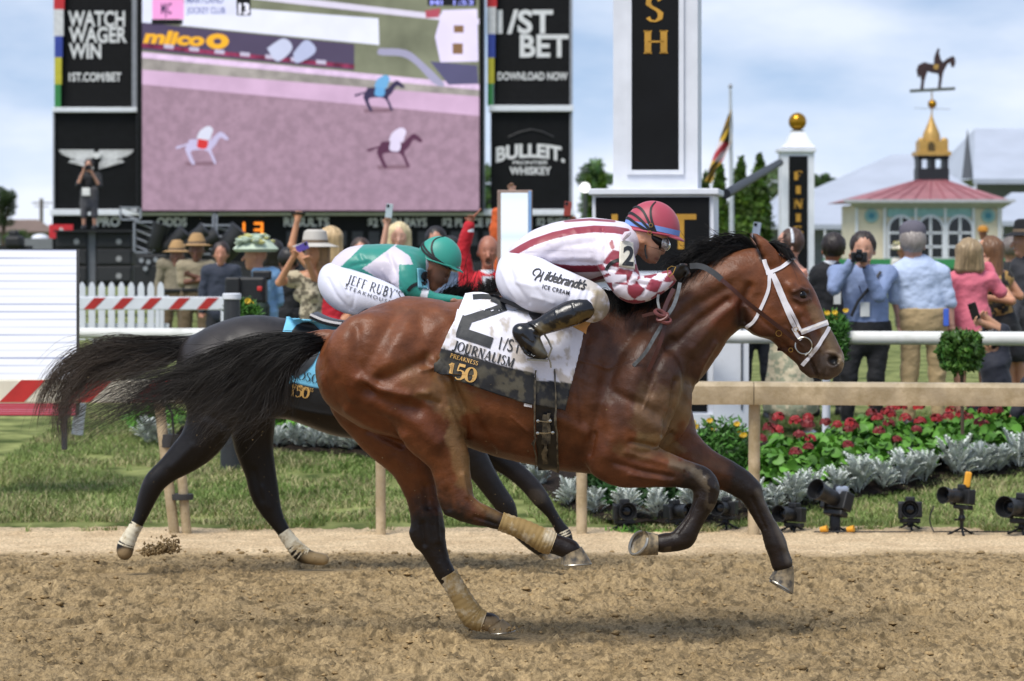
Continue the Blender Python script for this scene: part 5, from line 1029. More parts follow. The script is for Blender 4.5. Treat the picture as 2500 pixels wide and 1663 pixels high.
        c[onarm] = G_; c[onarm & (np.abs((px-1035)*.9+(py-722)*.3) < 8)] = np.array(lin('d8d8de'))
        return c
    g2 = dict(neck=[(1000, 640, 26, .07), (1028, 650, 22, .06), (1045, 655, 20, .056)], torso_in=[(835, 665, 28, .11), (880, 650, 32, .12), (950, 650, 38, .14), (990, 650, 30, .13)],
              head=[([(1052, 640, 32, .072), (1072, 642, 33, .076)], .03), ([(1070, 662, 26, .066), (1068, 682, 19, .055)], .02), ([(1060, 694, 11, .04), (1058, 703, 8, .028)], .015), ([(1088, 664, 9, .045), (1089, 672, 8, .03)], .012), ([(1086, 676, 4, .012), (1090, 685, 4.5, .015), (1086, 688, 4, .016)], .006), ([(1077, 694, 4, .024), (1075, 698, 4, .022)], .006)],
              ear=(1045, 652), eye=(1089, 674), arm_in=[(990, 660, 19, .05), (1000, 700, 15, .042), (1025, 716, 12, .036), (1070, 729, 8, .026), (1180, 742, 6, .02)], hand=((1180, 742), (1200, 735), (1212, 745)),
              skincol=lambda px, py, V: paint(px, py, '8d614d', [(1075, 682, 24, 18, 0, '4a3630', .6, 1), (1195, 745, 30, 30, 0, '0f0f11', 1, 0)], 1),
              torso=[(826, 660, 17, .10), (845, 650, 30, .13), (872, 645, 39, .155), (905, 648, 45, .17), (940, 652, 50, .18), (972, 655, 52, .185), (1000, 650, 42, .16), (1018, 644, 30, .1), (1028, 642, 24, .075)],
              arm=arm2, silkcol=silk2, silkfold=[([(880, 625), (900, 660), (930, 690)], 6, -.006), ([(950, 620), (965, 660), (975, 700)], 5, -.008), ([(900, 680), (960, 690)], 5, .005), ([(860, 650), (900, 640)], 5, -.006), ([(935, 660), (960, 700)], 4, .006)],
              seat=[(812, 672, 26, .14), (822, 690, 36, .165), (850, 695, 32, .15)], thigh=[(818, 690, 36, .10, .10), (845, 710, 46, .115, .15), (885, 720, 44, .10, .24), (925, 728, 36, .09, .3), (960, 738, 30, .075, .33)],
              brecol=const('d3d4e2', .04), brefold=[([(800, 680), (820, 720), (850, 755)], 5, -.006), ([(830, 680), (850, 720)], 5, .004), ([(870, 700), (860, 750)], 4, -.004)])
    SV2, BV2 = side_jockey(J2, Y2, g2)
    GRN = mat('green helmet cover', '2f9080', .5, var=.06, vs=5, sheen=.1)
    h2, HS2 = helmet(J2, P(1072, 633, Y2), 55*Y2/FOC, 57*Y2/FOC, .103, 18, GRN, None, Y2, rim=.14)
    mb = MB()
    for p in ([(-178, 30), (-150, 20), (-110, 4), (-60, -10), (-15, -6)], [(-175, 24), (-150, 12), (-110, -2), (-60, -13)], [(-118, 78), (-130, 50), (-118, 20), (-100, 0)]): hband(mb, HS2, p, 2.6, 1.03)
    mb.build('goggle_strap', mat('elastic', None), h2, smooth=True)
    sd_ = SDF(.004, .006); sd_.chain(st(Y2, [(1100, 650, 10, .07), (1114, 655, 10, .055)]), k=.005); solid('goggle_lens', sd_, mat('dark lens', '1a1411', .08, spec=.8, coat=1), J2)
    mb = MB(); strap(mb, SV2, [(996, 710), (1006, 699), (1022, 692), (1040, 692)], 8, .003, step=3, thick=.003); mb.build('arm_band', mat('elastic', None), J2, smooth=True)
    V, F_, UV = quadpatch([(1016, 656), (1028, 655), (1040, 662)], [(1019, 704), (1034, 706), (1047, 708)], 8, 10, SV2, .006, 15.2); V, F_, UV = thicken(V, F_, UV, .003); ap = fromvf('arm_number', V, F_, mat('blue card', '5f9fae', .6), J2); mb = MB(); decal(mb, text_geo('9', bold=.03, W=.62), (1025, 697), 34, 6, bvh_of(V, F_), .003, step=.2); mb.build('number', INK, ap)
    mb = MB(); decal(mb, serif_geo("JEFF RUBY'S", tk=.14, wx=.86), (845, 692), 22, 18, BV2, .004, step=.4); decal(mb, text_geo('STEAKHOUSE', spacing=1.4, W=13), (842, 705), 9, 19, BV2, .004, step=.5); mb.build('lettering', INK, J2)
    for s_ in (-1, 1):
        bq = SDF(.008, .012); bq.chain(st(Y2, [(960, 745, 24, .055, -.33*s_), (920, 765, 24, .052, -.34*s_), (870, 790, 18, .042, -.36*s_), (845, 800, 16, .036, -.37*s_)]), k=.01); bq.chain(st(Y2, [(845, 802, 15, .034, -.37*s_), (865, 830, 18, .04, -.38*s_), (885, 850, 8, .03, -.38*s_)]), k=.01); solid('boot', bq, BOOT, J2, const('121214'))
# ------------------------------------------------------------------ people at the rail
FAB = lambda key='cloth': mat(key+' fabric', attr='col', rough=.8, var=.07, vs=6, sheen=.1)
def figure(label, cat, px, Y, face='back', height=1.74, J=None, dz=None, skin='c98f72', top=None, bottom=None, hair=None, hat=None, extra=None, base=None, vox=None, shoes='1a1a1c', look=None, female=False, group=None, mouth=False, wide=1.):
    """J: pixel overrides for joints, dz: depth offsets (m).  l/r are left/right in the picture"""
    s = FOC/Y; zb = base if base is not None else float(gz(Y)); k = height/1.74; vox = vox or (.0085 if Y < 30 else .011 if Y < 45 else .018)
    side = {'back': 0, 'front': 0, 'left': 1, 'right': 1}[face]; fv = {'back': (0, 1, 0), 'front': (0, -1, 0), 'left': (-1, -.1, 0), 'right': (1, -.1, 0)}[face]; fv = np.array(look if look is not None else fv, float); fv /= np.linalg.norm(fv)
    X0 = (px-1250)*Y/FOC; sh = .19*(.9 if female else 1)*k; hw = .1*k
    lat = np.array([1, 0, 0]) if not side else np.array([.35, .93, 0])
    D = {}
    def put(n, off, z, f=0): D[n] = np.array([X0, Y, zb])+lat*off+np.array([0, 0, z*k])+fv*f*k
    put('hd', 0, 1.62, .02); put('nk', 0, 1.46); put('sl', -sh, 1.40); put('sr', sh, 1.40); put('hp', 0, .95); put('hl', -hw, .92); put('hr', hw, .92)
    put('el', -sh-.05, 1.12); put('er', sh+.05, 1.12); put('wl', -sh-.06, .86, .06); put('wr', sh+.06, .86, .06)
    put('kl', -hw-.02, .50, .02); put('kr', hw+.02, .50, .02); put('al', -hw-.03, .09); put('ar', hw+.03, .09)
    for n, (x, y) in (J or {}).items():
        yy = Y+(dz or {}).get(n, 0); D[n] = P(x, y, yy)
    if J and 'hd' in J and 'nk' not in J: D['nk'] = D['hd']+np.array([0, .02, -.17*k])-fv*.02
    T = thing('person', label, cat, (X0, Y, zb), group)
    R = k*(.93 if female else 1)
    hd = D['hd']; up = np.array([0, 0, 1.]); rt = np.cross(fv, up); rt /= np.linalg.norm(rt)
    tl = .70 if not side else 1.35; tr = (.165 if not side else .118)*wide
    def limb(sd, a, b, r0, r1, inf=0, kk=.015): sd.seg(D[a], D[b], (r0+inf)*R, (r1+inf)*R, k=kk)
    def arms(sd, inf=0, upto=1.):
        for q in 'lr':
            limb(sd, 's'+q, 'e'+q, .056, .043, inf, .03)
            e = D['e'+q]; w_ = D['w'+q]; w2 = e+(w_-e)*max(0, (upto-.5)*2)
            if upto > .5: sd.seg(e, w2, (.043+inf)*R, (.030+inf)*R, k=.012)
    def torso(sd, inf=0, low=0):
        nk = D['nk']; hp = D['hp']; ch = nk*.72+hp*.28; wa = nk*.3+hp*.7
        sd.seg(ch, wa, (tr+inf)*R, (tr*(.80 if female else .93)+inf)*R, lat=tl, k=.04); sd.seg(wa, hp, (tr*(.80 if female else .93)+inf)*R, (tr*.98+inf)*R, lat=tl, k=.04)
        sd.seg(D['sl']*.85+ch*.15, D['sr']*.85+ch*.15, (.07+inf)*R, (.07+inf)*R, lat=1.0, k=.05); sd.seg(nk-np.array([0, 0, .03]), D['sl'], (.05+inf)*R, (.06+inf)*R, k=.04); sd.seg(nk-np.array([0, 0, .03]), D['sr'], (.05+inf)*R, (.06+inf)*R, k=.04)
        if female and face != 'back':
            for q in (-1, 1): sd.ball(ch+rt*q*.075-up*.06+fv*.09, (.06+inf)*R, k=.03)
    def legs(sd, inf=0, low=1.):
        for q in 'lr':
            limb(sd, 'h'+q, 'k'+q, .088, .062, inf, .03)
            if low > .5: a = D['k'+q]; b = D['a'+q]; b = a+(b-a)*((low-.5)*2); m = a*.6+D['a'+q]*.4; sd.seg(a, m, (.060+inf)*R, (.056+inf)*R, k=.015); sd.seg(m, b, (.056+inf)*R, (.040+inf)*R, k=.015)
    b = SDF(vox, .015)
    k = k*1.22
    b.ell(hd+up*.025*k-fv*.012, (.080*k, .098*k if abs(fv[1]) > .5 else .080*k, .105*k) if abs(fv[1]) > .5 else (.098*k, .080*k, .105*k), k=.01)
    b.seg(hd-up*.03*k+fv*.025*k, hd-up*.09*k+fv*.045*k, .062*k, .036*k, k=.03)
    if Y < 60:
        b.seg(hd-up*.005*k+fv*.088*k, hd-up*.035*k+fv*.108*k, .010*k, .014*k, k=.01)
        for q in (-1, 1): b.ball(hd+up*.004*k+fv*.088*k+rt*q*.033*k, .013*k, k=.01, sub=True); b.ell(hd+rt*q*.082*k-fv*.01-up*.015, (.012, .016, .030), k=.006)
        if mouth: b.ell(hd-up*.075*k+fv*.085*k, (.028, .04, .032), k=.006, sub=True)
        else: b.seg(hd-up*.062*k+fv*.082*k-rt*.016, hd-up*.062*k+fv*.082*k+rt*.016, .009*k, k=.006)
    k = k/1.22
    b.seg(D['nk']-np.array([0, 0, .04]), hd-up*.04*k-fv*.01, .060*R, .056*R, k=.03)
    torso(b); arms(b); legs(b)
    for q in 'lr':
        w_ = D['w'+q]; d = w_-D['e'+q]; d = d/np.linalg.norm(d); sgn = -1 if q == 'l' else 1
        c = w_+d*.05*k; a2 = np.cross(d, np.array([0, -1., 0])); 
        if np.linalg.norm(a2) < .2: a2 = rt.copy()
        a2 /= np.linalg.norm(a2); b.seg(w_, c, .030*R, .034*R, lat=.75, k=.012)
        curl = np.cross(a2, d); curl *= -1 if curl[1] > 0 else 1
        if Y < 60:
            for i in range(4):
                f0 = c+a2*(.030-.020*i)*k; l_ = (.042, .048, .045, .036)[i]*k; f1 = f0+d*l_*.75+curl*l_*.3; f2 = f1+d*l_*.3+curl*l_*.75; b.seg(f0, f1, .0095*k, .009*k, k=.005); b.seg(f1, f2, .009*k, .0075*k, k=.004)
            t0 = w_+d*.02+a2*.026*k*(1 if q == 'r' else -1); t1 = t0+d*.035*k+a2*.025*k*(1 if q == 'r' else -1)+curl*.02; b.seg(t0, t1, .011*k, .009*k, k=.006)
        else: b.seg(c, c+d*.05+curl*.02, .028*k, .02*k, k=.01)
        a = D['a'+q]; f = fv.copy(); f[2] = 0; f /= max(np.linalg.norm(f), 1e-6); b.seg(a-up*.03, a+f*.14*k-up*.055*k, .036*k, .024*k, k=.015)
    hl = np.array(lin(skin))
    def sk(px_, py_, V):
        k = height/1.74*1.22
        c = np.tile(hl, (len(V), 1)); d = np.linalg.norm(V-(hd-up*.062*k+fv*.09*k), axis=1); m = np.clip(1.2-d/.022, 0, 1)[:, None]*.5; c = c*(1-m)+np.array(lin('8d4038' if not mouth else '2a0d0c'))*m
        if mouth: m = np.clip(1.3-np.linalg.norm(V-(hd-up*.075*k+fv*.08*k), axis=1)/.034, 0, 1)[:, None]; c = c*(1-m)+np.array(lin('0c0303'))*m
        if look is not None or face == 'front':
            for q in (-1, 1):
                m = np.clip(1.3-np.linalg.norm(V-(hd+up*.004*k+fv*.085*k+rt*q*.033*k), axis=1)/.013, 0, 1)[:, None]*.85; c = c*(1-m)+np.array(lin('2a1c18'))*m
                m = np.clip(1.4-np.linalg.norm((V-(hd+up*.032*k+fv*.088*k+rt*q*.033*k))*np.array([.6, .6, 1.9]), axis=1)/.013, 0, 1)[:, None]*.6; c = c*(1-m)+np.array(lin('3a2820'))*m
        return c
    V, Fc = b.mesh(); fromvf('body', V, Fc, SKIN, T, attrs={'col': sk(None, None, V)})
    def cloth(name, sd, spec, seed):
        V, Fc = sd.mesh(); n = vnormals(V, Fc); V = V+n*((fbm(V[:, 0]*13+V[:, 2]*5, V[:, 2]*16-V[:, 0]*6, 3, seed)-.5)*.020)[:, None]; px_, py_ = proj(V)
        col = spec(px_, py_, V) if callable(spec) else np.tile(np.array(lin(spec)), (len(V), 1)); fromvf(name, V, Fc, FAB(), T, attrs={'col': col})
    if bottom:
        kind, colr = bottom[:2]; sd = SDF(vox, .02)
        if kind == 'trousers': legs(sd, .016, .97); sd.seg(D['hp']+up*.0, D['hp']-up*.05, (tr+.026)*R, (tr+.02)*R, lat=tl*1.03, k=.03); sd.ell(D['hp']+up*(.05+.2), (.5, .5, .2), k=.01, sub=True)
        elif kind == 'shorts': legs(sd, .028, .55); sd.seg(D['hp']+up*.04, D['hp']-up*.03, (tr+.01)*R, (tr+.014)*R, lat=tl*1.03, k=.04)
        elif kind == 'skirt':
            ln = bottom[2] if len(bottom) > 2 else .62; kn = (D['kl']+D['kr'])/2; e = D['hp']+(kn-D['hp'])*ln/.45
            sd.seg(D['hp']+up*.06, D['hp']-up*.02, (tr+.0)*R, (tr+.03)*R, lat=tl*1.03, k=.03); sd.seg(D['hp'], e, (tr+.02)*R, (tr+.075+(bottom[3] if len(bottom) > 3 else 0))*R, lat=tl*1.1, k=.04); sd.ell(e-up*(tr+.05), (.4, .4, tr), k=.01, sub=True)
        cloth({'trousers': 'trousers', 'shorts': 'shorts', 'skirt': 'skirt'}[kind], sd, colr, 3)
        if kind != 'skirt':
            bm_ = SDF(vox, .01); bm_.seg(D['hp']+up*.065-rt*.001, D['hp']+up*.072, (tr+.014)*R, lat=tl*1.02, k=.01); bm_.ell(D['hp']+up*(.065+.022+tr), (.4, .4, tr), k=.0, sub=True); bm_.ell(D['hp']+up*(.065-.022-tr), (.4, .4, tr), k=.0, sub=True)
    if top:
        kind, colr = top[:2]; sd = SDF(vox, .025); torso(sd, .016)
        if kind in ('long', 'jacket'): arms(sd, .016 if kind == 'long' else .024, .97)
        elif kind == 'short': arms(sd, .022, .42)
        if kind == 'jacket': sd.seg(D['hp']+up*.03, D['hp']-up*.09, (tr+.022)*R, (tr+.03)*R, lat=tl*1.05, k=.04)
        if kind == 'tank': sd.ell(D['nk']+up*.04, (.14, .14, .12), k=.02, sub=True)
        sd.ell(D['nk']+up*.075*k, (.075, .085, .06), k=.01, sub=True)
        cloth({'long': 'shirt', 'short': 'shirt', 'jacket': 'jacket', 'tank': 'dress_top'}[kind], sd, colr, 5)
        if kind in ('long', 'jacket', 'short'):
            mb = MB(); c = D['nk']+up*.012; R_ = .068*k
            mb.lathe([(R_*1.18, -.022), (R_*1.08, .018), (R_*.98, .024), (R_, -.01)], tuple(c), 18, sx=1, sy=1.05); mb.build('collar', flat('d9dde4' if kind == 'jacket' else (colr if isinstance(colr, str) else 'd0d0d0'), .7), T, smooth=True)
    if hair:
        kind, hc = hair; k = height/1.74*1.27; sd = SDF(vox*.8, .02); c = hd+up*.04*k-fv*.025*k
        rad3 = (.092*k, .100*k, .100*k); sd.ell(c, rad3, k=.01)
        if kind in ('long', 'bob'):
            L_ = .30 if kind == 'long' else .13
            for q in (-1, 0, 1): sd.seg(c+rt*q*.05-fv*.03, c+rt*q*(.085)-up*L_*k-fv*.03, .062*k, .045*k, k=.04)
            if kind == 'long':
                for q in (-1, 1): sd.seg(c+rt*q*.06+fv*.02, c+rt*q*(.088)-up*L_*.9*k+fv*.03, .034*k, .03*k, k=.03)
        if kind == 'bun': sd.ball(c-fv*.09+up*.05, .045, k=.02)
        if face != 'back': sd.ell(hd-up*.03*k+fv*.11*k, (.078*k+.0, .085*k, .105*k), k=.015, sub=True)
        V, Fc = sd.mesh(); n = vnormals(V, Fc); V = V+n*((fbm(V[:, 0]*60, V[:, 2]*10+V[:, 1]*30, 3, 9)-.5)*.014)[:, None]
        col = np.array(lin(hc))*(.65+.8*fbm(V[:, 0]*70+V[:, 1]*50, V[:, 2]*8, 3, 4))[:, None]; fromvf('hair', V, Fc, mat('hair', attr='col', rough=.5, var=.15, vs=30), T, attrs={'col': col})
    if hat:
        kind, hc = hat; mb = MB(); c = hd+up*.10*k-fv*.01; K = 1.24
        if kind == 'cap':
            mb.lathe([(.098, -.03), (.1, 0), (.094, .035), (.07, .062), (.035, .078), (.002, .082)], tuple(c), 22, sy=1.08); tip = c+fv*.06-up*.02
            v = []; 
            for j in range(2):
                for i in range(9): a = rad(-70+140*i/8); v.append(tip+fv*(.04+.09*math.cos(a))*(1 if j else .3)+rt*.09*math.sin(a)-up*.006*j)
            mb.add(v+[p-up*.006 for p in v], [(i, i+1, 10+i, 9+i) for i in range(8)]+[(18+i, 27+i, 28+i, 19+i) for i in range(8)])
        elif kind == 'brim': mb.lathe([(.10, -.02), (.165, -.036), (.185, -.04), (.19, -.036), (.165, -.028), (.102, -.006), (.098, .04), (.088, .085), (.06, .1), (.02, .088), (.002, .085)], tuple(c), 26, sy=1.0)
        elif kind == 'campaign': mb.lathe([(.098, -.02), (.17, -.03), (.175, -.026), (.10, -.008), (.095, .04), (.06, .105), (.03, .115), (.002, .10)], tuple(c), 22)
        elif kind == 'band': mb.tube([c+rt*.1*math.cos(t)+up*(.1*math.sin(t)-.07)-fv*.0 for t in np.linspace(0, math.pi, 12)], .011, 6)
        elif kind == 'floral':
            mb.lathe([(.09, -.03), (.17, -.045), (.2, -.02), (.16, .02), (.1, .08), (.04, .11), (.002, .11)], tuple(c), 20)
            rg = np.random.default_rng(4)
            for i in range(46):
                th = rg.uniform(0, 6.28); r = rg.uniform(.05, .19); q = c+rt*r*math.cos(th)+fv*r*math.sin(th)+up*(.10-r*.45+rg.uniform(-.01, .03)); mb.lathe([(.002, -.01), (.03, 0), (.036, .016), (.012, .022)], tuple(q), 7, mi=int(i % 3 == 0))
        mb.v = [tuple(c+(np.array(q)-c)*K) for q in mb.v]
        mb.build('hat', [flat(hc, .85, bump=.2), flat('c9c27e', .8)], T, smooth=True)
        if kind in ('brim', 'campaign'):
            hb_ = MB(); hb_.lathe([(.125, -.012), (.130, -.012), (.128, .022), (.123, .022)], tuple(c), 22); hb_.build('hat_band', flat('6d5c4a', .8), T, smooth=True)
    if shoes:
        for q in 'lr':
            a = D['a'+q]; f = fv.copy(); f[2] = 0; f /= max(np.linalg.norm(f), 1e-6); sd = SDF(vox, .01); sd.seg(a-up*.03-f*.02, a+f*.15*k-up*.055*k, .048*k, .034*k, k=.015); sd.seg(a-up*.065, a+f*.15*k-up*.07*k, .04, .036, lat=1, k=.01); V, Fc = sd.mesh(); fromvf('shoe', V, Fc, flat(shoes, .5), T)
    return T, D, dict(fv=fv, rt=rt, up=up, hd=hd, k=k)
def part_ball(name, T, c, r, m, **kw): mb = MB(); mb.lathe([(r*math.sin(a), -r*math.cos(a)) for a in np.linspace(.05, 3.09, 9)], tuple(c), 14, **kw); return mb.build(name, m, T, smooth=True)
def still_camera(label, c, d, up=(0, 0, 1), big=1.0, group='cameras held up by photographers'):
    """a hand-held camera: body, grip, prism, lens and hood pointing along d"""
    d = Vector(d).normalized(); u = Vector(up); r = d.cross(u).normalized(); u = r.cross(d); Rm = Matrix((r, d, u)).transposed(); t = thing('camera', label, 'camera', c, group); m = mat('camera plastic', '17181a', .45, var=.2, vs=20, bump=.1, bs=200)
    def bx(mb, o, dd, **k): q = MB(); q.box((0, 0, 0), dd, bev=.006*big); mb.add([Rm @ (Vector(v)+Vector(o)*1.0)+Vector(c) for v in q.v], q.f)
    b = MB(); bx(b, (0, 0, 0), (.14*big, .06*big, .09*big)); bx(b, (0, .005, .055*big), (.055*big, .06*big, .03*big)); bx(b, (.062*big, .03*big, 0), (.026*big, .04*big, .085*big)); b.build('camera_body', m, t)
    l = MB(); l.lathe([(.030*big, .02*big), (.040*big, .04*big), (.040*big, .12*big), (.046*big, .13*big), (.046*big, .17*big), (.042*big, .17*big), (.036*big, .14*big), (.002, .135*big)], c, 20, R=Rm @ Matrix.Rotation(rad(-90), 3, 'X')); l.build('lens', m, t, smooth=True)
    g = MB(); g.lathe([(.034*big, .138*big), (.03*big, .147*big), (.002, .15*big)], c, 18, R=Rm @ Matrix.Rotation(rad(-90), 3, 'X')); g.build('lens_glass', mat('lens glass', '06080c', .15, spec=.4), t, smooth=True)
    return t
def phone(label, c, nrm, col='1a1b20', tilt=0):
    n = Vector(nrm).normalized(); r = n.cross(Vector((0, 0, 1))).normalized(); u = r.cross(n); Rm = Matrix((r, n, u)).transposed() @ Matrix.Rotation(rad(tilt), 3, 'Y'); t = thing('phone', label, 'phone', c, 'phones held up to film the finish')
    q = MB(); q.box((0, 0, 0), (.074, .010, .150), bev=.004); b = MB(); b.add([Rm @ Vector(v)+Vector(c) for v in q.v], q.f); b.build('phone_body', flat(col, .3), t)
    q = MB(); q.box((0, .0062, 0), (.068, .001, .14)); b = MB(); b.add([Rm @ Vector(v)+Vector(c) for v in q.v], q.f); b.build('phone_screen', mat('dark glass', '0c0e14', .1, coat=1), t)
    q = MB(); q.box((-.016, -.007, .052), (.030, .004, .032), bev=.002); b = MB(); b.add([Rm @ Vector(v)+Vector(c) for v in q.v], q.f); b.build('phone_lens', mat('lens glass', None), t)
    return t
def lanyard(T, D, g, col='1b2440', badge='d9dad6', px=None):
    nk = D['nk']; hp = D['hp']; ch = nk*.45+hp*.55; f = g['fv']
    mb = MB(); mb.tube([nk+g['rt']*.06+f*.08, nk*.7+hp*.3+g['rt']*.04+f*.15, ch+f*.16, nk*.7+hp*.3-g['rt']*.04+f*.15, nk-g['rt']*.06+f*.08], .005, 5); mb.build('lanyard', flat(col), T, smooth=True)
    mb = MB(); mb.box(tuple(ch+f*.17-np.array([0, 0, .07])), (.085, .006, .13), bev=.002); mb.build('badge', flat(badge, .4), T)
if want('crowd'):
    W_ = 'd9dbe2'
    # --- right side, behind the pipe rail
    t, D, g = figure('photographer in blue shirt and black trousers aiming a camera beside the capped man', 'photographer', 2105, 24.9, 'front', 1.80, J=dict(hd=(2107, 612), sl=(2042, 668), sr=(2170, 668), el=(2036, 705), er=(2146, 722), wl=(2078, 640), wr=(2116, 654), hp=(2118, 800), hl=(2092, 810), hr=(2148, 812)), dz=dict(el=-.22, er=-.25, wl=-.28, wr=-.28), top=('long', '7b8cb0'), bottom=('trousers', '15161a'), wide=1.12, hair=('short', '2b211d'), skin='b98a72', look=(-.15, -1, .02))
    lanyard(t, D, g); still_camera('black camera held at the face of the blue-shirted photographer', P(2098, 628, 24.55), (-.15, -1, 0), group=None)
    mb = MB(); mb.tube([P(2078, 772, 24.74), P(2095, 735, 24.72), P(2125, 700, 24.72), P(2150, 664, 24.78)], .014, 6); mb.build('camera_strap', flat('121214'), t, smooth=True)
    mb = MB(); w_ = D['wr']; mb.tube([w_+np.array([.036*math.cos(a), .036*math.sin(a), 0]) for a in np.linspace(0, 6.28, 14)], .009, 6, cap=False); mb.build('watch', flat('1b1b1d', .3), t, smooth=True)
    t, D, g = figure('man in grey cap, pale blue shirt and khaki trousers seen from behind', 'man', 2255, 25.0, 'back', 1.82, J=dict(hd=(2228, 600), nk=(2232, 640), sl=(2190, 668), sr=(2296, 668), el=(2186, 728), er=(2318, 738), wl=(2196, 780), wr=(2322, 790), hp=(2254, 768), hl=(2226, 778), hr=(2284, 778)), top=('short', 'b4c3de'), bottom=('trousers', 'a8916b'), wide=1.15, hat=('cap', '5c5964'), skin='b98d7c', hair=('short', '8d8580'))
    mb = MB(); mb.box(P(2310, 775, 24.85), (.05, .02, .16), bev=.008); mb.build('blue_badge', flat('3f62c4', .6), t)
    t, D, g = figure('woman in a pink jacket with short grey-blond hair, back turned, arm raised', 'woman', 2375, 25.2, 'back', 1.66, J=dict(hd=(2364, 625), nk=(2368, 662), sl=(2330, 684), sr=(2420, 684), el=(2322, 735), er=(2442, 712), wl=(2326, 780), wr=(2408, 648), hp=(2374, 775), hl=(2352, 785), hr=(2396, 785)), dz=dict(wr=.15), top=('jacket', 'd06a7c'), bottom=('skirt', 'd06a7c', .3), hair=('bob', '8f7a5c'), skin='bd8c76', female=True)
    lp = lambda a, b: (lambda px_, py_, V: np.array(lin(a))[None]*np.ones((len(V), 1))*(fbm(V[:, 0]*26, V[:, 2]*26, 3, 4) < .5)[:, None]+np.array(lin(b))[None]*(fbm(V[:, 0]*26, V[:, 2]*26, 3, 4) >= .5)[:, None])
    t, D, g = figure('woman with long brown hair in a black and gold patterned top at the right', 'woman', 2455, 25.8, 'left', 1.70, J=dict(hd=(2412, 620), nk=(2424, 655), sl=(2430, 680), sr=(2456, 678), el=(2470, 735), er=(2490, 722), wl=(2420, 728), wr=(2430, 712), hp=(2452, 790), hl=(2446, 800), hr=(2462, 800), kl=(2462, 905), kr=(2488, 900), al=(2470, 1025), ar=(2500, 1018)), dz=dict(el=-.2, wl=-.2), top=('tank', lp('1c1612', '9c7a44')), bottom=('skirt', '0f0f12', .3), hair=('long', '6b4a30'), skin='c08a6c', female=True)
    t, D, g = figure('woman in a cream floral skirt and white headband behind the horse head', 'woman', 1935, 24.6, 'left', 1.68, J=dict(hd=(1926, 602), nk=(1936, 645), sl=(1920, 668), sr=(1952, 668), el=(1912, 740), er=(1974, 740), wl=(1880, 760), wr=(1978, 800), hp=(1920, 805), hl=(1902, 850), hr=(1945, 850), kl=(1895, 950), kr=(1962, 950), al=(1886, 1062), ar=(1975, 1056)), top=('tank', 'd4937c'), bottom=('skirt', lp('b8ad92', '8c8f78'), .56, .085), hair=('short', '4a352b'), hat=('band', 'd3d6dd'), skin='c2927e', female=True, shoes='dcdfe6')
    t, D, g = figure('man in a dark suit standing left of the blue-shirted photographer', 'man', 2020, 27.0, 'back', 1.80, J=dict(hd=(2034, 612), nk=(2028, 645), sl=(1998, 672), sr=(2062, 672), el=(1990, 735), er=(2070, 735)), top=('jacket', '15161b'), bottom=('trousers', '14151a'), hair=('short', '2a211e'), skin='a5694f')
    mb = MB(); mb.box(P(2044, 728, 26.8), (.07, .008, .12), bev=.002); mb.build('badge', flat('d9dad6', .4), t)
    figure('person in a dark shirt standing far right behind the long-haired woman', 'person', 2470, 34, 'back', 1.75, J=dict(hd=(2466, 612)), top=('short', '1b1c20'), bottom=('trousers', '15161a'), hair=('short', '6d6460'), skin='a77f6b')
    figure('person in a black hat cut off by the right edge of the photo', 'person', 2500, 27.5, 'left', 1.82, J=dict(hd=(2502, 590), sl=(2488, 650), sr=(2520, 650), el=(2490, 710), er=(2525, 710)), top=('long', '2a2b31'), bottom=('trousers', '15161a'), hat=('brim', '111216'), skin='b4846c')
    figure('person in an orange cap near the pale pavilion', 'person', 2402, 62, 'front', 1.75, J=dict(hd=(2400, 572)), top=('short', 'c3c9d8'), bottom=('trousers', '343840'), hat=('cap', 'b07a2c'), skin='8a5a44')
    figure('person in white behind the balcony rail of the pavilion', 'person', 2206, 58, 'front', 1.7, J=dict(hd=(2203, 615)), top=('short', 'c9c6c0'), bottom=('trousers', '343840'), hat=('floral', 'c9c2b0'), skin='a9745a')
    t, D, g = figure('crouching person in dark clothes holding up a black phone behind the rail', 'person', 2410, 24.0, 'left', 1.65, J=dict(hd=(2408, 838), nk=(2420, 868), sl=(2420, 880), sr=(2446, 878), el=(2452, 812), er=(2446, 806), wl=(2396, 788), wr=(2410, 778), hp=(2440, 960), hl=(2425, 965), hr=(2455, 965), kl=(2370, 960), kr=(2380, 968), al=(2400, 1050), ar=(2420, 1052)), dz=dict(wl=-.1, wr=-.05), top=('short', '1b1e2a'), bottom=('trousers', '171a28'), hair=('short', '20191a'), skin='c19070')
    phone('black phone with round lenses held up by the crouching person', P(2378, 760, 23.85), (.1, 1, .1), '101114', -18)
    figure('person crouching at the right edge with a bare arm reaching to the flower bed', 'person', 2500, 22.8, 'left', 1.65, J=dict(hd=(2545, 880), nk=(2540, 915), sl=(2515, 940), sr=(2545, 935), el=(2482, 1010), er=(2530, 1010), wl=(2448, 1058), wr=(2500, 1050), hp=(2560, 1010), hl=(2550, 1015), hr=(2570, 1015), kl=(2510, 1020), kr=(2520, 1030), al=(2530, 1105), ar=(2545, 1105)), top=('short', '20222c'), bottom=('trousers', '20222c'), skin='a06a50', hair=('short', '20191a'))
    t, D, g = figure('person raising a phone, mostly hidden behind the horse ear', 'person', 1845, 26.5, 'front', 1.7, J=dict(hd=(1820, 640), sl=(1795, 690), sr=(1846, 690), el=(1800, 740), er=(1850, 650), wl=(1820, 760), wr=(1843, 592)), top=('short', '3a4358'), bottom=('trousers', '20222a'), hair=('bob', '5c4433'), skin='d09a80')
    phone('silver phone held up above the horse ear', P(1847, 562, 26.4), (.2, 1, 0), 'b4bccb', 8)
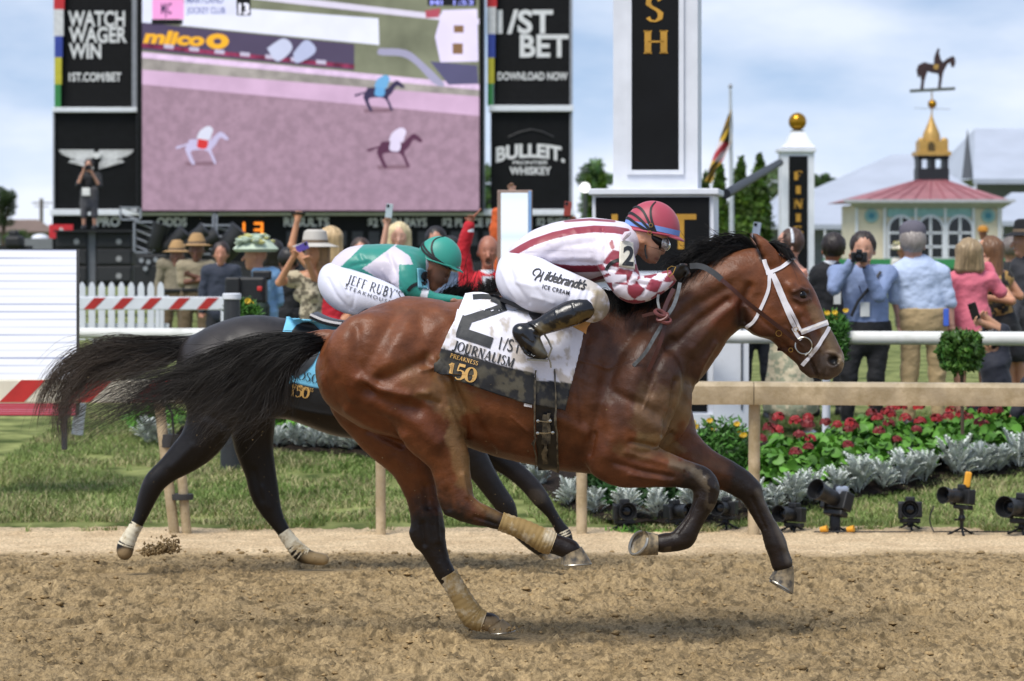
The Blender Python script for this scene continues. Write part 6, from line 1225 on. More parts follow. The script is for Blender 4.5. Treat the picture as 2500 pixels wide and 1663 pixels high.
    # --- left side
    t, D, g = figure('woman in straw hat and cream patterned dress filming with a purple phone', 'woman', 770, 27.0, 'left', 1.70, J=dict(hd=(768, 622), nk=(765, 664), sl=(706, 680), sr=(786, 674), el=(682, 690), er=(780, 712), wl=(716, 628), wr=(752, 640), hp=(756, 810), hl=(736, 820), hr=(778, 820)), dz=dict(el=-.1, wl=-.25, wr=-.25), top=('tank', lp('b5a98e', '6b6250')), bottom=('skirt', lp('b5a98e', 'a39a80'), .6), hair=('long', '8a6a48'), hat=('brim', 'b8b3ab'), skin='c18a68', female=True, look=(-.6, -.8, 0))
    phone('purple phone held sideways by the woman in the straw hat', P(738, 604, 26.7), (.5, .8, 0), '4a3a8c', 70)
    figure('woman with blond hair and red dress behind the straw-hatted woman', 'woman', 815, 28.5, 'back', 1.72, J=dict(hd=(808, 592), nk=(812, 640), sl=(770, 668), sr=(850, 668), el=(712, 600), er=(862, 730), wl=(726, 538), wr=(850, 780), hp=(805, 800)), dz=dict(el=0, wl=0), top=('tank', 'b3182a'), bottom=('skirt', 'b3182a', .6), hair=('long', 'b59a72'), skin='c58d6a', female=True)
    phone('black phone lifted high in a raised fist before the results board', P(728, 522, 28.4), (0, .3, 1), '141519', 90)
    t, D, g = figure('blond woman raising a silver phone above the green-capped jockey', 'woman', 975, 29.5, 'front', 1.70, J=dict(hd=(974, 580), nk=(974, 628), sl=(936, 655), sr=(1012, 655), el=(934, 612), er=(1018, 710), wl=(944, 552), wr=(1008, 760)), dz=dict(el=-.1, wl=-.15), top=('tank', '2a2c36'), bottom=('skirt', '2a2c36', .5), hair=('long', 'cdbb92'), skin='d7a68e', female=True)
    phone('silver phone held up by the blond woman', P(950, 515, 29.2), (.1, 1, 0), 'a9b8bd', 6)
    t, D, g = figure('bald bearded man in a red jacket shouting with an arm thrown up', 'man', 1185, 27.5, 'front', 1.82, J=dict(hd=(1192, 616), nk=(1190, 668), sl=(1140, 690), sr=(1236, 690), el=(1130, 612), er=(1262, 740), wl=(1146, 548), wr=(1240, 790), hp=(1180, 810), hl=(1158, 820), hr=(1204, 820)), dz=dict(el=-.05, wl=-.1), top=('jacket', 'b81526'), bottom=('trousers', '20222a'), skin='a9705a', mouth=True)
    mb = MB(); mb.tube([P(1146, 556, 27.4), P(1145, 566, 27.4)], [.046, .05], 12); mb.build('shirt_cuff', flat(W_), t, smooth=True)
    mb = MB(); mb.tube([P(1156, 528, 27.36), P(1166, 520, 27.34), P(1174, 510, 27.32)], [.011, .01, .008], 7); mb.build('pointing_finger', SKIN, t, smooth=True, attrs={'col': np.tile(np.array(lin('a9705a')), (21, 1))})
    mb = MB(); mb.prism([(p[0], p[2]) for p in (P(1176, 674, 27.4), P(1206, 674, 27.4), P(1192, 750, 27.4))], 27.27, 27.30); mb.build('shirt_front', flat('d7d8e0'), t); mb = MB(); mb.prism([(p[0], p[2]) for p in (P(1186, 680, 27.4), P(1197, 680, 27.4), P(1201, 735, 27.4), P(1192, 745, 27.4), P(1184, 735, 27.4))], 27.245, 27.265); mb.build('tie', flat('4a4248'), t)
    bd = SDF(.009, .01); bd.seg(g['hd']-g['up']*.055+g['fv']*.03, g['hd']-g['up']*.11+g['fv']*.05, .064, .042, k=.02); bd.ell(g['hd']+g['up']*.03+g['fv']*.1, (.1, .09, .115), k=.01, sub=True); bd.ell(g['hd']-g['up']*.076+g['fv']*.09, (.026, .05, .03), k=.004, sub=True); V, Fc = bd.mesh(); fromvf('beard', V, Fc, mat('beard', '3a2c26', .9, bump=.4, bs=120), t)
    figure('dark-haired man standing behind the green-capped jockey', 'man', 1066, 30, 'front', 1.78, J=dict(hd=(1064, 592)), top=('jacket', '6e7f9c'), bottom=('trousers', '20222a'), hair=('short', '1d1614'), skin='b47f68')
    figure('person in an orange top half hidden by the lit column', 'person', 1212, 31.5, 'back', 1.8, J=dict(hd=(1246, 585), nk=(1240, 610), sl=(1212, 560), sr=(1262, 622), el=(1213, 520), er=(1262, 680), wl=(1218, 540), wr=(1262, 720)), top=('long', 'c2541e'), bottom=('trousers', '20222a'), hair=('short', '2a1d18'), skin='8a5a44')
    figure('person behind the lit column with a fist above it', 'person', 1258, 30.5, 'back', 1.78, J=dict(hd=(1270, 600), sr=(1290, 650), er=(1276, 540), wr=(1252, 470), wl=(1240, 700), el=(1236, 680), sl=(1246, 650)), top=('long', 'b98b76'), bottom=('trousers', '20222a'), hair=('short', '3a2a22'), skin='c49680')
    t, D, g = figure('person in white lifting a red phone behind the front jockey', 'person', 1360, 28.5, 'back', 1.76, J=dict(hd=(1412, 602), nk=(1395, 640), sl=(1340, 650), sr=(1420, 655), el=(1322, 610), er=(1436, 600), wl=(1372, 560), wr=(1408, 552)), top=('long', 'cdd3e0'), bottom=('trousers', '30323a'), hair=('short', '1b1615'), skin='a86f55')
    phone('red phone held in two hands above the front jockey', P(1386, 510, 28.3), (0, 1, 0), '8f3a2e', 5)
    for (x, Yq, lab, h_) in ((476, 38.5, 'state trooper in tan uniform and tan hat with arms folded by the picket fence', 1.85), (428, 40.5, 'second trooper in tan uniform and hat, left of the arms-folded one', 1.78)):
        fo = x == 476
        t, D, g = figure(lab, 'trooper', x, Yq, 'front', h_, J=dict(hd=(x+4, 612 if fo else 626), **(dict(sl=(x-32, 650), sr=(x+38, 650), el=(x-32, 690), er=(x+40, 690), wl=(x+22, 684), wr=(x-12, 672)) if fo else {})), dz=dict(wl=-.22, wr=-.22, el=-.05, er=-.05), top=('short' if fo else 'long', '8f836b' if fo else '7a715e'), bottom=('trousers', '5e4e38'), hat=('campaign', 'a9865a'), skin='6d4636' if fo else '7d5343')
        mb = MB(); p = D['hp']; mb.box((p[0], p[1]-.02, p[2]+.07), (.34, .27, .05), bev=.01); mb.build('duty_belt', flat('101012', .4), t)
    t, D, g = figure('camera operator in pale blue shirt and flowered hat behind the television camera', 'camera operator', 640, 29.5, 'left', 1.72, J=dict(hd=(622, 625), nk=(632, 662), sl=(650, 680), sr=(668, 672), el=(640, 740), er=(680, 735), wl=(592, 735), wr=(600, 760), hp=(655, 800), hl=(648, 812), hr=(664, 812)), dz=dict(sl=-.15, el=-.2, wl=-.2), top=('short', '7fa9cf'), bottom=('trousers', '5b6d8c'), hat=('floral', 'b5c3b0'), skin='c08a6c')
    t, D, g = figure('photographer in black polo and grey shorts standing on the speaker stack', 'photographer', 218, 68, 'front', 1.80, base=2.13, J=dict(hd=(217, 405), sl=(200, 432), sr=(240, 430), el=(190, 452), er=(243, 455), wl=(205, 415), wr=(222, 418), hp=(214, 496)), dz=dict(el=-.3, er=-.3, wl=-.35, wr=-.35), top=('short', '16171b'), bottom=('shorts', '4b4a4e'), hair=('short', '2a211d'), skin='b98a72', vox=.016)
    still_camera('black camera at the eye of the photographer on the speaker stack', P(216, 410, 67.5), (0, -1, 0), big=1.2, group=None)
    mb = MB(); mb.box(P(210, 468, 67.7), (.2, .02, .2), bev=.02); mb.build('badge', flat('dcdcd8', .5), t)
    t, D, g = figure('person in black seated behind the television camera, left of the straw hat', 'person', 695, 31, 'back', 1.72, J=dict(hd=(705, 640)), top=('long', '17181c'), bottom=('trousers', '17181c'), hair=('short', '1b1615'), skin='a8785f')
    # broadcast camera
    tv = thing('television_camera', 'large black television camera on a pedestal in front of the flowered hat', 'television camera', P(605, 870, 29.0)); m = mat('camera plastic', None)
    b = MB(); b.box(P(612, 708, 29.0), (.34, .3, .28), bev=.03); b.build('camera_body', m, tv); b = MB(); b.box(P(570, 700, 28.9), (.16, .2, .2), bev=.02); b.build('lens_hood', m, tv); b = MB(); b.box(P(622, 765, 29.0), (.30, .34, .26), bev=.06); b.build('rain_cover', flat('1f2f28', .8), tv); b = MB(); b.tube([P(612, 735, 29.0), P(612, 905, 29.0)], .05, 12); b.build('pedestal', m, tv, smooth=True); b = MB(); b.box(P(640, 672, 29), (.2, .1, .1), bev=.02); b.build('viewfinder', m, tv); b = MB(); b.box(P(634, 705, 28.8), (.05, .05, .05), bev=.01); b.build('tally_light', flat('c22d2a', .5), tv)

    for i, (x, Yq, fc, tc, hc, sk_, lab) in enumerate(((540, 36, 'front', '2b3140', '2a1d18', 'b07a62', 'man in a dark jacket in the shade behind the television camera'), (668, 33, 'back', '1d1e24', '1b1615', 'b07a62', 'dark-haired person in black beside the flowered hat'), (880, 33, 'front', '8f8a80', '3d2c22', 'c58d76', 'person in a grey shirt between the blond heads'), (1100, 33, 'back', '343a4c', '1b1615', 'a06a52', 'person in a navy top left of the red-jacketed man'), (1320, 31.5, 'back', '5c6270', '3a2a22', 'b07a62', 'person in a slate shirt behind the front jockey back'))):
        figure(lab, 'person', x, Yq, fc, 1.70+.02*i, top=('jacket' if i in (0, 3) else 'long', tc), bottom=('trousers', '1d1e24'), hair=('bob' if i % 2 else 'short', hc), skin=sk_, vox=.014)
# ------------------------------------------------------------------ structures behind the track
PW = lambda: mat('white paint', 'd4d7de', .5, var=.05, vs=5, dirt=('a8a69c', 3, .62, .9))
BK = lambda: mat('black panel', '08090b', .6, var=.3, vs=4, spec=.2)
def pb(mb, x0, y0, x1, y1, Y, d=.1, mi=0, bev=0, front=True):
    """box whose front face fills a pixel rectangle at distance Y"""
    a = P(x0, y1, Y); b = P(x1, y0, Y); mb.box(((a[0]+b[0])/2, Y+d/2, (a[2]+b[2])/2), (b[0]-a[0], d, b[2]-a[2]), mi=mi, bev=bev); return mb
def pp(mb, pts, Y, d=.02, mi=0): mb.prism([(P(x, y, Y)[0], P(x, y, Y)[2]) for x, y in pts], Y, Y+d, mi=mi); return mb
def sign_text(name, s, x0, x1, yb, cap, Y, m, parent, serif=False, bold=.02, **k):
    g = serif_geo(s, **k) if serif else text_geo(s, bold=bold, **k); v, f = g; v = np.array(v); v[:, 0] -= v[:, 0].min(); wpx = x1-x0; v[:, 0] *= wpx/cap/v[:, 0].max()
    mb = MB(); a = P(x0, yb, Y); s_ = cap*Y/FOC; n = len(v); mb.add([(a[0]+p[0]*s_, Y, a[2]+p[1]*s_) for p in v], f); return mb.build(name, m, parent)
GOLD = lambda: mat('gold leaf', 'c08f35', .42, metal=.35, var=.15, vs=5)
TXW = lambda: mat('white lettering', 'cfcfd0', .6)
if want('rails'):
    # near rail
    Yr = 18.9; tan = mat('weathered rail', 'ad9c80', .5, var=.18, vs=5, dirt=('857452', 8, .42, .75), spec=.35, bump=.3, bs=50)
    nr = thing('racing_rail', 'tan dirt-covered running rail along the inside of the track', 'rail', P(1600, 1312, Yr))
    mb = MB(); h = .157
    prof = [(-.045, 0), (.045, 0), (.05, .02), (.05, .125), (.032, .15), (0, .158), (-.032, .15), (-.05, .125), (-.05, .02)]
    for x0, x1 in ((430, 1838), (1840, 4200)):
        v = []; 
        for x in (x0, x1):
            Yq = Yr-min(x-1690, 1100)*.0004 if x > 1690 else Yr; c = P(x, 985 + (13*min(x-1690, 1100)/810 if x > 1690 else 0), Yq)
            v += [(c[0], Yq+a, c[2]+b_) for a, b_ in prof]
        n = len(prof); mb.add(v, [tuple(range(n)), tuple(range(2*n-1, n-1, -1))]+[(i, (i+1) % n, n+(i+1) % n, n+i) for i in range(n)])
    mb.build('rail_beam', tan, nr, smooth=True, angle=30)
    for (xt, xb, yb, w_) in ((1842, 1840, 1322, 29), (1420, 1420, 1314, 27), (928, 930, 1302, 25), (2640, 2640, 1330, 29), (3200, 3200, 1335, 29), (3800, 3800, 1335, 29)):
        mb = MB(); a = P(xt, 984, Yr+.01); b_ = P(xb, yb, Yr+.01); mb.tube([a, a*.5+b_*.5, b_-np.array([0, 0, .05])], w_/2*Yr/FOC, 14); mb.build('rail_post', tan, nr, smooth=True)
    sr = thing('striped_rail', 'red and white striped barrier board ending the near rail on the left', 'barrier', P(100, 1050, Yr))
    mb = MB(); mr_ = MB(); Yb = Yr+.0; h0, h1 = 926, 984
    mb.box(((P(-220, 0, Yb)[0]+P(432, 0, Yb)[0])/2, Yb, (P(0, h0, Yb)[2]+P(0, h1, Yb)[2])/2), (652*Yb/FOC, .07, 58*Yb/FOC), bev=.012); mb.build('rail_board', mat('cream paint', 'cfcab8', .5, var=.08, vs=6, dirt=('9c8f70', 8, .6, .85)), sr)
    for x in (-110, 50, 212, 372): 
        q = MB(); pp(q, [(x-52, h1-2), (x+2, h0+2), (x+62, h0+2), (x+8, h1-2)][:4], Yb-.039, .003); q.build('red_stripe', mat('red paint', 'a92420', .5, var=.12, vs=7, dirt=('8c6a52', 9, .66, .9)), sr)
    for xt, xb, yt, yb, w_ in ((388, 428, 978, 1308, 26), (440, 457, 1120, 1296, 24)):
        mb = MB(); mb.tube([P(xt, yt, Yr+.06), P(xb, yb, Yr+.06)-np.array([0, 0, .04])], w_/2*Yr/FOC, 14); mb.build('rail_post', tan, sr, smooth=True)
    for y0, y1, x in ((1060, 1092, 406), (1206, 1220, 438)):
        mb = MB(); c = P(x+6, (y0+y1)/2, Yr+.06); mb.lathe([(.062 if y0 < 1100 else .078, -(y1-y0)/2*Yr/FOC), (.064 if y0 < 1100 else .08, 0), (.062 if y0 < 1100 else .078, (y1-y0)/2*Yr/FOC)], tuple(c), 16, sy=.75); mb.build('rubber_strap', flat('2b2b2c', .7), sr, smooth=True)
    mb = MB(); mb.tube([P(408, 985, Yr-.02), P(420, 1010, Yr-.03), P(424, 1060, Yr-.02), P(415, 1090, Yr)], .008, 6); mb.build('cable', flat('1b1b1d'), sr, smooth=True)
    # pipe rail
    pr = thing('pipe_rail', 'white round pipe rail running behind the flower bed', 'rail', P(1900, 1050, 24))
    mb = MB(); mb.tube([P(-300, 812, 29.6), P(190, 813.5, 28.4), P(2500, 827, 22.0), P(3900, 838, 18.4+1.2)], .0565, 18); mb.build('rail_pipe', mat('white pipe', 'cfcfca', .4, var=.06, vs=4, dirt=('a8a79c', 3, .55, .8)), pr, smooth=True)
    for x, yb, w_ in ((2017, 1056, 20), (236, 900, 18), (1450, 1010, 18), (860, 950, 18), (2700, 1080, 20)):
        Yq = np.interp(x, [190, 2500], [28.4, 22.0]); mb = MB(); mb.tube([P(x, 826, Yq+.02), P(x, yb, Yq+.02)], w_/2*Yq/FOC, 12); mb.build('rail_post', PW(), pr, smooth=True)
    # lower white post by the LED wall
    t = thing('post', 'short white post standing under the striped barrier board', 'post', P(193, 1061, 21)); mb = MB(); mb.tube([P(197, 985, 21), P(188, 1061, 21)], .045, 12); mb.build('post_shaft', PW(), t, smooth=True)
    # striped rail further back
    t = thing('striped_rail', 'thin red and white striped barrier in front of the picket fence', 'barrier', P(370, 830, 33)); Yq = 33
    mb = MB(); pb(mb, -120, 725, 549, 757, Yq, .06, bev=.01); mb.build('rail_board', PW(), t)
    for x in range(-60, 540, 69):
        q = MB(); pp(q, [(x-12, 755), (x+14, 727), (x+42, 727), (x+14, 755)], Yq-.004, .003); q.build('red_stripe', mat('red paint', None), t)
    for x in (-50, 384, 544): mb = MB(); pb(mb, x-5, 757, x+5, 832, Yq, .06); mb.build('leg', PW(), t)
    t = thing('picket_fence', 'white picket fence with pointed pickets behind the striped barrier', 'fence', P(300, 830, 35)); Yq = 35
    for y in (722, 790): mb = MB(); pb(mb, -120, y, 412, y+14, Yq+.05, .04); mb.build('fence_rail', PW(), t)
    for i in range(22):
        x = -112+i*24; q = MB(); pp(q, [(x-8, 830), (x+8, 830), (x+8, 702), (x+4.5, 692), (x, 688), (x-4.5, 692), (x-8, 702)], Yq, .03); q.build('picket', PW(), t)
    # planter column
    t = thing('planter', 'tall dark tapered planter column between the dark horse and the pipe rail', 'planter', P(572, 1160, 22.2)); c = P(572, 1160, 22.2); s = 22.2/FOC
    mb = MB(); mb.lathe([(29*s, 0), (28*s, 60*s), (22*s, 300*s), (20*s, 430*s), (17*s, 432*s), (16*s, 410*s)], (P(566, 0, 22.2)[0], 22.2, c[2]), 22); mb.build('column', mat('dark plastic', '2e3033', .45, var=.2), t, smooth=True)
    mb = MB(); mb.lathe([(19*s, 428*s), (23*s, 430*s), (23*s, 442*s), (19*s, 444*s), (18*s, 432*s)], (P(566, 0, 22.2)[0], 22.2, c[2]), 22); mb.build('rim', PW(), t, smooth=True)
    # LED wall at the left edge and slim LED column
    Yq = 20.6; t = thing('led_wall', 'bright white scanning LED wall at the left edge behind the striped barrier', 'screen', P(60, 1090, Yq))
    mb = MB(); pb(mb, -160, 608, 188, 1016, Yq+.01, .12); mb.build('cabinet', mat('dark plastic', None), t)
    def ledm(key, base, line, sc, st_):
        m = bpy.data.materials.new(key); m.use_nodes = True; n = m.node_tree.nodes; l = m.node_tree.links; b = n['Principled BSDF']; b.inputs['Roughness'].default_value = .5; b.inputs['Base Color'].default_value = (.02, .02, .02, 1)
        tcn = n.new('ShaderNodeTexCoord'); mpn = n.new('ShaderNodeMapping'); mpn.inputs['Scale'].default_value = (.25, 1, sc); l.new(tcn.outputs['Object'], mpn.inputs['Vector']); no = n.new('ShaderNodeTexNoise'); no.inputs['Scale'].default_value = 1.; no.inputs['Detail'].default_value = 3; l.new(mpn.outputs[0], no.inputs['Vector'])
        wv = n.new('ShaderNodeTexWave'); wv.bands_direction = 'Z'; wv.inputs['Scale'].default_value = sc*.42; wv.inputs['Distortion'].default_value = .0; l.new(tcn.outputs['Object'], wv.inputs['Vector']); mu = n.new('ShaderNodeMath'); mu.operation = 'POWER'; l.new(wv.outputs[1], mu.inputs[0]); mu.inputs[1].default_value = 10
        r = n.new('ShaderNodeMapRange'); r.inputs[1].default_value = .4; r.inputs[2].default_value = .62; l.new(no.outputs[0], r.inputs[0]); m2_ = n.new('ShaderNodeMath'); m2_.operation = 'MULTIPLY'; l.new(mu.outputs[0], m2_.inputs[0]); l.new(r.outputs[0], m2_.inputs[1])
        x = n.new('ShaderNodeMix'); x.data_type = 'RGBA'; l.new(m2_.outputs[0], x.inputs[0]); x.inputs[6].default_value = lin(base)+(1,); x.inputs[7].default_value = lin(line)+(1,); l.new(x.outputs[2], b.inputs['Emission Color']); b.inputs['Emission Strength'].default_value = st_; return m
    mb = MB(); pb(mb, -158, 610, 186, 984, Yq, .008); mb.build('screen', ledm('led white', 'f2f5ff', '6f7fb0', 13, .60), t)
    mb = MB(); pb(mb, -158, 985, 184, 1014, Yq, .008); mb.build('screen', ledm('led red', 'b8283a', 'e8d0f0', 50, .5), t)
    for x in (-130, 150): mb = MB(); pb(mb, x, 1014, x+12, 1098, Yq+.05, .05); mb.build('leg', mat('dark plastic', None), t)
    Yq = 25.6; t = thing('led_column', 'slim white glowing LED column with brown frame behind the front jockey', 'screen', P(1256, 1020, Yq))
    mb = MB(); pb(mb, 1214, 464, 1300, 1030, Yq+.01, .2, bev=.01); mb.build('frame', mat('brown frame', '8a7468', .5, var=.15), t)
    mb = MB(); pb(mb, 1223, 471, 1289, 1020, Yq, .008); mb.build('screen', ledm('led plain', 'eaf6ff', 'd8e8f8', 2, .64), t)
    mb = MB(); pb(mb, 1290, 466, 1297, 1020, Yq-.002, .008); mb.build('edge_strip', flat('7fa3d0', .4), t)
if want('post'):
    # the big finish post
    Yq = 24.3; t = thing('finish_post', 'big white finish post with black panels and gold lettering, sky behind it', 'finish post', P(1600, 1050, Yq))
    def rb(mb, x0, y0, x1, y1, dy0, dy1, mi=0, bev=0):
        """box turned a little, its right flank in view"""
        a = P(x0, y1, Yq); b = P(x1, y0, Yq); cx = P(1600, 0, Yq)[0]; th = rad(-7.0); n0 = len(mb.v)
        q = MB(); q.box((((a[0]+b[0])/2-cx), (dy0+dy1)/2, (a[2]+b[2])/2), (b[0]-a[0], dy1-dy0, b[2]-a[2]), bev=bev)
        mb.add([(cx+x*math.cos(th)-y*math.sin(th), Yq+.1+x*math.sin(th)+y*math.cos(th), z) for x, y, z in q.v], q.f, mi)
    Rz = lambda v: v
    mb = MB(); rb(mb, 1493, -260, 1702, 462, .2, .85); mb.build('column', PW(), t)
    mb = MB(); 
    for x0, x1, y0, y1 in ((1527, 1539, -260, 424), (1656, 1668, -260, 424), (1539, 1656, 413, 424)): rb(mb, x0, y0, x1, y1, .175, .199)
    mb.build('panel_frame', PW(), t)
    mb = MB(); rb(mb, 1540, -260, 1655, 412, .188, .198); mb.build('panel', BK(), t)
    mb = MB(); rb(mb, 1438, 460, 1757, 475, -.06, 1.0, bev=.008); mb.build('cornice', PW(), t)
    mb = MB(); rb(mb, 1446, 476, 1744, 667, 0, .93); mb.build('sign_box', PW(), t)
    mb = MB(); rb(mb, 1455, 481, 1734, 662, -.012, -.002); mb.build('panel', BK(), t)
    mb = MB(); rb(mb, 1440, 668, 1775, 686, -.05, 1.05, bev=.006); rb(mb, 1446, 687, 1760, 1052, 0, 1.25); rb(mb, 1436, 1010, 1785, 1062, -.06, 1.3, bev=.008); mb.build('plinth', PW(), t)
    mb = MB(); rb(mb, 1500, 700, 1728, 1006, -.012, -.002); mb.build('panel', BK(), t)
    # white leaf beside the plinth
    mb = MB(); pb(mb, 1742, 700, 1828, 1056, 24.05, .05); mb.build('side_panel', PW(), t); mb = MB(); pb(mb, 1809, 700, 1813, 1000, 24.035, .012); mb.build('side_trim', flat('4b4f55'), t)
    def rl(name, geo, x0, x1, yb, cap, dy, m):
        v, f = geo; v = np.array(v); v[:, 0] -= v[:, 0].min(); v[:, 0] *= (x1-x0)/cap/v[:, 0].max(); cx = P(1600, 0, Yq)[0]; th = rad(-7.0); s_ = Yq/FOC; mb = MB()
        mb.add([(cx+((x0+p[0]*cap-1600)*s_)*math.cos(th)-dy*math.sin(th), Yq+.1+((x0+p[0]*cap-1600)*s_)*math.sin(th)+dy*math.cos(th), P(0, yb-p[1]*cap, Yq)[2]) for p in v], f); mb.build(name, m, t)
    rl('gold_lettering', serif_geo('H', tk=.2, tn=.08), 1569, 1629, 126, 58, .182, GOLD()); rl('gold_lettering', serif_geo('S', tk=.2, tn=.08), 1574, 1618, 46, 60, .182, GOLD()); rl('gold_lettering', serif_geo('I', tk=.2, tn=.08), 1585, 1612, -34, 58, .182, GOLD())
    rl('gold_lettering', text_geo('1/ST', bold=.012), 1494, 1702, 607, 84, -.016, GOLD()); rl('gold_lettering', serif_geo('150', tk=.2, tn=.08), 1530, 1722, 935, 90, -.016, GOLD())
    # small finish post
    Yq = 52; t = thing('finish_post', 'smaller white finish post topped by a gold ball, across the infield', 'finish post', P(1947, 822, Yq))
    mb = MB(); pb(mb, 1908, 368, 1988, 826, Yq, .62); mb.build('column', PW(), t); mb = MB(); pb(mb, 1902, 362, 1993, 371, Yq-.06, .74, bev=.01); mb.build('cornice', PW(), t)
    s = Yq/FOC; c = P(1947, 362, Yq+.3); mb = MB(); mb.lathe([(60*s, 0), (44*s, 10*s), (26*s, 36*s), (24*s, 40*s)], tuple(c), 4, R=Matrix.Rotation(rad(45), 3, 'Z')); mb.build('cap', PW(), t); mb = MB(); mb.lathe([(17*s, 40*s), (17*s, 43*s), (6*s, 46*s), (6*s, 50*s)], tuple(c), 14); mb.build('neck', flat('6f6a58'), t)
    mb = MB(); mb.lathe([(22*s*math.sin(a), -22*s*math.cos(a)) for a in np.linspace(.05, 3.09, 16)], tuple(P(1947, 297, Yq+.3)), 26); mb.build('ball', mat('gold ball', 'a67a1e', .28, metal=.8, var=.1), t, smooth=True, angle=180)
    mb = MB(); pb(mb, 1926, 381, 1972, 790, Yq-.012, .01); mb.build('panel', BK(), t)
    for i, ch in enumerate('FINISH'): w_ = {'I': 12, 'F': 20}.get(ch, 24); sign_text('gold_lettering', ch, 1949-w_/2, 1949+w_/2, (441, 475, 509, 543, 575, 605)[i], 23, Yq-.016, GOLD(), t, serif=True, tk=.24, tn=.1)
    t = thing('beam', 'slanted dark beam reaching from the big finish post to the small one', 'beam', P(1780, 475, 25.5)); mb = MB(); mb.tube([P(1772, 474, 25.4), P(1904, 397, 51.8)], [.045, .07], 10); mb.build('tube', flat('23262a'), t, smooth=True)
if want('tote'):
    Yq = 90.; t = thing('scoreboard', 'black results board with advertising panels and white lettering around the giant screen', 'scoreboard', P(760, 740, Yq)); s = Yq/FOC
    mb = MB(); pb(mb, 128, 524, 1402, 700, Yq+.3, 1.5); mb.build('results_board', BK(), t)
    for x0, x1 in ((140, 322), (1198, 1392)):
        mb = MB(); pb(mb, x0 if x0 < 500 else 1205, -60, x1+10 if x0 < 500 else 1391, 261, Yq+.2, .8); mb.build('upper_panel', mat('charcoal panel', '0f0f11', .7, var=.2, spec=.2), t)
    mb = MB(); pb(mb, 133, 275, 333, 511, Yq+.2, .8); mb.build('lower_panel', BK(), t); mb = MB(); pb(mb, 1198, 275, 1393, 512, Yq+.2, .8); mb.build('lower_panel', BK(), t)
    mb = MB()
    for a in ((128, 262, 338, 274), (1194, 257, 1400, 272), (122, 511, 1402, 526)): pb(mb, *a, Yq, .9, bev=.02)
    mb.build('beam', PW(), t)
    for x0, x1, y0, y1 in ((322, 334, -60, 262), (1391, 1398, -60, 511), (1172, 1184, -60, 511), (129, 133, 262, 511)): mb = MB(); pb(mb, x0, y0, x1, y1, Yq+.1, .3); mb.build('upright', mat('grey steel', '8d8f95', .45, metal=.3), t)
    for x0, x1, ys in ((131, 157, (-60, 23, 88, 140, 206, 262)), (1188, 1213, (-60, 17, 83, 141, 204, 258))):
        for i, c in enumerate(('b82028', 'c9c9cb', '2b3f94', 'b5ac2e', '2c7a3e')):
            mb = MB(); w_ = 1-.085*i; pb(mb, x0+2*(i > 1), ys[i], x0+(x1-x0)*w_, ys[i+1], Yq+.02, .1); mb.build('colour_stripe', flat(c, .6), t)
    Yt = Yq+.17
    for a in (('WATCH', 166, 305, 64, 36), ('WAGER', 168, 310, 103, 36), ('WIN', 168, 247, 142, 35), ('1ST.COM/BET', 168, 296, 198, 20), ('1/ST', 1214, 1350, 80, 54), ('BET', 1269, 1388, 138, 52), ('DOWNLOAD NOW', 1215, 1386, 195, 18)): sign_text('lettering', a[0], a[1], a[2], a[3], a[4], Yt, TXW(), t, bold=.03)
    for a in (('PRO', 235, 293, 552, 21), ('ODDS', 383, 456, 552, 20), ('RESULTS', 693, 804, 552, 20), ('$2 WIN PAYS', 898, 1042, 553, 20), ('$2 PLACE PAYS', 1079, 1240, 553, 20), ('$2 SHOW', 1310, 1400, 553, 20)): sign_text('lettering', a[0], a[1], a[2], a[3], a[4], Yq+.28, TXW(), t, bold=.03)
    # arched brand lettering
    v, f = text_geo('BULLEIT.', bold=.04); v = np.array(v); v[:, 0] *= 168/v[:, 0].max(); mb = MB(); pts = []
    for x, y in v: u = (x-84)/84; pts.append(P(1211+x, 384-y*(30+4*abs(u))-13*(1-u*u)+12, Yt))
    mb.add(pts, f); mb.build('lettering', TXW(), t); sign_text('lettering', 'FRONTIER', 1252, 1338, 401, 8, Yt, TXW(), t); sign_text('lettering', 'WHISKEY', 1244, 1346, 426, 18, Yt, TXW(), t, bold=.03)
    wm = MB()   # feathered wings emblem
    for sg in (-1, 1):
        for i in range(8):
            y0 = 366+i*4.3; L_ = 92-i*i*1.55; x0 = 235+sg*(6+i*1.2); x1 = 235+sg*L_; pp(wm, [(x0, y0), (x1, y0), (x1-sg*4, y0+3.1), (x0, y0+3.4+i*.7)][::sg], Yt, .02)
        for i in range(9): a0 = 235+sg*(8+i*6); pp(wm, [(a0, 395-i*.6), (a0+sg*3.6, 395-i*.6), (a0+sg*2+sg*i*1.4, 413-i*2.1), (a0-sg*1, 413-i*1.9)][::sg], Yt-.03, .02)
    pp(wm, [(222, 372), (248, 372), (244, 384), (235, 388), (226, 384)], Yt-.06, .02); wm.build('wing_emblem', TXW(), t)
    ar = MB(); ar.tube([P(x, y, Yt) for x, y in ((1240, 335), (1270, 322), (1297, 316), (1325, 322), (1352, 335))], .02, 6); ar.build('faint_arch', flat('3a3a3e'), t)
    # seven-segment digits
    dg = MB(); em = mat('orange digits', 'ff8a2a', .5, emit=1.0)
    def seg7(x, y, w_, h_, on):
        S7 = {'a': (x, y, x+w_, y+5), 'g': (x, y+h_/2-2, x+w_, y+h_/2+3), 'd': (x, y+h_-5, x+w_, y+h_), 'f': (x, y, x+5, y+h_/2), 'b': (x+w_-5, y, x+w_, y+h_/2), 'e': (x, y+h_/2, x+5, y+h_), 'c': (x+w_-5, y+h_/2, x+w_, y+h_)}
        for o in on: pb(dg, *S7[o], Yq+.26-.002*ord(o)/10, .02)
    seg7(582, 543, 16, 36, 'bc'); seg7(620, 543, 22, 36, 'abgd'+'c'); dg.build('digit_display', em, t)
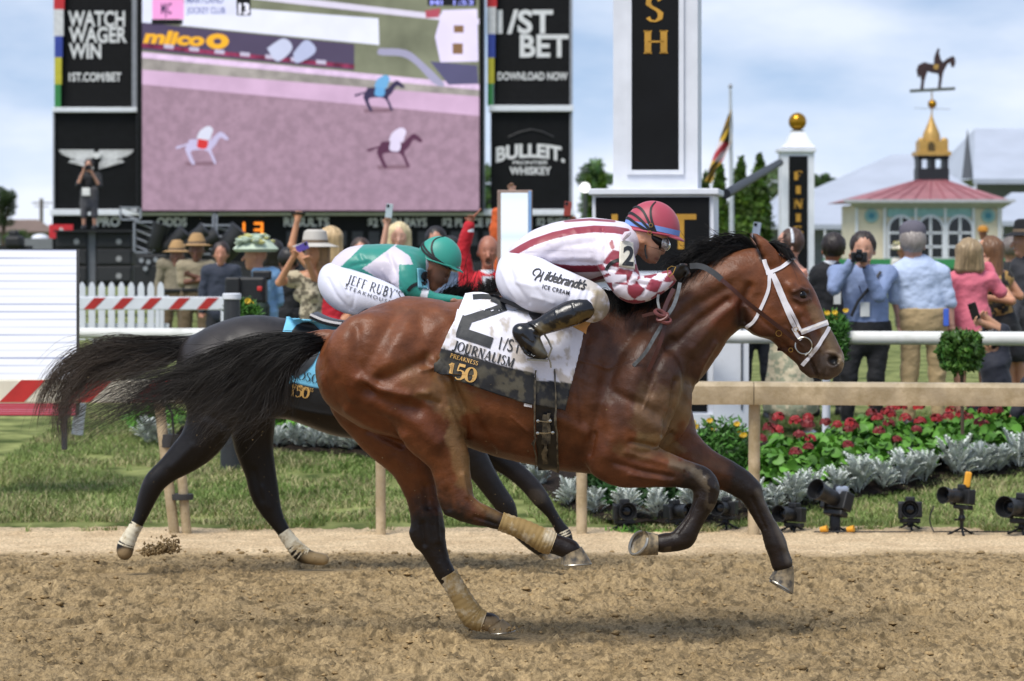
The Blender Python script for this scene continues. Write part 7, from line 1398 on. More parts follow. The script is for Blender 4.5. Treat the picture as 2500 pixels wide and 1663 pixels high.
    for i in range(13):
        x = 700+i*40; mb = MB(); pb(mb, x, 565, x+26, 600, Yq+.28, .02); mb.build('display_cell', mat('unlit display', '2a2b2f', .4, var=.2), t)
    # screen
    sc_ = thing('video_screen', 'giant video screen showing a horse race on a pinkish brown track', 'screen', P(760, 515, Yq)); YS = Yq-.35
    mb = MB(); pb(mb, 334, -70, 1180, 519, YS+.03, .35); mb.build('cabinet', BK(), sc_)
    E = lambda c, s_=.86, **k: mat('screen '+c, c, .6, emit=s_, var=k.get('var', .04), vs=k.get('vs', 1.2))
    lay = [0]
    def el(name, pts, c, st_=.58, **k):
        lay[0] += 1; m = MB()
        if name in ('picture_horse', 'picture_jockey', 'picture_cloth', 'picture_path', 'picture_banner'): c_ = crom(np.array(list(pts)+[pts[0]], float), 4)[:-1]; pts = [tuple(q) for q in c_]
        pp(m, pts, YS-.004*lay[0], .003); o = m.build(name, E(c, st_, **k), sc_); return o
    el('screen', [(347, -70), (1170, -70), (1170, 514), (347, 514)], 'a88b9e', var=.12, vs=4)
    el('picture_field', [(347, -70), (1170, -70), (1170, 215), (347, 130)], '80846f', var=.3, vs=.6)
    el('picture_sand', [(347, 160), (1170, 225), (1170, 283), (347, 206)], 'd8b6d6', var=.08); el('picture_kerb', [(347, 142), (1170, 212), (1170, 236), (347, 170)], 'a6a09c', var=.25, vs=2); el('picture_rail', [(347, 127), (1170, 206), (1170, 220), (347, 141)], 'ecd0f4', var=.12, vs=4)
    el('picture_wall', [(347, 55), (865, 108), (865, 172), (347, 122)], '544a66'); el('picture_wall_edge', [(347, 106), (865, 158), (865, 168), (347, 116)], '8c3356', var=.5, vs=3)
    for i in range(7): el('picture_tile', [(400+i*62, 108+i*6.3), (424+i*62, 110+i*6.3), (424+i*62, 120+i*6.3), (400+i*62, 118+i*6.3)], 'c9c2dc')
    el('picture_hoarding', [(430, 8), (924, 45), (926, 110), (440, 62)], 'e6e9ff', .64); el('picture_hoarding', [(347, -70), (372, -70), (372, 57), (347, 55)], 'dfe4ff', .64)
    el('picture_line', [(600, -20), (1170, 46), (1170, 60), (600, -4)], 'e6e0f6'); el('picture_path', [(925, 118), (990, 122), (1030, 150), (1085, 205), (1060, 205), (1015, 158), (980, 138), (925, 134)], 'a8a6c4'); el('picture_shadow', [(1050, 150), (1165, 160), (1168, 205), (1095, 207)], '5c5a7e')
    el('picture_tent', [(1080, 25), (1165, 22), (1168, 150), (1075, 152), (1062, 90)], 'e6ddff', .64); el('picture_tent_window', [(1108, 62), (1132, 62), (1132, 80), (1108, 80)], '8a6a4c'); el('picture_tent_window', [(1105, 106), (1130, 106), (1130, 132), (1105, 132)], '8a6a4c'); el('picture_flag', [(1038, 26), (1075, 20), (1072, 42), (1040, 44)], 'b85466')
    for a, b_, x0, y0, an in (('mlico', 150, 349, 103, 5),):
        v, f = text_geo(a, bold=.05, shear=.2); v = np.array(v); v[:, 0] *= b_/v[:, 0].max(); lay[0] += 1; mb = MB(); mb.add([P(x0+x, y0-y*30+x*.06, YS-.004*lay[0]) for x, y in v], f); mb.build('picture_lettering', E('f2b32e', .64), sc_)
    lay[0] += 1; mb = MB(); ring = [P(531+28*math.cos(a), 101+19*math.sin(a), YS-.004*lay[0]) for a in np.linspace(0, 6.283, 20)]+[P(531+10*math.cos(a), 101+7*math.sin(a), YS-.004*lay[0]) for a in np.linspace(0, 6.283, 20)]; mb.add(ring, [(i, i+1, 21+i, 20+i) for i in range(19)]); mb.build('picture_ring', E('f2b32e', .64), sc_)
    el('picture_banner', [(652, 118), (690, 94), (712, 108), (708, 128), (676, 150)], 'ccd2ee'); el('picture_banner', [(716, 130), (745, 98), (768, 112), (768, 130), (738, 150), (720, 152)], 'bcc4e6')
    el('picture_caption', [(372, -70), (449, -70), (449, 47), (372, 47)], 'f2a2dc', .64); el('picture_caption', [(370, 48), (446, 48), (446, 60), (370, 60)], '101014'); el('picture_caption', [(450, -70), (577, -70), (577, 37), (450, 37)], 'dde0fb', .64); el('picture_caption', [(578, -70), (612, -70), (612, 38), (578, 38)], '0e0e12'); el('picture_caption', [(1044, -70), (1162, -70), (1162, 14), (1044, 14)], '15151c')
    lay[0] += 1; sign_text('picture_lettering', '13', 583, 608, 34, 25, YS-.004*lay[0], E('e8e8f8', .9), sc_, bold=.03); sign_text('picture_lettering', 'MARYLAND', 456, 545, 8, 16, YS-.004*lay[0], E('5a6292'), sc_); sign_text('picture_lettering', 'JOCKEY CLUB', 456, 550, 33, 15, YS-.004*lay[0], E('5a6292'), sc_); sign_text('picture_lettering', 'MJC', 393, 419, 34, 26, YS-.004*lay[0], E('3a2a4c'), sc_)
    sign_text('picture_lettering', 'MI  1:53', 1050, 1156, 12, 12, YS-.004*lay[0], E('8f94e8'), sc_)
    def mini(x, y, k, body, silk, cloth_, tail):
        el('picture_shadow', [(x-40*k, y+44*k), (x+40*k, y+42*k), (x+30*k, y+52*k), (x-36*k, y+53*k)], '8a6c7c')
        el('picture_horse', [(x-62*k, y+6*k), (x-34*k, y-2*k), (x-30*k, y-10*k), (x-12*k, y-12*k), (x+18*k, y-8*k), (x+34*k, y-22*k), (x+48*k, y-30*k), (x+66*k, y-14*k), (x+60*k, y-10*k), (x+46*k, y-16*k), (x+34*k, y+2*k), (x+24*k, y+14*k), (x+30*k, y+30*k), (x+36*k, y+46*k), (x+30*k, y+46*k), (x+16*k, y+18*k), (x-8*k, y+14*k), (x-26*k, y+18*k), (x-22*k, y+34*k), (x-16*k, y+48*k), (x-24*k, y+48*k), (x-34*k, y+28*k), (x-40*k, y+12*k), (x-38*k, y+4*k), (x-60*k, y+12*k)], body)
        el('picture_cloth', [(x-8*k, y-13*k), (x+14*k, y-11*k), (x+12*k, y+10*k), (x-10*k, y+8*k)], cloth_); el('picture_jockey', [(x-12*k, y-14*k), (x-4*k, y-32*k), (x+16*k, y-44*k), (x+28*k, y-36*k), (x+24*k, y-22*k), (x+18*k, y-10*k)], silk)
    mini(492, 352, 1.0, 'c9c2e6', 'dfe2f6', 'd83a3c', 0); mini(925, 225, .95, '3c3456', '74b4e6', '6aaee6', 0); mini(962, 358, 1.05, '5c3450', 'e8defa', 'e8defa', 0)
# ------------------------------------------------------------------ pavilion, tents, stage, trees
if want('far'):
    Yq = 96.; t = thing('pavilion', 'cream pavilion with red hipped roof, arched windows and a gold cupola', 'pavilion', P(2270, 725, Yq)); s = Yq/FOC
    CR = mat('cream siding', 'ddd2ba', .7, var=.05, vs=3); AQ = flat('86aeb0', .6); RF = mat('red metal roof', '946368', .6, var=.12, vs=2)
    mb = MB(); pb(mb, 2090, 500, 2446, 730, Yq+.5, 4.2)
    for i in range(26): y = 503+i*8.6; pb(mb, 2090, y, 2446, y+1.2, Yq+.485, .014)
    mb.build('wall', CR, t)
    mb = MB(); e = [P(2063, 492, Yq-.1), P(2478, 492, Yq-.1)]; z0 = e[0][2]; x0, x1 = e[0][0], e[1][0]; zt = P(0, 440, Yq+2.2)[2]; xa, xb = P(2236, 0, Yq+2.2)[0], P(2312, 0, Yq+2.2)[0]
    mb.add([(x0, Yq-.1, z0), (x1, Yq-.1, z0), (x1, Yq+5.5, z0), (x0, Yq+5.5, z0), (xa, Yq+2.2, zt), (xb, Yq+2.2, zt), (xb, Yq+3.2, zt), (xa, Yq+3.2, zt)], [(0, 1, 5, 4), (1, 2, 6, 5), (2, 3, 7, 6), (3, 0, 4, 7), (4, 5, 6, 7), (3, 2, 1, 0)])
    ro = mb.build('roof', RF, t)
    for i in range(1, 10):
        a = np.array([x0+(x1-x0)*i/10, Yq-.1, z0+.02]); b_ = np.array([xa+(xb-xa)*i/10, Yq+2.2, zt+.02]); mb = MB(); mb.tube([a, b_], .018, 4); mb.build('roof_seam', flat('8c4a54', .6), ro)
    mb = MB(); pb(mb, 2060, 487, 2480, 494, Yq-.14, .05); v = [P(2066, 493, Yq-.1), P(2476, 493, Yq-.1), P(2446, 510, Yq+.45), P(2092, 510, Yq+.45)]; mb.add(v, [(0, 1, 2, 3)]); mb.build('eaves', mat('grey trim', 'a9abb0', .6), t)
    mb = MB(); pb(mb, 2166, 503, 2372, 530, Yq+.44, .05); mb.build('frieze', AQ, t)
    for x in (2200, 2272, 2344):
        fr = MB(); N_ = 16; arch = lambda r, yb: [(x-r, yb), (x-r, 560)]+[(x-r*math.cos(a), 560-r*1.05*math.sin(a)) for a in np.linspace(0, math.pi, N_)][1:-1]+[(x+r, 560), (x+r, yb)]
        pp(fr, arch(34, 640)[::-1], Yq+.40, .06); o = fr.build('window', PW(), t); gl = MB(); pp(gl, arch(28, 628)[::-1], Yq+.385, .014); gl.build('pane', mat('dark window', '16181c', .15, var=.3, vs=1), o)
        mu = MB(); 
        for a in ((x-3, 530, x+3, 628), (x-28, 566, x+28, 571), (x-28, 600, x+28, 605)): pb(mu, *a, Yq+.37, .012)
        mu.build('muntin', PW(), o)
    for x in (2128, 2413): mb = MB(); mb.lathe([(17*s, 0), (17*s, .05), (.01, .05)], tuple(P(x, 527, Yq+.42)), 20, axis='Y'); o = mb.build('medallion', AQ, t); mb = MB(); mb.lathe([(8*s, 0), (8*s, .02), (.01, .02)], tuple(P(x, 527, Yq+.39)), 12, axis='Y'); mb.build('medallion_emblem', flat('3f7f94', .6), o)
    for x in (2092, 2160, 2236, 2308, 2377, 2440): mb = MB(); pb(mb, x-3, 503, x+3, 730, Yq+.38, .08); mb.build('pilaster', PW(), t)
    cup = MB(); cy = Yq+2.7; cx = P(2274, 0, cy)[0]; Yo = Yq; s = cy/FOC
    def cb(mb, x0, y0, x1, y1, d, dy=0): a = P(x0, y1, cy); b_ = P(x1, y0, cy); mb.box(((a[0]+b_[0])/2, cy+dy, (a[2]+b_[2])/2), (b_[0]-a[0], d, b_[2]-a[2]))
    for a in ((2236, 412, 2312, 443), (2238, 386, 2246, 413), (2268, 386, 2279, 413), (2302, 386, 2310, 413), (2236, 380, 2312, 389)): cb(cup, *a, 1.0)
    cup.build('cupola_base', flat('1b1c22', .5), t)
    GS = mat('gold paint', 'b5904c', .45, metal=.2, var=.1); mb = MB(); cb(mb, 2232, 371, 2316, 381, 1.2); cb(mb, 2240, 345, 2310, 372, .95)
    for x in (2246, 2302): mb.lathe([(9*s, 0), (9*s, 6*s), (6*s, 10*s), (.001, 11*s)], (P(x, 0, cy)[0], cy-.35, P(0, 348, cy)[2]), 10)
    mb.lathe([(22*s, 0), (21*s, 18*s), (17*s, 27*s), (9*s, 45*s), (3*s, 62*s), (1*s, 68*s)], (cx, cy, P(0, 346, cy)[2]), 12); mb.build('cupola_top', GS, t, smooth=True)
    mb = MB(); pp(mb, [(2266, 372), (2266, 352), (2274, 345), (2282, 352), (2282, 372)][::-1], cy-.53, .03); mb.build('cupola_window', flat('4c3c1a', .6), t)
    wv = thing('weathervane', 'copper horse and rider weathervane on a plank above the gold cupola', 'weathervane', P(2276, 290, Yq+2.7)); YV = Yq+2.7; kx = lambda x: 1250+(x-1250)
    def vp(pts, d0=-.05, d1=.05):
        m = MB(); m.prism([(P(x, y, cy)[0], P(x, y, cy)[2]) for x, y in pts], cy+d0, cy+d1); return m
    mb = MB(); mb.tube([(P(2275, 290, cy)[0], cy, P(0, 290, cy)[2]), (P(2275, 220, cy)[0], cy, P(0, 220, cy)[2])], .025, 8); mb.build('rod', GS, wv, smooth=True)
    mb = MB(); mb.lathe([(11*s*math.sin(a), -11*s*math.cos(a)) for a in np.linspace(.05, 3.09, 10)], (P(2276, 0, cy)[0], cy, P(0, 254, cy)[2]), 14); mb.build('ball', mat('gold ball', None), wv, smooth=True, angle=180)
    mb = MB(); mb.tube([(P(2232, 0, cy)[0], cy, P(0, 264, cy)[2]), (P(2320, 0, cy)[0], cy, P(0, 267, cy)[2])], .012, 6); mb.build('arrow', flat('8b8b86'), wv)
    vp([(2222, 219), (2331, 213), (2331, 220), (2222, 226)], -.1, .1).build('plank', flat('4d5248'), wv)
    BR = mat('copper brown', '3c2a2a', .5, metal=.3, var=.2)
    vp([(2240, 182), (2238, 170), (2243, 158), (2256, 152), (2270, 156), (2290, 158), (2302, 152), (2313, 143), (2326, 137), (2330, 141), (2332, 152), (2329, 164), (2324, 164), (2320, 152), (2312, 158), (2303, 175), (2300, 188), (2296, 217), (2290, 217), (2293, 190), (2291, 180), (2276, 178), (2264, 174), (2260, 186), (2256, 200), (2254, 217), (2247, 217), (2250, 196), (2246, 182), (2242, 190)], -.09, .09).build('horse_figure', BR, wv)
    vp([(2280, 156), (2281, 140), (2286, 126), (2290, 118), (2294, 121), (2292, 130), (2297, 146), (2301, 152), (2292, 160), (2290, 176), (2285, 176), (2284, 160)], -.06, .06).build('rider_figure', BR, wv)
    vp([(2278, 158), (2291, 158), (2289, 170), (2279, 169)], -.11, .11).build('saddle_figure', GS, wv)
    # green balustrade and marigolds before the pavilion
    t = thing('balustrade', 'green banner balustrade below the pavilion windows', 'balustrade', P(2250, 720, 80)); mb = MB(); pb(mb, 2010, 632, 2560, 655, 80, .2); mb.build('banner', flat('2f7f4c', .7), t); mb = MB(); pb(mb, 2010, 655, 2560, 740, 80.1, .1); mb.build('lower_panel', flat('5c6a52', .8), t)
    # tents
    TW = mat('tent fabric', 'a3aab7', .7, var=.05, vs=.6)
    def tent(label, ridge, eave, base, Y, d):
        (rx0, rx1, ry), (ex0, ex1, ey) = ridge, eave; tt = thing('tent', label, 'tent', P((ex0+ex1)/2, base, Y)); a = P(ex0, ey, Y); b_ = P(ex1, ey, Y); r0 = P(rx0, ry, Y+d/2); r1 = P(rx1, ry, Y+d/2); mb = MB()
        mb.add([(a[0], Y, a[2]), (b_[0], Y, b_[2]), (b_[0], Y+d, b_[2]), (a[0], Y+d, a[2]), tuple(r0), tuple(r1)], [(0, 1, 5, 4), (1, 2, 5), (2, 3, 4, 5), (3, 0, 4)]); mb.build('roof', TW, tt)
        mb = MB(); pb(mb, ex0, ey, ex1, ey+12, Y-.02, .05); mb.build('valance', TW, tt)
        mb = MB(); pb(mb, ex0+10, ey+12, ex1-10, base, Y+d*.4, .3); mb.build('wall', flat('858a92', .8), tt)
        for i in range(4): x = ex0+6+(ex1-ex0-12)*i/3; mb = MB(); pb(mb, x-2, ey+12, x+2, base, Y, .12); mb.build('pole', PW(), tt)
    tent('large white marquee roof rising behind the red-roofed pavilion', (2178, 2235, 377), (1868, 2520, 545), 720, 125, 22)
    tent('low white marquee left of the small gold-balled post', (1905, 2100, 470), (1868, 2090, 548), 720, 112, 10)
    tent('tall white tent at the right edge under open sky', (2380, 2800, 314), (2376, 2830, 437), 720, 150, 20)
    tent('white tent at the right edge beside the pavilion eaves', (2470, 2760, 470), (2440, 2800, 540), 720, 108, 8)
    t = thing('spire', 'thin dark grey spire left of the tall white tent', 'spire', P(2360, 470, 148)); mb = MB(); mb.lathe([(14*148/FOC, 0), (1.0*148/FOC, 118*148/FOC)], tuple(P(2362, 436, 148)), 6); mb.build('cone', flat('55585e', .6), t)
    # flag
    t = thing('flagpole', 'white flagpole with a drooping yellow, black, red and white flag', 'flagpole', P(1784, 720, 70)); mb = MB(); mb.tube([P(1787, 730, 70), P(1786, 480, 70), P(1783, 215, 70)], [.08, .06, .035], 10); mb.build('pole', mat('pole grey', 'b9bdc2', .4, metal=.3), t, smooth=True)
    mb = MB(); mb.lathe([(.04, 0), (.06, .03), (.03, .09), (.001, .12)], tuple(P(1783, 215, 70)), 10); mb.build('finial', flat('7e8084', .4), t, smooth=True)
    V = []; F_ = []; C_ = []; nu, nv = 14, 30
    pal = {'k': lin('161412'), 'y': lin('c29a1c'), 'r': lin('a01c2a'), 'w': lin('c9c2c4')}
    for j in range(nv):
        v = j/(nv-1); xl = 1782-62*v; yl = 268+175*v; wd = 6+26*math.sin(min(1, v*1.25)*2.6)
        for i in range(nu):
            u = i/(nu-1); V.append(P(xl+wd*u*.9, yl+wd*.25*u, 70+.10*math.sin(u*9+v*3)))
            q = 'yk'[int((u*3+v*7) % 2 < 1)] if (v < .42 or v > .72) else 'rw'[int((u*2+v*5) % 2 < 1)]; C_.append(pal[q])
    for j in range(nv-1):
        for i in range(nu-1): a = j*nu+i; F_.append((a, a+1, a+nu+1, a+nu))
    V = np.array(V); F_ = np.array(F_); V, F_, C2 = thicken(V, F_, np.array(C_), .01); fromvf('flag', V, F_, mat('flag cloth', attr='col', rough=.7, sheen=.1), t, attrs={'col': C2})
    # stage gear on the left
    ST = mat('speaker black', '17181b', .6, var=.25, vs=3)
    Yq = 66.
    for i, (x0, x1) in enumerate(((136, 213), (234, 322))):
        for j in range(3):
            t = thing('loudspeaker', ('black line-array loudspeaker, %s of the %s stack behind the picket fence' % (('top', 'middle', 'bottom')[j], ('left', 'right')[i])), 'loudspeaker', P((x0+x1)/2, 605+j*42, Yq), 'stacked stage loudspeakers'); mb = MB(); pb(mb, x0, 566+j*42, x1, 606+j*42, Yq, .9, bev=.03); mb.build('cabinet', ST, t); mb = MB(); pb(mb, x0+5, 571+j*42, x1-5, 601+j*42, Yq-.015, .012); mb.build('grille', mat('grille', '232427', .7, bump=.6, bs=80), t); mb = MB(); mb.lathe([(.07, 0), (.07, .015), (.01, .015)], tuple(P((x0+x1)/2+12, 590+j*42, Yq-.03)), 10, axis='Y'); mb.build('badge', flat('8f8f90', .4), t)
    t = thing('tower', 'grey steel upright between the two loudspeaker stacks', 'tower', P(223, 735, Yq)); mb = MB(); pb(mb, 214, 566, 233, 738, Yq+.1, .25); mb.build('upright', mat('grey steel 2', '6a6c72', .5, metal=.3), t)
    t = thing('platform', 'black camera platform deck on top of the loudspeaker stacks', 'platform', P(228, 566, Yq)); mb = MB(); pb(mb, 130, 562, 326, 566.4, 65.8, 3.2); mb.build('deck', ST, t)
    t = thing('banner', 'red banner with a white mark left of the loudspeaker stack', 'banner', P(148, 582, 72)); mb = MB(); pb(mb, 120, 548, 178, 582, 72, .04); mb.build('cloth', flat('c22430', .7), t); mb = MB(); pp(mb, [(142, 565), (148, 555), (156, 562), (154, 572), (145, 573)], 71.98, .01); mb.build('mark', TXW(), t)
    AL = mat('aluminium truss', '9a9da3', .4, metal=.5, var=.1)
    def truss(label, x0, y0, x1, y1, Y, grp='aluminium truss frames on the stage'):
        t = thing('truss', label, 'truss', P((x0+x1)/2, y1, Y), grp); mb = MB(); w_ = 4
        for a in ((x0, y0, x1, y0+w_), (x0, y1-w_, x1, y1), (x0, y0, x0+w_, y1), (x1-w_, y0, x1, y1)): pb(mb, *a, Y, .12)
        n = max(2, int((y1-y0)/16)); 
        mb.build('frame', AL, t); mb = MB()
        for i in range(n): a = P(x0+2, y0+(y1-y0)*i/n, Y+.06); b_ = P(x1-2, y0+(y1-y0)*(i+1)/n, Y+.06); mb.tube([a, b_], .015, 5)
        mb.build('brace', AL, t)
    truss('small square truss frame hanging above the loudspeaker stack', 291, 505, 344, 538, 60); truss('tall narrow truss frame right of the loudspeaker stack', 325, 540, 377, 618, 58); truss('truss frame left of the orange digits', 492, 548, 574, 622, 57); truss('thin vertical truss rising beside the screen edge', 518, 520, 530, 600, 56)
    t = thing('equipment_rack', 'black stage equipment rack behind the troopers', 'rack', P(380, 735, 56)); mb = MB(); pb(mb, 326, 648, 412, 735, 56, .8, bev=.02); pb(mb, 332, 622, 430, 650, 56.1, .6, bev=.03); mb.build('case', ST, t)
    mb = MB()
    for x, y in ((345, 636), (362, 640), (380, 634), (398, 640), (415, 648), (355, 656), (405, 664)): mb.lathe([(.05, 0), (.05, .02), (.01, .02)], tuple(P(x, y, 55.95)), 8, axis='Y')
    mb.build('fittings', mat('fitting', '9b9da2', .3, metal=.5), t)
    for i, (x, y, an) in enumerate(((386, 578, 75), (430, 588, 40), (478, 580, 35), (505, 590, 30), (560, 600, 48))):
        t = thing('stage_light', ('black stage light pointing up beside the tall truss', 'stage light tilted above the left trooper', 'stage light tilted between the two hats', 'stage light tilted right of the troopers', 'large tilted stage light under the orange digits')[i], 'stage light', P(x, y+30, 55), 'moving stage lights behind the troopers')
        Rm = Matrix.Rotation(rad(90-an), 3, 'Y'); k = 1.5 if i == 4 else 1.; mb = MB(); mb.lathe([(.10*k, -.28*k), (.15*k, -.2*k), (.16*k, .12*k), (.19*k, .26*k), (.17*k, .26*k)], tuple(P(x, y, 55)), 16, R=Rm); mb.build('lamp_head', ST, t, smooth=True)
        mb = MB(); mb.lathe([(.002, .22*k), (.16*k, .235*k), (.165*k, .25*k)], tuple(P(x, y, 55)), 16, R=Rm); mb.build('lens', mat('lamp lens', '6b7078', .15, coat=1), t, smooth=True); mb = MB(); c = P(x, y, 55); mb.tube([c+np.array([-.2, 0, .0])*k, c+np.array([-.2, 0, -.3])*k, c+np.array([.2, 0, -.3])*k, c+np.array([.2, 0, 0])*k], .025, 6); mb.build('yoke', ST, t)
    t = thing('equipment_rack', 'long black stage riser behind the straw-hatted woman', 'stage', P(700, 740, 57)); mb = MB(); pb(mb, 412, 640, 1430, 742, 62, .6); mb.build('case', ST, t)
    # far left
    t = thing('house', 'low brown-roofed house beyond the track at the left edge', 'house', P(60, 600, 220)); mb = MB(); pb(mb, -60, 565, 130, 600, 220, 6); mb.build('wall', flat('8f8c88', .8), t); mb = MB(); mb.add([P(-70, 566, 219), P(140, 566, 219), P(90, 536, 223), P(-30, 536, 223)], [(0, 1, 2, 3)]); v = mb.v; mb.add([(x, y+.4, z) for x, y, z in v[:4]], [(0, 1, 2, 3)]); mb.build('roof', mat('shingle', '6d5c53', .9, var=.15, vs=.5), t)
    t = thing('utility_pole', 'wooden utility pole with crossarm and wires at the far left', 'utility pole', P(101, 600, 240)); mb = MB(); mb.tube([P(101, 600, 240), P(101, 485, 240)], .18, 6); mb.build('pole', flat('6b655f', .9), t); mb = MB(); pb(mb, 78, 494, 126, 497, 240, .2); pb(mb, 84, 503, 118, 505, 240, .2); mb.build('crossarm', flat('6b655f', .9), t)
    t = thing('hut', 'grey equipment hut with a white dome below the brown roofs', 'hut', P(90, 640, 110)); mb = MB(); pb(mb, 48, 582, 182, 640, 110, 2); mb.build('wall', flat('74777b', .8), t); mb = MB(); mb.lathe([(22*110/FOC*math.cos(a), 12*110/FOC*math.sin(a)) for a in np.linspace(0, 1.5, 6)], tuple(P(98, 583, 110.6)), 14); mb.build('dome', PW(), t, smooth=True)
    t = thing('camera_tower', 'dark television camera under a cover at the left edge above the LED wall', 'television camera', P(32, 640, 60)); mb = MB(); pb(mb, 10, 575, 52, 606, 60, .5, bev=.08); pb(mb, 20, 562, 42, 580, 60.1, .3, bev=.05); pb(mb, -10, 600, 70, 650, 60.2, .5); mb.build('housing', ST, t)
    t = thing('street_lamp', 'round white globe lamp left of the big finish post', 'lamp', P(1428, 700, 60)); mb = MB(); mb.tube([P(1428, 720, 60), P(1428, 472, 60)], .05, 8); mb.build('pole', flat('3a3f3a', .6), t, smooth=True); mb = MB(); mb.lathe([(.115*math.sin(a), -.115*math.cos(a)) for a in np.linspace(.05, 3.09, 12)], tuple(P(1428, 458, 60)), 18); mb.build('globe', mat('lamp glow', 'ffffff', .4, emit=1.2), t, smooth=True)
def leafcloud(n, cs, size, hx, seed, stretch=(1, 1, 1), shell=.55, dark=.5):
    """leaf-sized faces spread through the volume of several clumps: cs = (x,y,z,rx,ry,rz)"""
    rg = np.random.default_rng(seed); cs = np.array(cs, float); w_ = cs[:, 3]*cs[:, 5]; ci = rg.choice(len(cs), n, p=w_/w_.sum()); c = cs[ci]
    d = rg.normal(0, 1, (n, 3)); d /= np.linalg.norm(d, axis=1)[:, None]; r = (shell+(1-shell)*rg.uniform(0, 1, n)**.5)*rg.uniform(.8, 1.12, n); p = c[:, :3]+d*r[:, None]*c[:, 3:6]
    u = rg.normal(0, 1, (n, 3)); u /= np.linalg.norm(u, axis=1)[:, None]; v = np.cross(u, d+rg.normal(0, .6, (n, 3))); v /= np.linalg.norm(v, axis=1)[:, None]; s_ = size*rg.uniform(.6, 1.4, n)[:, None]
    V = np.stack([p-u*s_, p-v*s_*.45, p+u*s_, p+v*s_*.45], 1).reshape(-1, 3); i = np.arange(n)*4; F_ = np.stack([i, i+1, i+2, i+3], 1)
    base = np.array(lin(hx))*np.ones((n, 1)); cc = rg.uniform(.6, 1.35, len(cs))[ci]*rg.uniform(.7, 1.3, n); base = base*cc[:, None]; base[:, 0] *= rg.uniform(.8, 1.3, n)
    return V, F_, np.repeat(base, 4, 0)
LEAF = mat('leaf', attr='col', rough=.55, var=.12, vs=1, spec=.3)
def tree(label, px, top, base, wpx, Y, hx, kind='round', seed=1, n=5200, cat='tree', group=None, grd=None):
    s = Y/FOC; g = P(px, base, Y); t = thing('tree', label, cat, tuple(g), group); rg = np.random.default_rng(seed); H_ = (base-top)*s; W = wpx*s/2; cs = []
    if kind == 'round':
        for i in range(22): a = rg.uniform(0, 6.28); r = rg.uniform(.1, .72)*W; z = H_*rg.uniform(.35, .88); f = math.sqrt(max(.1, 1-((z/H_-.58)/.46)**2)); cs.append((g[0]+r*math.cos(a)*f, Y+r*math.sin(a)*f, g[2]+z, W*rg.uniform(.26, .42), W*rg.uniform(.26, .4), min(W, H_*.4)*rg.uniform(.22, .36)))
    else:
        for i in range(16): z = H_*(i+.5)/16; f = (1-(i/16)**3)*.95+.05; cs.append((g[0]+rg.normal(0, .06)*W, Y+rg.normal(0, .06)*W, g[2]+z, W*f, W*f, H_*.075))
    V, F_, c = leafcloud(n, cs, max(W, H_*.3)*(.06 if kind == 'round' else .085), hx, seed, shell=.35); fromvf('crown', V, F_, LEAF, t, attrs={'col': c}, smooth=False)
    mb = MB(); mb.tube([np.array([g[0], g[1], -.2]), g+np.array([.02*W, 0, H_*.3]), g+np.array([-.03*W, 0, H_*.62])], [W*.11+.05, W*.08+.03, .03], 8); 
    for i in range(5): a = rg.uniform(0, 6.28); mb.tube([g+np.array([0, 0, H_*.3]), g+np.array([W*.3*math.cos(a), W*.3*math.sin(a), H_*.5]), g+np.array([W*.55*math.cos(a), W*.55*math.sin(a), H_*.66])], [W*.035+.01, W*.02+.008, .005], 6)
    mb.build('trunk', mat('bark', '4a3d30', .9, var=.2, bump=.4), t, smooth=True); return t
if want('trees'):
    tree('dark green tree at the far left edge against the sky', 8, 440, 600, 100, 200, '2c3f1c', seed=2)
    tree('pale green tree left of the big finish post', 1450, 368, 640, 120, 190, '4a6a3a', seed=3)
    for i, (x, top, w_, lab) in enumerate(((1757, 402, 56, 'narrow dark arborvitae directly behind the flagpole'), (1808, 396, 76, 'tall arborvitae left of its twin by the small finish post'), (1852, 388, 80, 'tallest arborvitae beside the small finish post'), (1722, 430, 56, 'low arborvitae at the right shoulder of the big finish post'), (1470, 430, 60, 'dark arborvitae beside the base of the big finish post'), (1436, 440, 44, 'slim arborvitae under the globe lamp'))): tree(lab, x, top, 730, w_, 75+i*1.5, '3f5a18', 'cone', seed=10+i, n=8000, group='arborvitae behind the finish posts')
    tree('grey-green tree between the arborvitae and the small post', 1895, 385, 640, 120, 210, '5a7048', seed=31); tree('tree top showing right of the small finish post', 2010, 395, 640, 90, 215, '4a6638', seed=32); tree('faint tree beside the cupola above the tent roof', 2330, 395, 640, 60, 230, '5c6f52', seed=33); tree('broad tree behind the results board right edge', 1185, 385, 640, 110, 205, '4a6638', seed=34)
    for i, x in enumerate((-160, 40, 150)): tree(('bushy tree beyond the house at far left', 'low bush before the brown-roofed house', 'low green bush right of the utility pole')[i], x, 560, 605, 90, 180, '3f5a26', seed=40+i, n=1500)
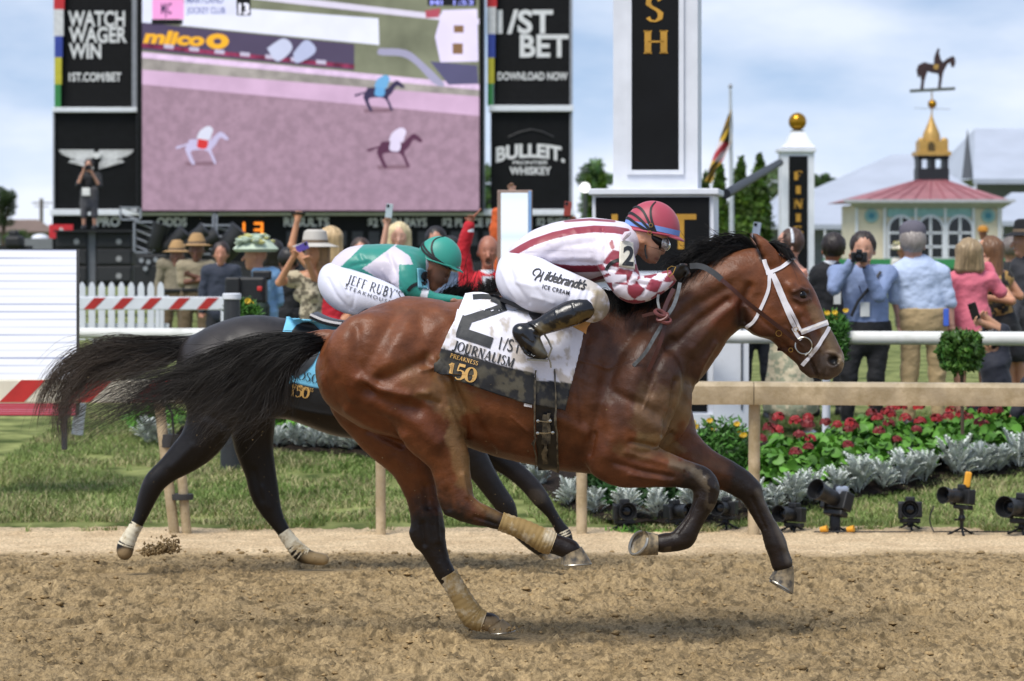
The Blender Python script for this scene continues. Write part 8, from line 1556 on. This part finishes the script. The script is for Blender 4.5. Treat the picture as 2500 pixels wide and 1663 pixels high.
# ------------------------------------------------------------------ flower bed and remote cameras
def copytree(o, loc, rz=0, sc=1, label=None, group=None):
    c = o.copy(); COL.objects.link(c); c.location = loc; c.rotation_euler = (0, 0, rz); c.scale = (sc, sc, sc)
    if label: c['label'] = label
    if group: c['group'] = group
    for ch in list(o.children):
        d = ch.copy(); COL.objects.link(d); d.parent = c
        for g_ in list(ch.children): e_ = g_.copy(); COL.objects.link(e_); e_.parent = d
    return c
def leaf_mesh(items):
    """items: (root, tip, up, outline [(t, halfwidth)], bend, colour)"""
    V = []; F_ = []; C_ = []
    for root, tip, up, prof, bend, col in items:
        root = np.array(root); ax = np.array(tip)-root; L_ = np.linalg.norm(ax); d = ax/L_; sd = np.cross(d, up); sd /= max(np.linalg.norm(sd), 1e-6); nn = np.cross(sd, d); b = len(V)
        for t, w_ in prof:
            c = root+ax*t-nn*bend*L_*t*t; V += [c-sd*w_*L_+nn*w_*L_*.25, c, c+sd*w_*L_+nn*w_*L_*.25]; C_ += [col]*3
        for i in range(len(prof)-1):
            for j in (0, 1): a = b+i*3+j; F_.append((a, a+1, a+4, a+3))
    return np.array(V), F_, np.array(C_)
if want('plants'):
    rg = np.random.default_rng(11)
    # mulch
    edge = [(-2.95, 23.6), (-2.4, 23.3), (-1.4, 23.1), (-.6, 22.6), (.1, 21.2), (.45, 19.9), (.7, 19.45), (1.3, 19.4), (1.9, 19.75), (2.4, 20.3), (2.9, 20.9), (3.5, 21.4), (4.2, 21.9), (5.2, 22.4), (7, 23.)]
    ex = np.array([e[0] for e in edge]); ey = np.array([e[1] for e in edge])
    far_ = lambda x: np.interp(x, [-3, -.5, 1, 5, 7], [24.6, 24.6, 23.5, 23.9, 24.2])
    xs = np.arange(-2.95, 6.5, .06); nv = 26; V = []; 
    for x in xs:
        y0 = np.interp(x, ex, ey); y1 = max(far_(x), y0+.4)
        for j in range(nv): y = y0+(y1-y0)*j/(nv-1); V.append((x, y, float(gz(y))+.012+.05*math.sin(min(1, j/6)*1.57)+.05*(vnoise(np.array([x*14]), np.array([y*14]), 2)[0]-.3)))
    i = np.arange(len(xs)*nv).reshape(len(xs), nv); F_ = np.stack([i[:-1, :-1].ravel(), i[1:, :-1].ravel(), i[1:, 1:].ravel(), i[:-1, 1:].ravel()], 1)
    o = fromvf('flower_bed_soil', np.array(V), F_, mat('mulch', '241d18', .95, var=.4, vs=30, bump=.8, bs=70, spec=.15)); o['kind'] = 'structure'
    # dusty miller
    def miller(seed):
        r = np.random.default_rng(seed); it = []
        for k in range(62):
            a = r.uniform(0, 6.28); z0 = r.uniform(0, .2); el = r.uniform(.45, 1.2)+z0*1.6; L_ = r.uniform(.085, .15); rr_ = r.uniform(.0, .075); root = (rr_*math.cos(a), rr_*math.sin(a), z0); dr = np.array([math.cos(a)*math.cos(el), math.sin(a)*math.cos(el), math.sin(el)]); tip = np.array(root)+dr*L_
            col = np.array(lin('cbd1cb'))*r.uniform(.75, 1.15)
            it.append((root, tip, (0, 0, 1), [(0, .03), (.25, .04), (.4, .06), (.7, .08), (1, .05)], .12, col))
            ax = tip-np.array(root); sd = np.cross(dr, [0, 0, 1]); sd /= max(np.linalg.norm(sd), 1e-6)
            for t, l_ in ((.35, .30), (.55, .34), (.75, .30), (.95, .22)):
                for q in (-1, 1):
                    c = np.array(root)+ax*t-np.cross(sd, dr)*.25*L_*t*t; e = c+(sd*q*.8+dr*.75)*L_*l_; it.append((c, e, (0, 0, 1), [(0, .16), (.5, .24), (.85, .28), (1, .12)], .1, col*r.uniform(.9, 1.1)))
        return leaf_mesh(it)
    MIL = mat('silver leaf', attr='col', rough=.9, var=.12, vs=6, spec=.1); protos = []
    for k in range(3): t = thing('dusty_miller', 'x', 'plant', (0, 0, 0)); V, F2, c = miller(100+k); fromvf('foliage', V, F2, MIL, t, attrs={'col': c}); protos.append(t)
    spots = []
    for px_ in (362, 395, 680, 722, 768, 812, 862, 905, 950): spots.append((px_, 'left'))
    for px_ in (1215, 1262, 1310, 1390, 1455, 1530, 1600, 1700, 1770): spots.append((px_, 'mid'))
    for px_ in (1830, 1890, 1945, 1985, 2050, 2105, 2160, 2205, 2262, 2330, 2395, 2440, 2490): spots.append((px_, 'right'))
    nmr = {'left': 0, 'mid': 0, 'right': 0}; ordn = ['first', 'second', 'third', 'fourth', 'fifth', 'sixth', 'seventh', 'eighth', 'ninth', 'tenth', 'eleventh', 'twelfth', 'thirteenth', 'fourteenth', 'fifteenth', 'sixteenth', 'seventeenth', 'eighteenth']
    where = {'left': 'by the dark horse, left part of the bed', 'mid': 'under the front horse', 'right': 'of the right-hand edging row'}
    first = [True]*3
    def place_front(px_, back=0):
        for Yt in np.arange(19.2, 26, .05):
            x = (px_-1250)*Yt/FOC
            if Yt >= np.interp(x, ex, ey)+.14+back: return x, Yt
        return (px_-1250)*23/FOC, 23.
    for i, (px_, zn) in enumerate(spots):
        x, y = place_front(px_+rg.uniform(-6, 6)); k = i % 3; sc = rg.uniform(.62, .88)*(1.2 if zn == 'right' and px_ > 2100 else 1); nmr[zn] += 1
        lab = 'silver-leaved dusty miller, %s from the left %s' % (ordn[nmr[zn]-1], where[zn])
        if first[k]: o = protos[k]; first[k] = False; o.location = (x, y, float(gz(y))+.03); o.rotation_euler = (0, 0, rg.uniform(0, 6)); o.scale = (sc,)*3; o['label'] = lab; o['group'] = 'dusty millers edging the flower bed'
        else: copytree(protos[k], (x, y, float(gz(y))+.03), rg.uniform(0, 6), sc, lab, 'dusty millers edging the flower bed')
    # geraniums
    def geranium(seed, nf):
        r = np.random.default_rng(seed); it = []
        for k in range(150):
            a = r.uniform(0, 6.28); ra = .25*math.sqrt(r.uniform(0, 1)); z = .26*(1-(ra/.27)**2*.7)*r.uniform(.45, 1.05)+.02; c = np.array([ra*math.cos(a), ra*math.sin(a), z]); out = np.array([math.cos(a), math.sin(a), r.uniform(.1, .9)]); out /= np.linalg.norm(out); L_ = r.uniform(.055, .085); d = np.array([math.cos(a+r.normal(0, .7)), math.sin(a+r.normal(0, .7)), r.uniform(-.5, .35)]); d /= np.linalg.norm(d)
            it.append((c-d*L_*.5, c+d*L_*.5, out+r.normal(0, .2, 3), [(0, .22), (.15, .44), (.45, .56), (.75, .46), (.93, .26), (1, .12)], .12, np.array(lin('55862c'))*r.uniform(.5, 1.25)))
        V, F2, c = leaf_mesh(it); fls = []
        for k in range(nf):
            fl = []; fls.append(fl)
            a = r.uniform(0, 6.28); ra = .2*math.sqrt(r.uniform(0, 1)); z = .34-.25*ra+r.uniform(-.06, .07); p = np.array([ra*math.cos(a), ra*math.sin(a), z]); col = np.array(lin('930a12'))*r.uniform(.45, 1.15)
            for q in range(34): d = r.normal(0, 1, 3); d[2] = abs(d[2])*.8; d /= np.linalg.norm(d); c0 = p+d*.042; e_ = np.cross(d, r.normal(0, 1, 3)); e_ /= np.linalg.norm(e_); fl.append((c0-e_*.013, c0+e_*.013, d, [(0, .3), (.5, .6), (1, .3)], 0, col*r.uniform(.7, 1.2)))
        return (V, F2, c), fls
    GL = mat('geranium leaf', attr='col', rough=.5, var=.15, vs=8, spec=.35); PT = mat('petal', attr='col', rough=.6, var=.1, vs=9, sheen=.2); gp = []
    for k, nf in enumerate((2, 4, 1)):
        t = thing('geranium', 'x', 'plant'); a, b_ = geranium(200+k, nf); fromvf('foliage', *a[:2], GL, t, attrs={'col': a[2]}); gp.append(t)
        for q in b_: q = leaf_mesh(q); fromvf('flower', *q[:2], PT, t, attrs={'col': q[2]})
    first = [True]*3; rows = [[(px_, .42+.1*rg.uniform(), 'front') for px_ in (1905, 1965, 2025, 2085, 2150, 2215, 2280, 2345, 2410, 2475)], [(px_, .85+.1*rg.uniform(), 'middle') for px_ in (1880, 1940, 2000, 2060, 2125, 2190, 2255, 2320, 2385, 2450, 2510)], [(px_, 1.35, 'back') for px_ in (1915, 1985, 2050, 2115, 2190, 2310, 2390, 2470)], [(px_, .5, 'left') for px_ in (378, 690, 730, 770, 812, 856, 900)]]
    for row in rows:
        for i, (px_, bk, zn) in enumerate(row):
            x, y = place_front(px_, bk); k = int(rg.integers(3)) if zn != 'front' else (2, 0)[i % 2]; sc = rg.uniform(.9, 1.2); lab = 'red geranium, %s from the left %s' % (ordn[i], {'front': 'in the front geranium row', 'middle': 'in the middle geranium row', 'back': 'in the back geranium row', 'left': 'in the bed behind the dark horse'}[zn]); z = float(gz(y))+.06
            if first[k]: o = gp[k]; first[k] = False; o.location = (x, y, z); o.scale = (sc,)*3; o['label'] = lab; o['group'] = 'red geraniums in the flower bed'
            else: copytree(gp[k], (x, y, z), rg.uniform(0, 6), sc, lab, 'red geraniums in the flower bed')
    # leafy bushes with yellow flowers
    def bush(label, px_, top, base, w_, Y, hx, yellow, seed, narrow=True, cat='bush', n=1500, ls=.05):
        s = Y/FOC; g = P(px_, base, Y); t = thing('bush', label, cat, tuple(g)); r = np.random.default_rng(seed); it = []; H_ = (base-top)*s; W = w_*s/2
        for k in range(n):
            d = r.normal(0, 1, 3); d /= np.linalg.norm(d); rr = r.uniform(.35, 1)**.6; c = g+np.array([d[0]*W*rr, d[1]*W*.7*rr, H_*(.5+.5*d[2]*rr)*r.uniform(.9, 1.06)]); dd = np.array([r.normal(0, .7), r.normal(0, .7), r.uniform(-.2, 1.2)]); dd /= np.linalg.norm(dd); L_ = ls*r.uniform(.7, 1.5)
            it.append((c, c+dd*L_, r.normal(0, 1, 3), [(0, .1), (.4, .26 if not narrow else .16), (1, .03)], .2, np.array(lin(hx))*r.uniform(.45, 1.5)))
        V, F2, c = leaf_mesh(it); fromvf('foliage', V, F2, GL, t, attrs={'col': c}); mb = MB(); mb.tube([g-np.array([0, 0, .02]), g+np.array([0, 0, H_*.5])], .012, 6); mb.build('stem', mat('bark', None), t)
        if yellow:
            for k in range(yellow):
                it = []
                c = g+np.array([r.uniform(-1, 1)*W*.8, r.uniform(-1, 0)*W*.5, H_*r.uniform(.8, 1.06)])
                for q in range(9): a = q*.698; d = np.array([math.cos(a), -.3, math.sin(a)*.8]); it.append((c, c+d*.026, (0, -1, .3), [(0, .2), (.6, .34), (1, .1)], 0, np.array(lin('d6ac1c'))))
                V, F2, c = leaf_mesh(it); fromvf('flower', V, F2, PT, t, attrs={'col': c})
        return t
    bush('green marguerite bush with yellow flowers left of the rail post', 1760, 1022, 1215, 190, 20.9, '47722e', 9, 1, n=2600); bush('second yellow-flowered bush partly behind the front horse chest', 1640, 1040, 1230, 150, 20.6, '416a2c', 5, 2, n=2000)
    bush('dark leafy shrub under the raised foreleg', 1560, 1150, 1300, 180, 20.1, '33552a', 0, 3, narrow=False, n=1900, ls=.075); bush('dark leafy shrub right under the front horse belly', 1450, 1150, 1300, 120, 20.3, '2f4f27', 0, 4, narrow=False, n=1300, ls=.075)
    bush('small bush with yellow flowers beside the planter column', 590, 730, 800, 90, 22.6, '47722e', 8, 5, n=900); bush('leafy bush with yellow flowers just before the pipe rail, right of the horse face', 2040, 760, 905, 66, 22.9, '406b2a', 6, 6, n=1100, ls=.06)
    bush('patch of green weeds below the lifted front hoof', 1560, 1290, 1318, 170, 19.15, '5d8a34', 0, 7, n=500, ls=.04)
    # clipped topiary ball
    t = thing('topiary', 'clipped round topiary ball on a thin stem in front of the pipe rail', 'topiary', P(2350, 1060, 21.6)); s = 21.6/FOC; c = P(2345, 858, 21.6); V, F2, cc = leafcloud(4600, [(c[0], c[1], c[2], 54*s, 54*s, 56*s)]+[(c[0]+44*s*math.cos(a)*math.cos(b), c[1]+40*s*math.sin(a)*math.cos(b), c[2]+46*s*math.sin(b), 18*s, 18*s, 18*s) for a in np.arange(0, 6.2, .8) for b in (-.7, 0, .7)], .026, '3f6424', 9, shell=.45); fromvf('foliage', V, F2, LEAF, t, attrs={'col': cc}, smooth=False)
    mb = MB(); mb.tube([P(2350, 1060, 21.6), P(2348, 900, 21.6)], .014, 8); mb.build('stem', mat('bark', None), t)
    # remote cameras on the ground
    def rcam(label, x, yc, yb, Y, an, k=1., el=0, plate=True):
        k *= .86
        s = Y/FOC; c = Vector(P(x, yc, Y)); g = Vector(P(x, yb, Y)); g.z = float(gz(Y))+.0; t = thing('remote_camera', label, 'camera', tuple(g), 'remote cameras set up on the ground along the rail'); m = mat('camera plastic', '17181a', .45, var=.2, vs=20, bump=.1, bs=200); mg_ = mat('dull black metal', '1c1d20', .4, metal=.4, var=.2)
        d = Vector((math.sin(rad(an))*math.cos(rad(el)), -math.cos(rad(an))*math.cos(rad(el)), math.sin(rad(el)))); r = d.cross(Vector((0, 0, 1))).normalized(); u = r.cross(d); Rm = Matrix((r, d, u)).transposed()
        def bx(mb, o, dd): q = MB(); q.box((0, 0, 0), dd, bev=.007*k); mb.add([Rm @ (Vector(v)+Vector(o)*k)+c for v in q.v], q.f)
        b = MB(); bx(b, (0, -.02, 0), (.15*k, .07*k, .10*k)); bx(b, (0, -.015, .062), (.06*k, .07*k, .035*k)); bx(b, (.06, .015, -.01), (.03*k, .04*k, .10*k)); bx(b, (0, -.02, -.07), (.13*k, .06*k, .03*k)); b.build('camera_body', m, t)
        Q = Rm @ Matrix.Rotation(rad(-90), 3, 'X'); ln = MB(); ln.lathe([(.034*k, 0), (.042*k, .03*k), (.042*k, .085*k), (.038*k, .095*k), (.043*k, .10*k), (.043*k, .12*k)], tuple(c), 20, R=Q); lo = ln.build('lens', m, t, smooth=True)
        hd_ = MB(); hd_.lathe([(.044*k, .115*k), (.058*k, .18*k), (.054*k, .18*k), (.040*k, .125*k), (.002, .122*k)], tuple(c), 22, R=Q); hd_.build('lens_hood', m, lo, smooth=True)
        gl = MB(); gl.lathe([(.036*k, .127*k), (.022*k, .133*k), (.002, .135*k)], tuple(c), 16, R=Q); gl.build('lens_glass', mat('lens glass', '06080c', .15, spec=.4), lo, smooth=True)
        j = Vector((c.x, c.y, c.z-.10*k)); hub = Vector((c.x, c.y, max(g.z+.05, g.z+(j.z-g.z)*.32))); h = MB(); h.tube([c-u*.08*k, j, hub], [.014, .016, .012], 8); h.lathe([(.018, -.02), (.026, 0), (.018, .02)], tuple(j*.6+hub*.4), 12); h.box(tuple(j*.5+hub*.5+Vector((-.03, 0, 0))), (.04, .012, .012)); h.build('ball_head', mg_, t, smooth=True)
        for q in range(3): a = 2.1*q+.5; e_ = Vector((hub.x+.10*math.cos(a), hub.y+.10*math.sin(a), g.z)); l = MB(); l.tube([hub, hub*.4+e_*.6, e_], [.008, .008, .011], 6); l.build('tripod_leg', mg_, t, smooth=True)
        return t, c, Rm
    rcam('remote camera aimed straight out beneath the horse belly, leftmost of the row', 1525, 1248, 1308, 19.2, 5, 1.25, 5)
    rcam('remote camera under the raised foreleg, second from the left', 1650, 1248, 1310, 19.2, 30, 1.15, 5)
    rcam('remote camera between the two forelegs, third from the left', 1772, 1240, 1302, 19.25, -25, 1.15, 5)
    rcam('remote camera with dark hood right of the far foreleg', 1936, 1256, 1312, 19.1, -38, 1.2, 6)
    t, c, _ = rcam('tall remote camera on a thick stand among extension cords', 2042, 1220, 1318, 19.0, -48, 1.5, 22); mb = MB(); mb.box(tuple(c+Vector((.04, 0, .06))), (.09, .06, .07), bev=.02); mb.build('rain_bag', mat('clear bag', '8d97a8', .15, coat=.6), t); mb = MB(); mb.box((c.x-.01, c.y, c.z-.21), (.07, .06, .2), bev=.01); mb.build('stand', mat('dull black metal', None), t, smooth=True)
    rcam('remote camera facing straight out on a low red-lit base', 2222, 1244, 1304, 19.2, -8, 1.3, 6)
    t, c, _ = rcam('remote camera on a slim tripod with an orange transmitter on top', 2348, 1212, 1322, 18.8, -52, 1.2, 6); mb = MB(); mb.box(tuple(c+Vector((.04, 0, .115))), (.045, .035, .11), bev=.012, ry=.15); mb.build('radio_transmitter', mat('orange plastic', 'd79a2a', .5, var=.1), t)
    rcam('remote camera cut off by the right edge of the photo', 2494, 1240, 1312, 18.9, -40, 1.5, 6)
    for i, pts in enumerate(([(1985, 1306), (2030, 1312), (2080, 1309), (2120, 1302), (2180, 1300), (2222, 1303)], [(2280, 1235), (2270, 1268), (2285, 1302), (2330, 1306), (2420, 1310), (2500, 1312)])):
        t = thing('cable', ('thin black cable on the sand between the remote cameras', 'thin black cable looping up in the grass beside the orange-topped camera')[i], 'cable', P(*pts[0], 18.95)); mb = MB(); c_ = crom(np.array(pts, float), 6); V = []
        for x, y in c_: q = P(x, y, 18.95); V.append((q[0], 18.95 if y < 1290 else 18.9, q[2] if y < 1290 else float(gz(18.95))+.02))
        mb.tube(V, .005, 5); mb.build('cord', flat('1b1b1d'), t, smooth=True)
    for i, (x, lab) in enumerate(((2010, 'orange cord plug on the sand left of the thick-standed camera'), (2075, 'orange cord plug on the sand right of the thick-standed camera'))):
        t = thing('plug', lab, 'plug', (P(x, 0, 18.9)[0], 18.9, float(gz(18.9))+.02), 'orange plugs on the sand'); mb = MB(); mb.tube([(P(x-7, 0, 18.9)[0], 18.9, float(gz(18.9))+.035), (P(x+9, 0, 18.9)[0], 18.88, float(gz(18.9))+.045)], [.018, .024], 10); mb.build('plug_body', mat('orange plastic', None), t, smooth=True)
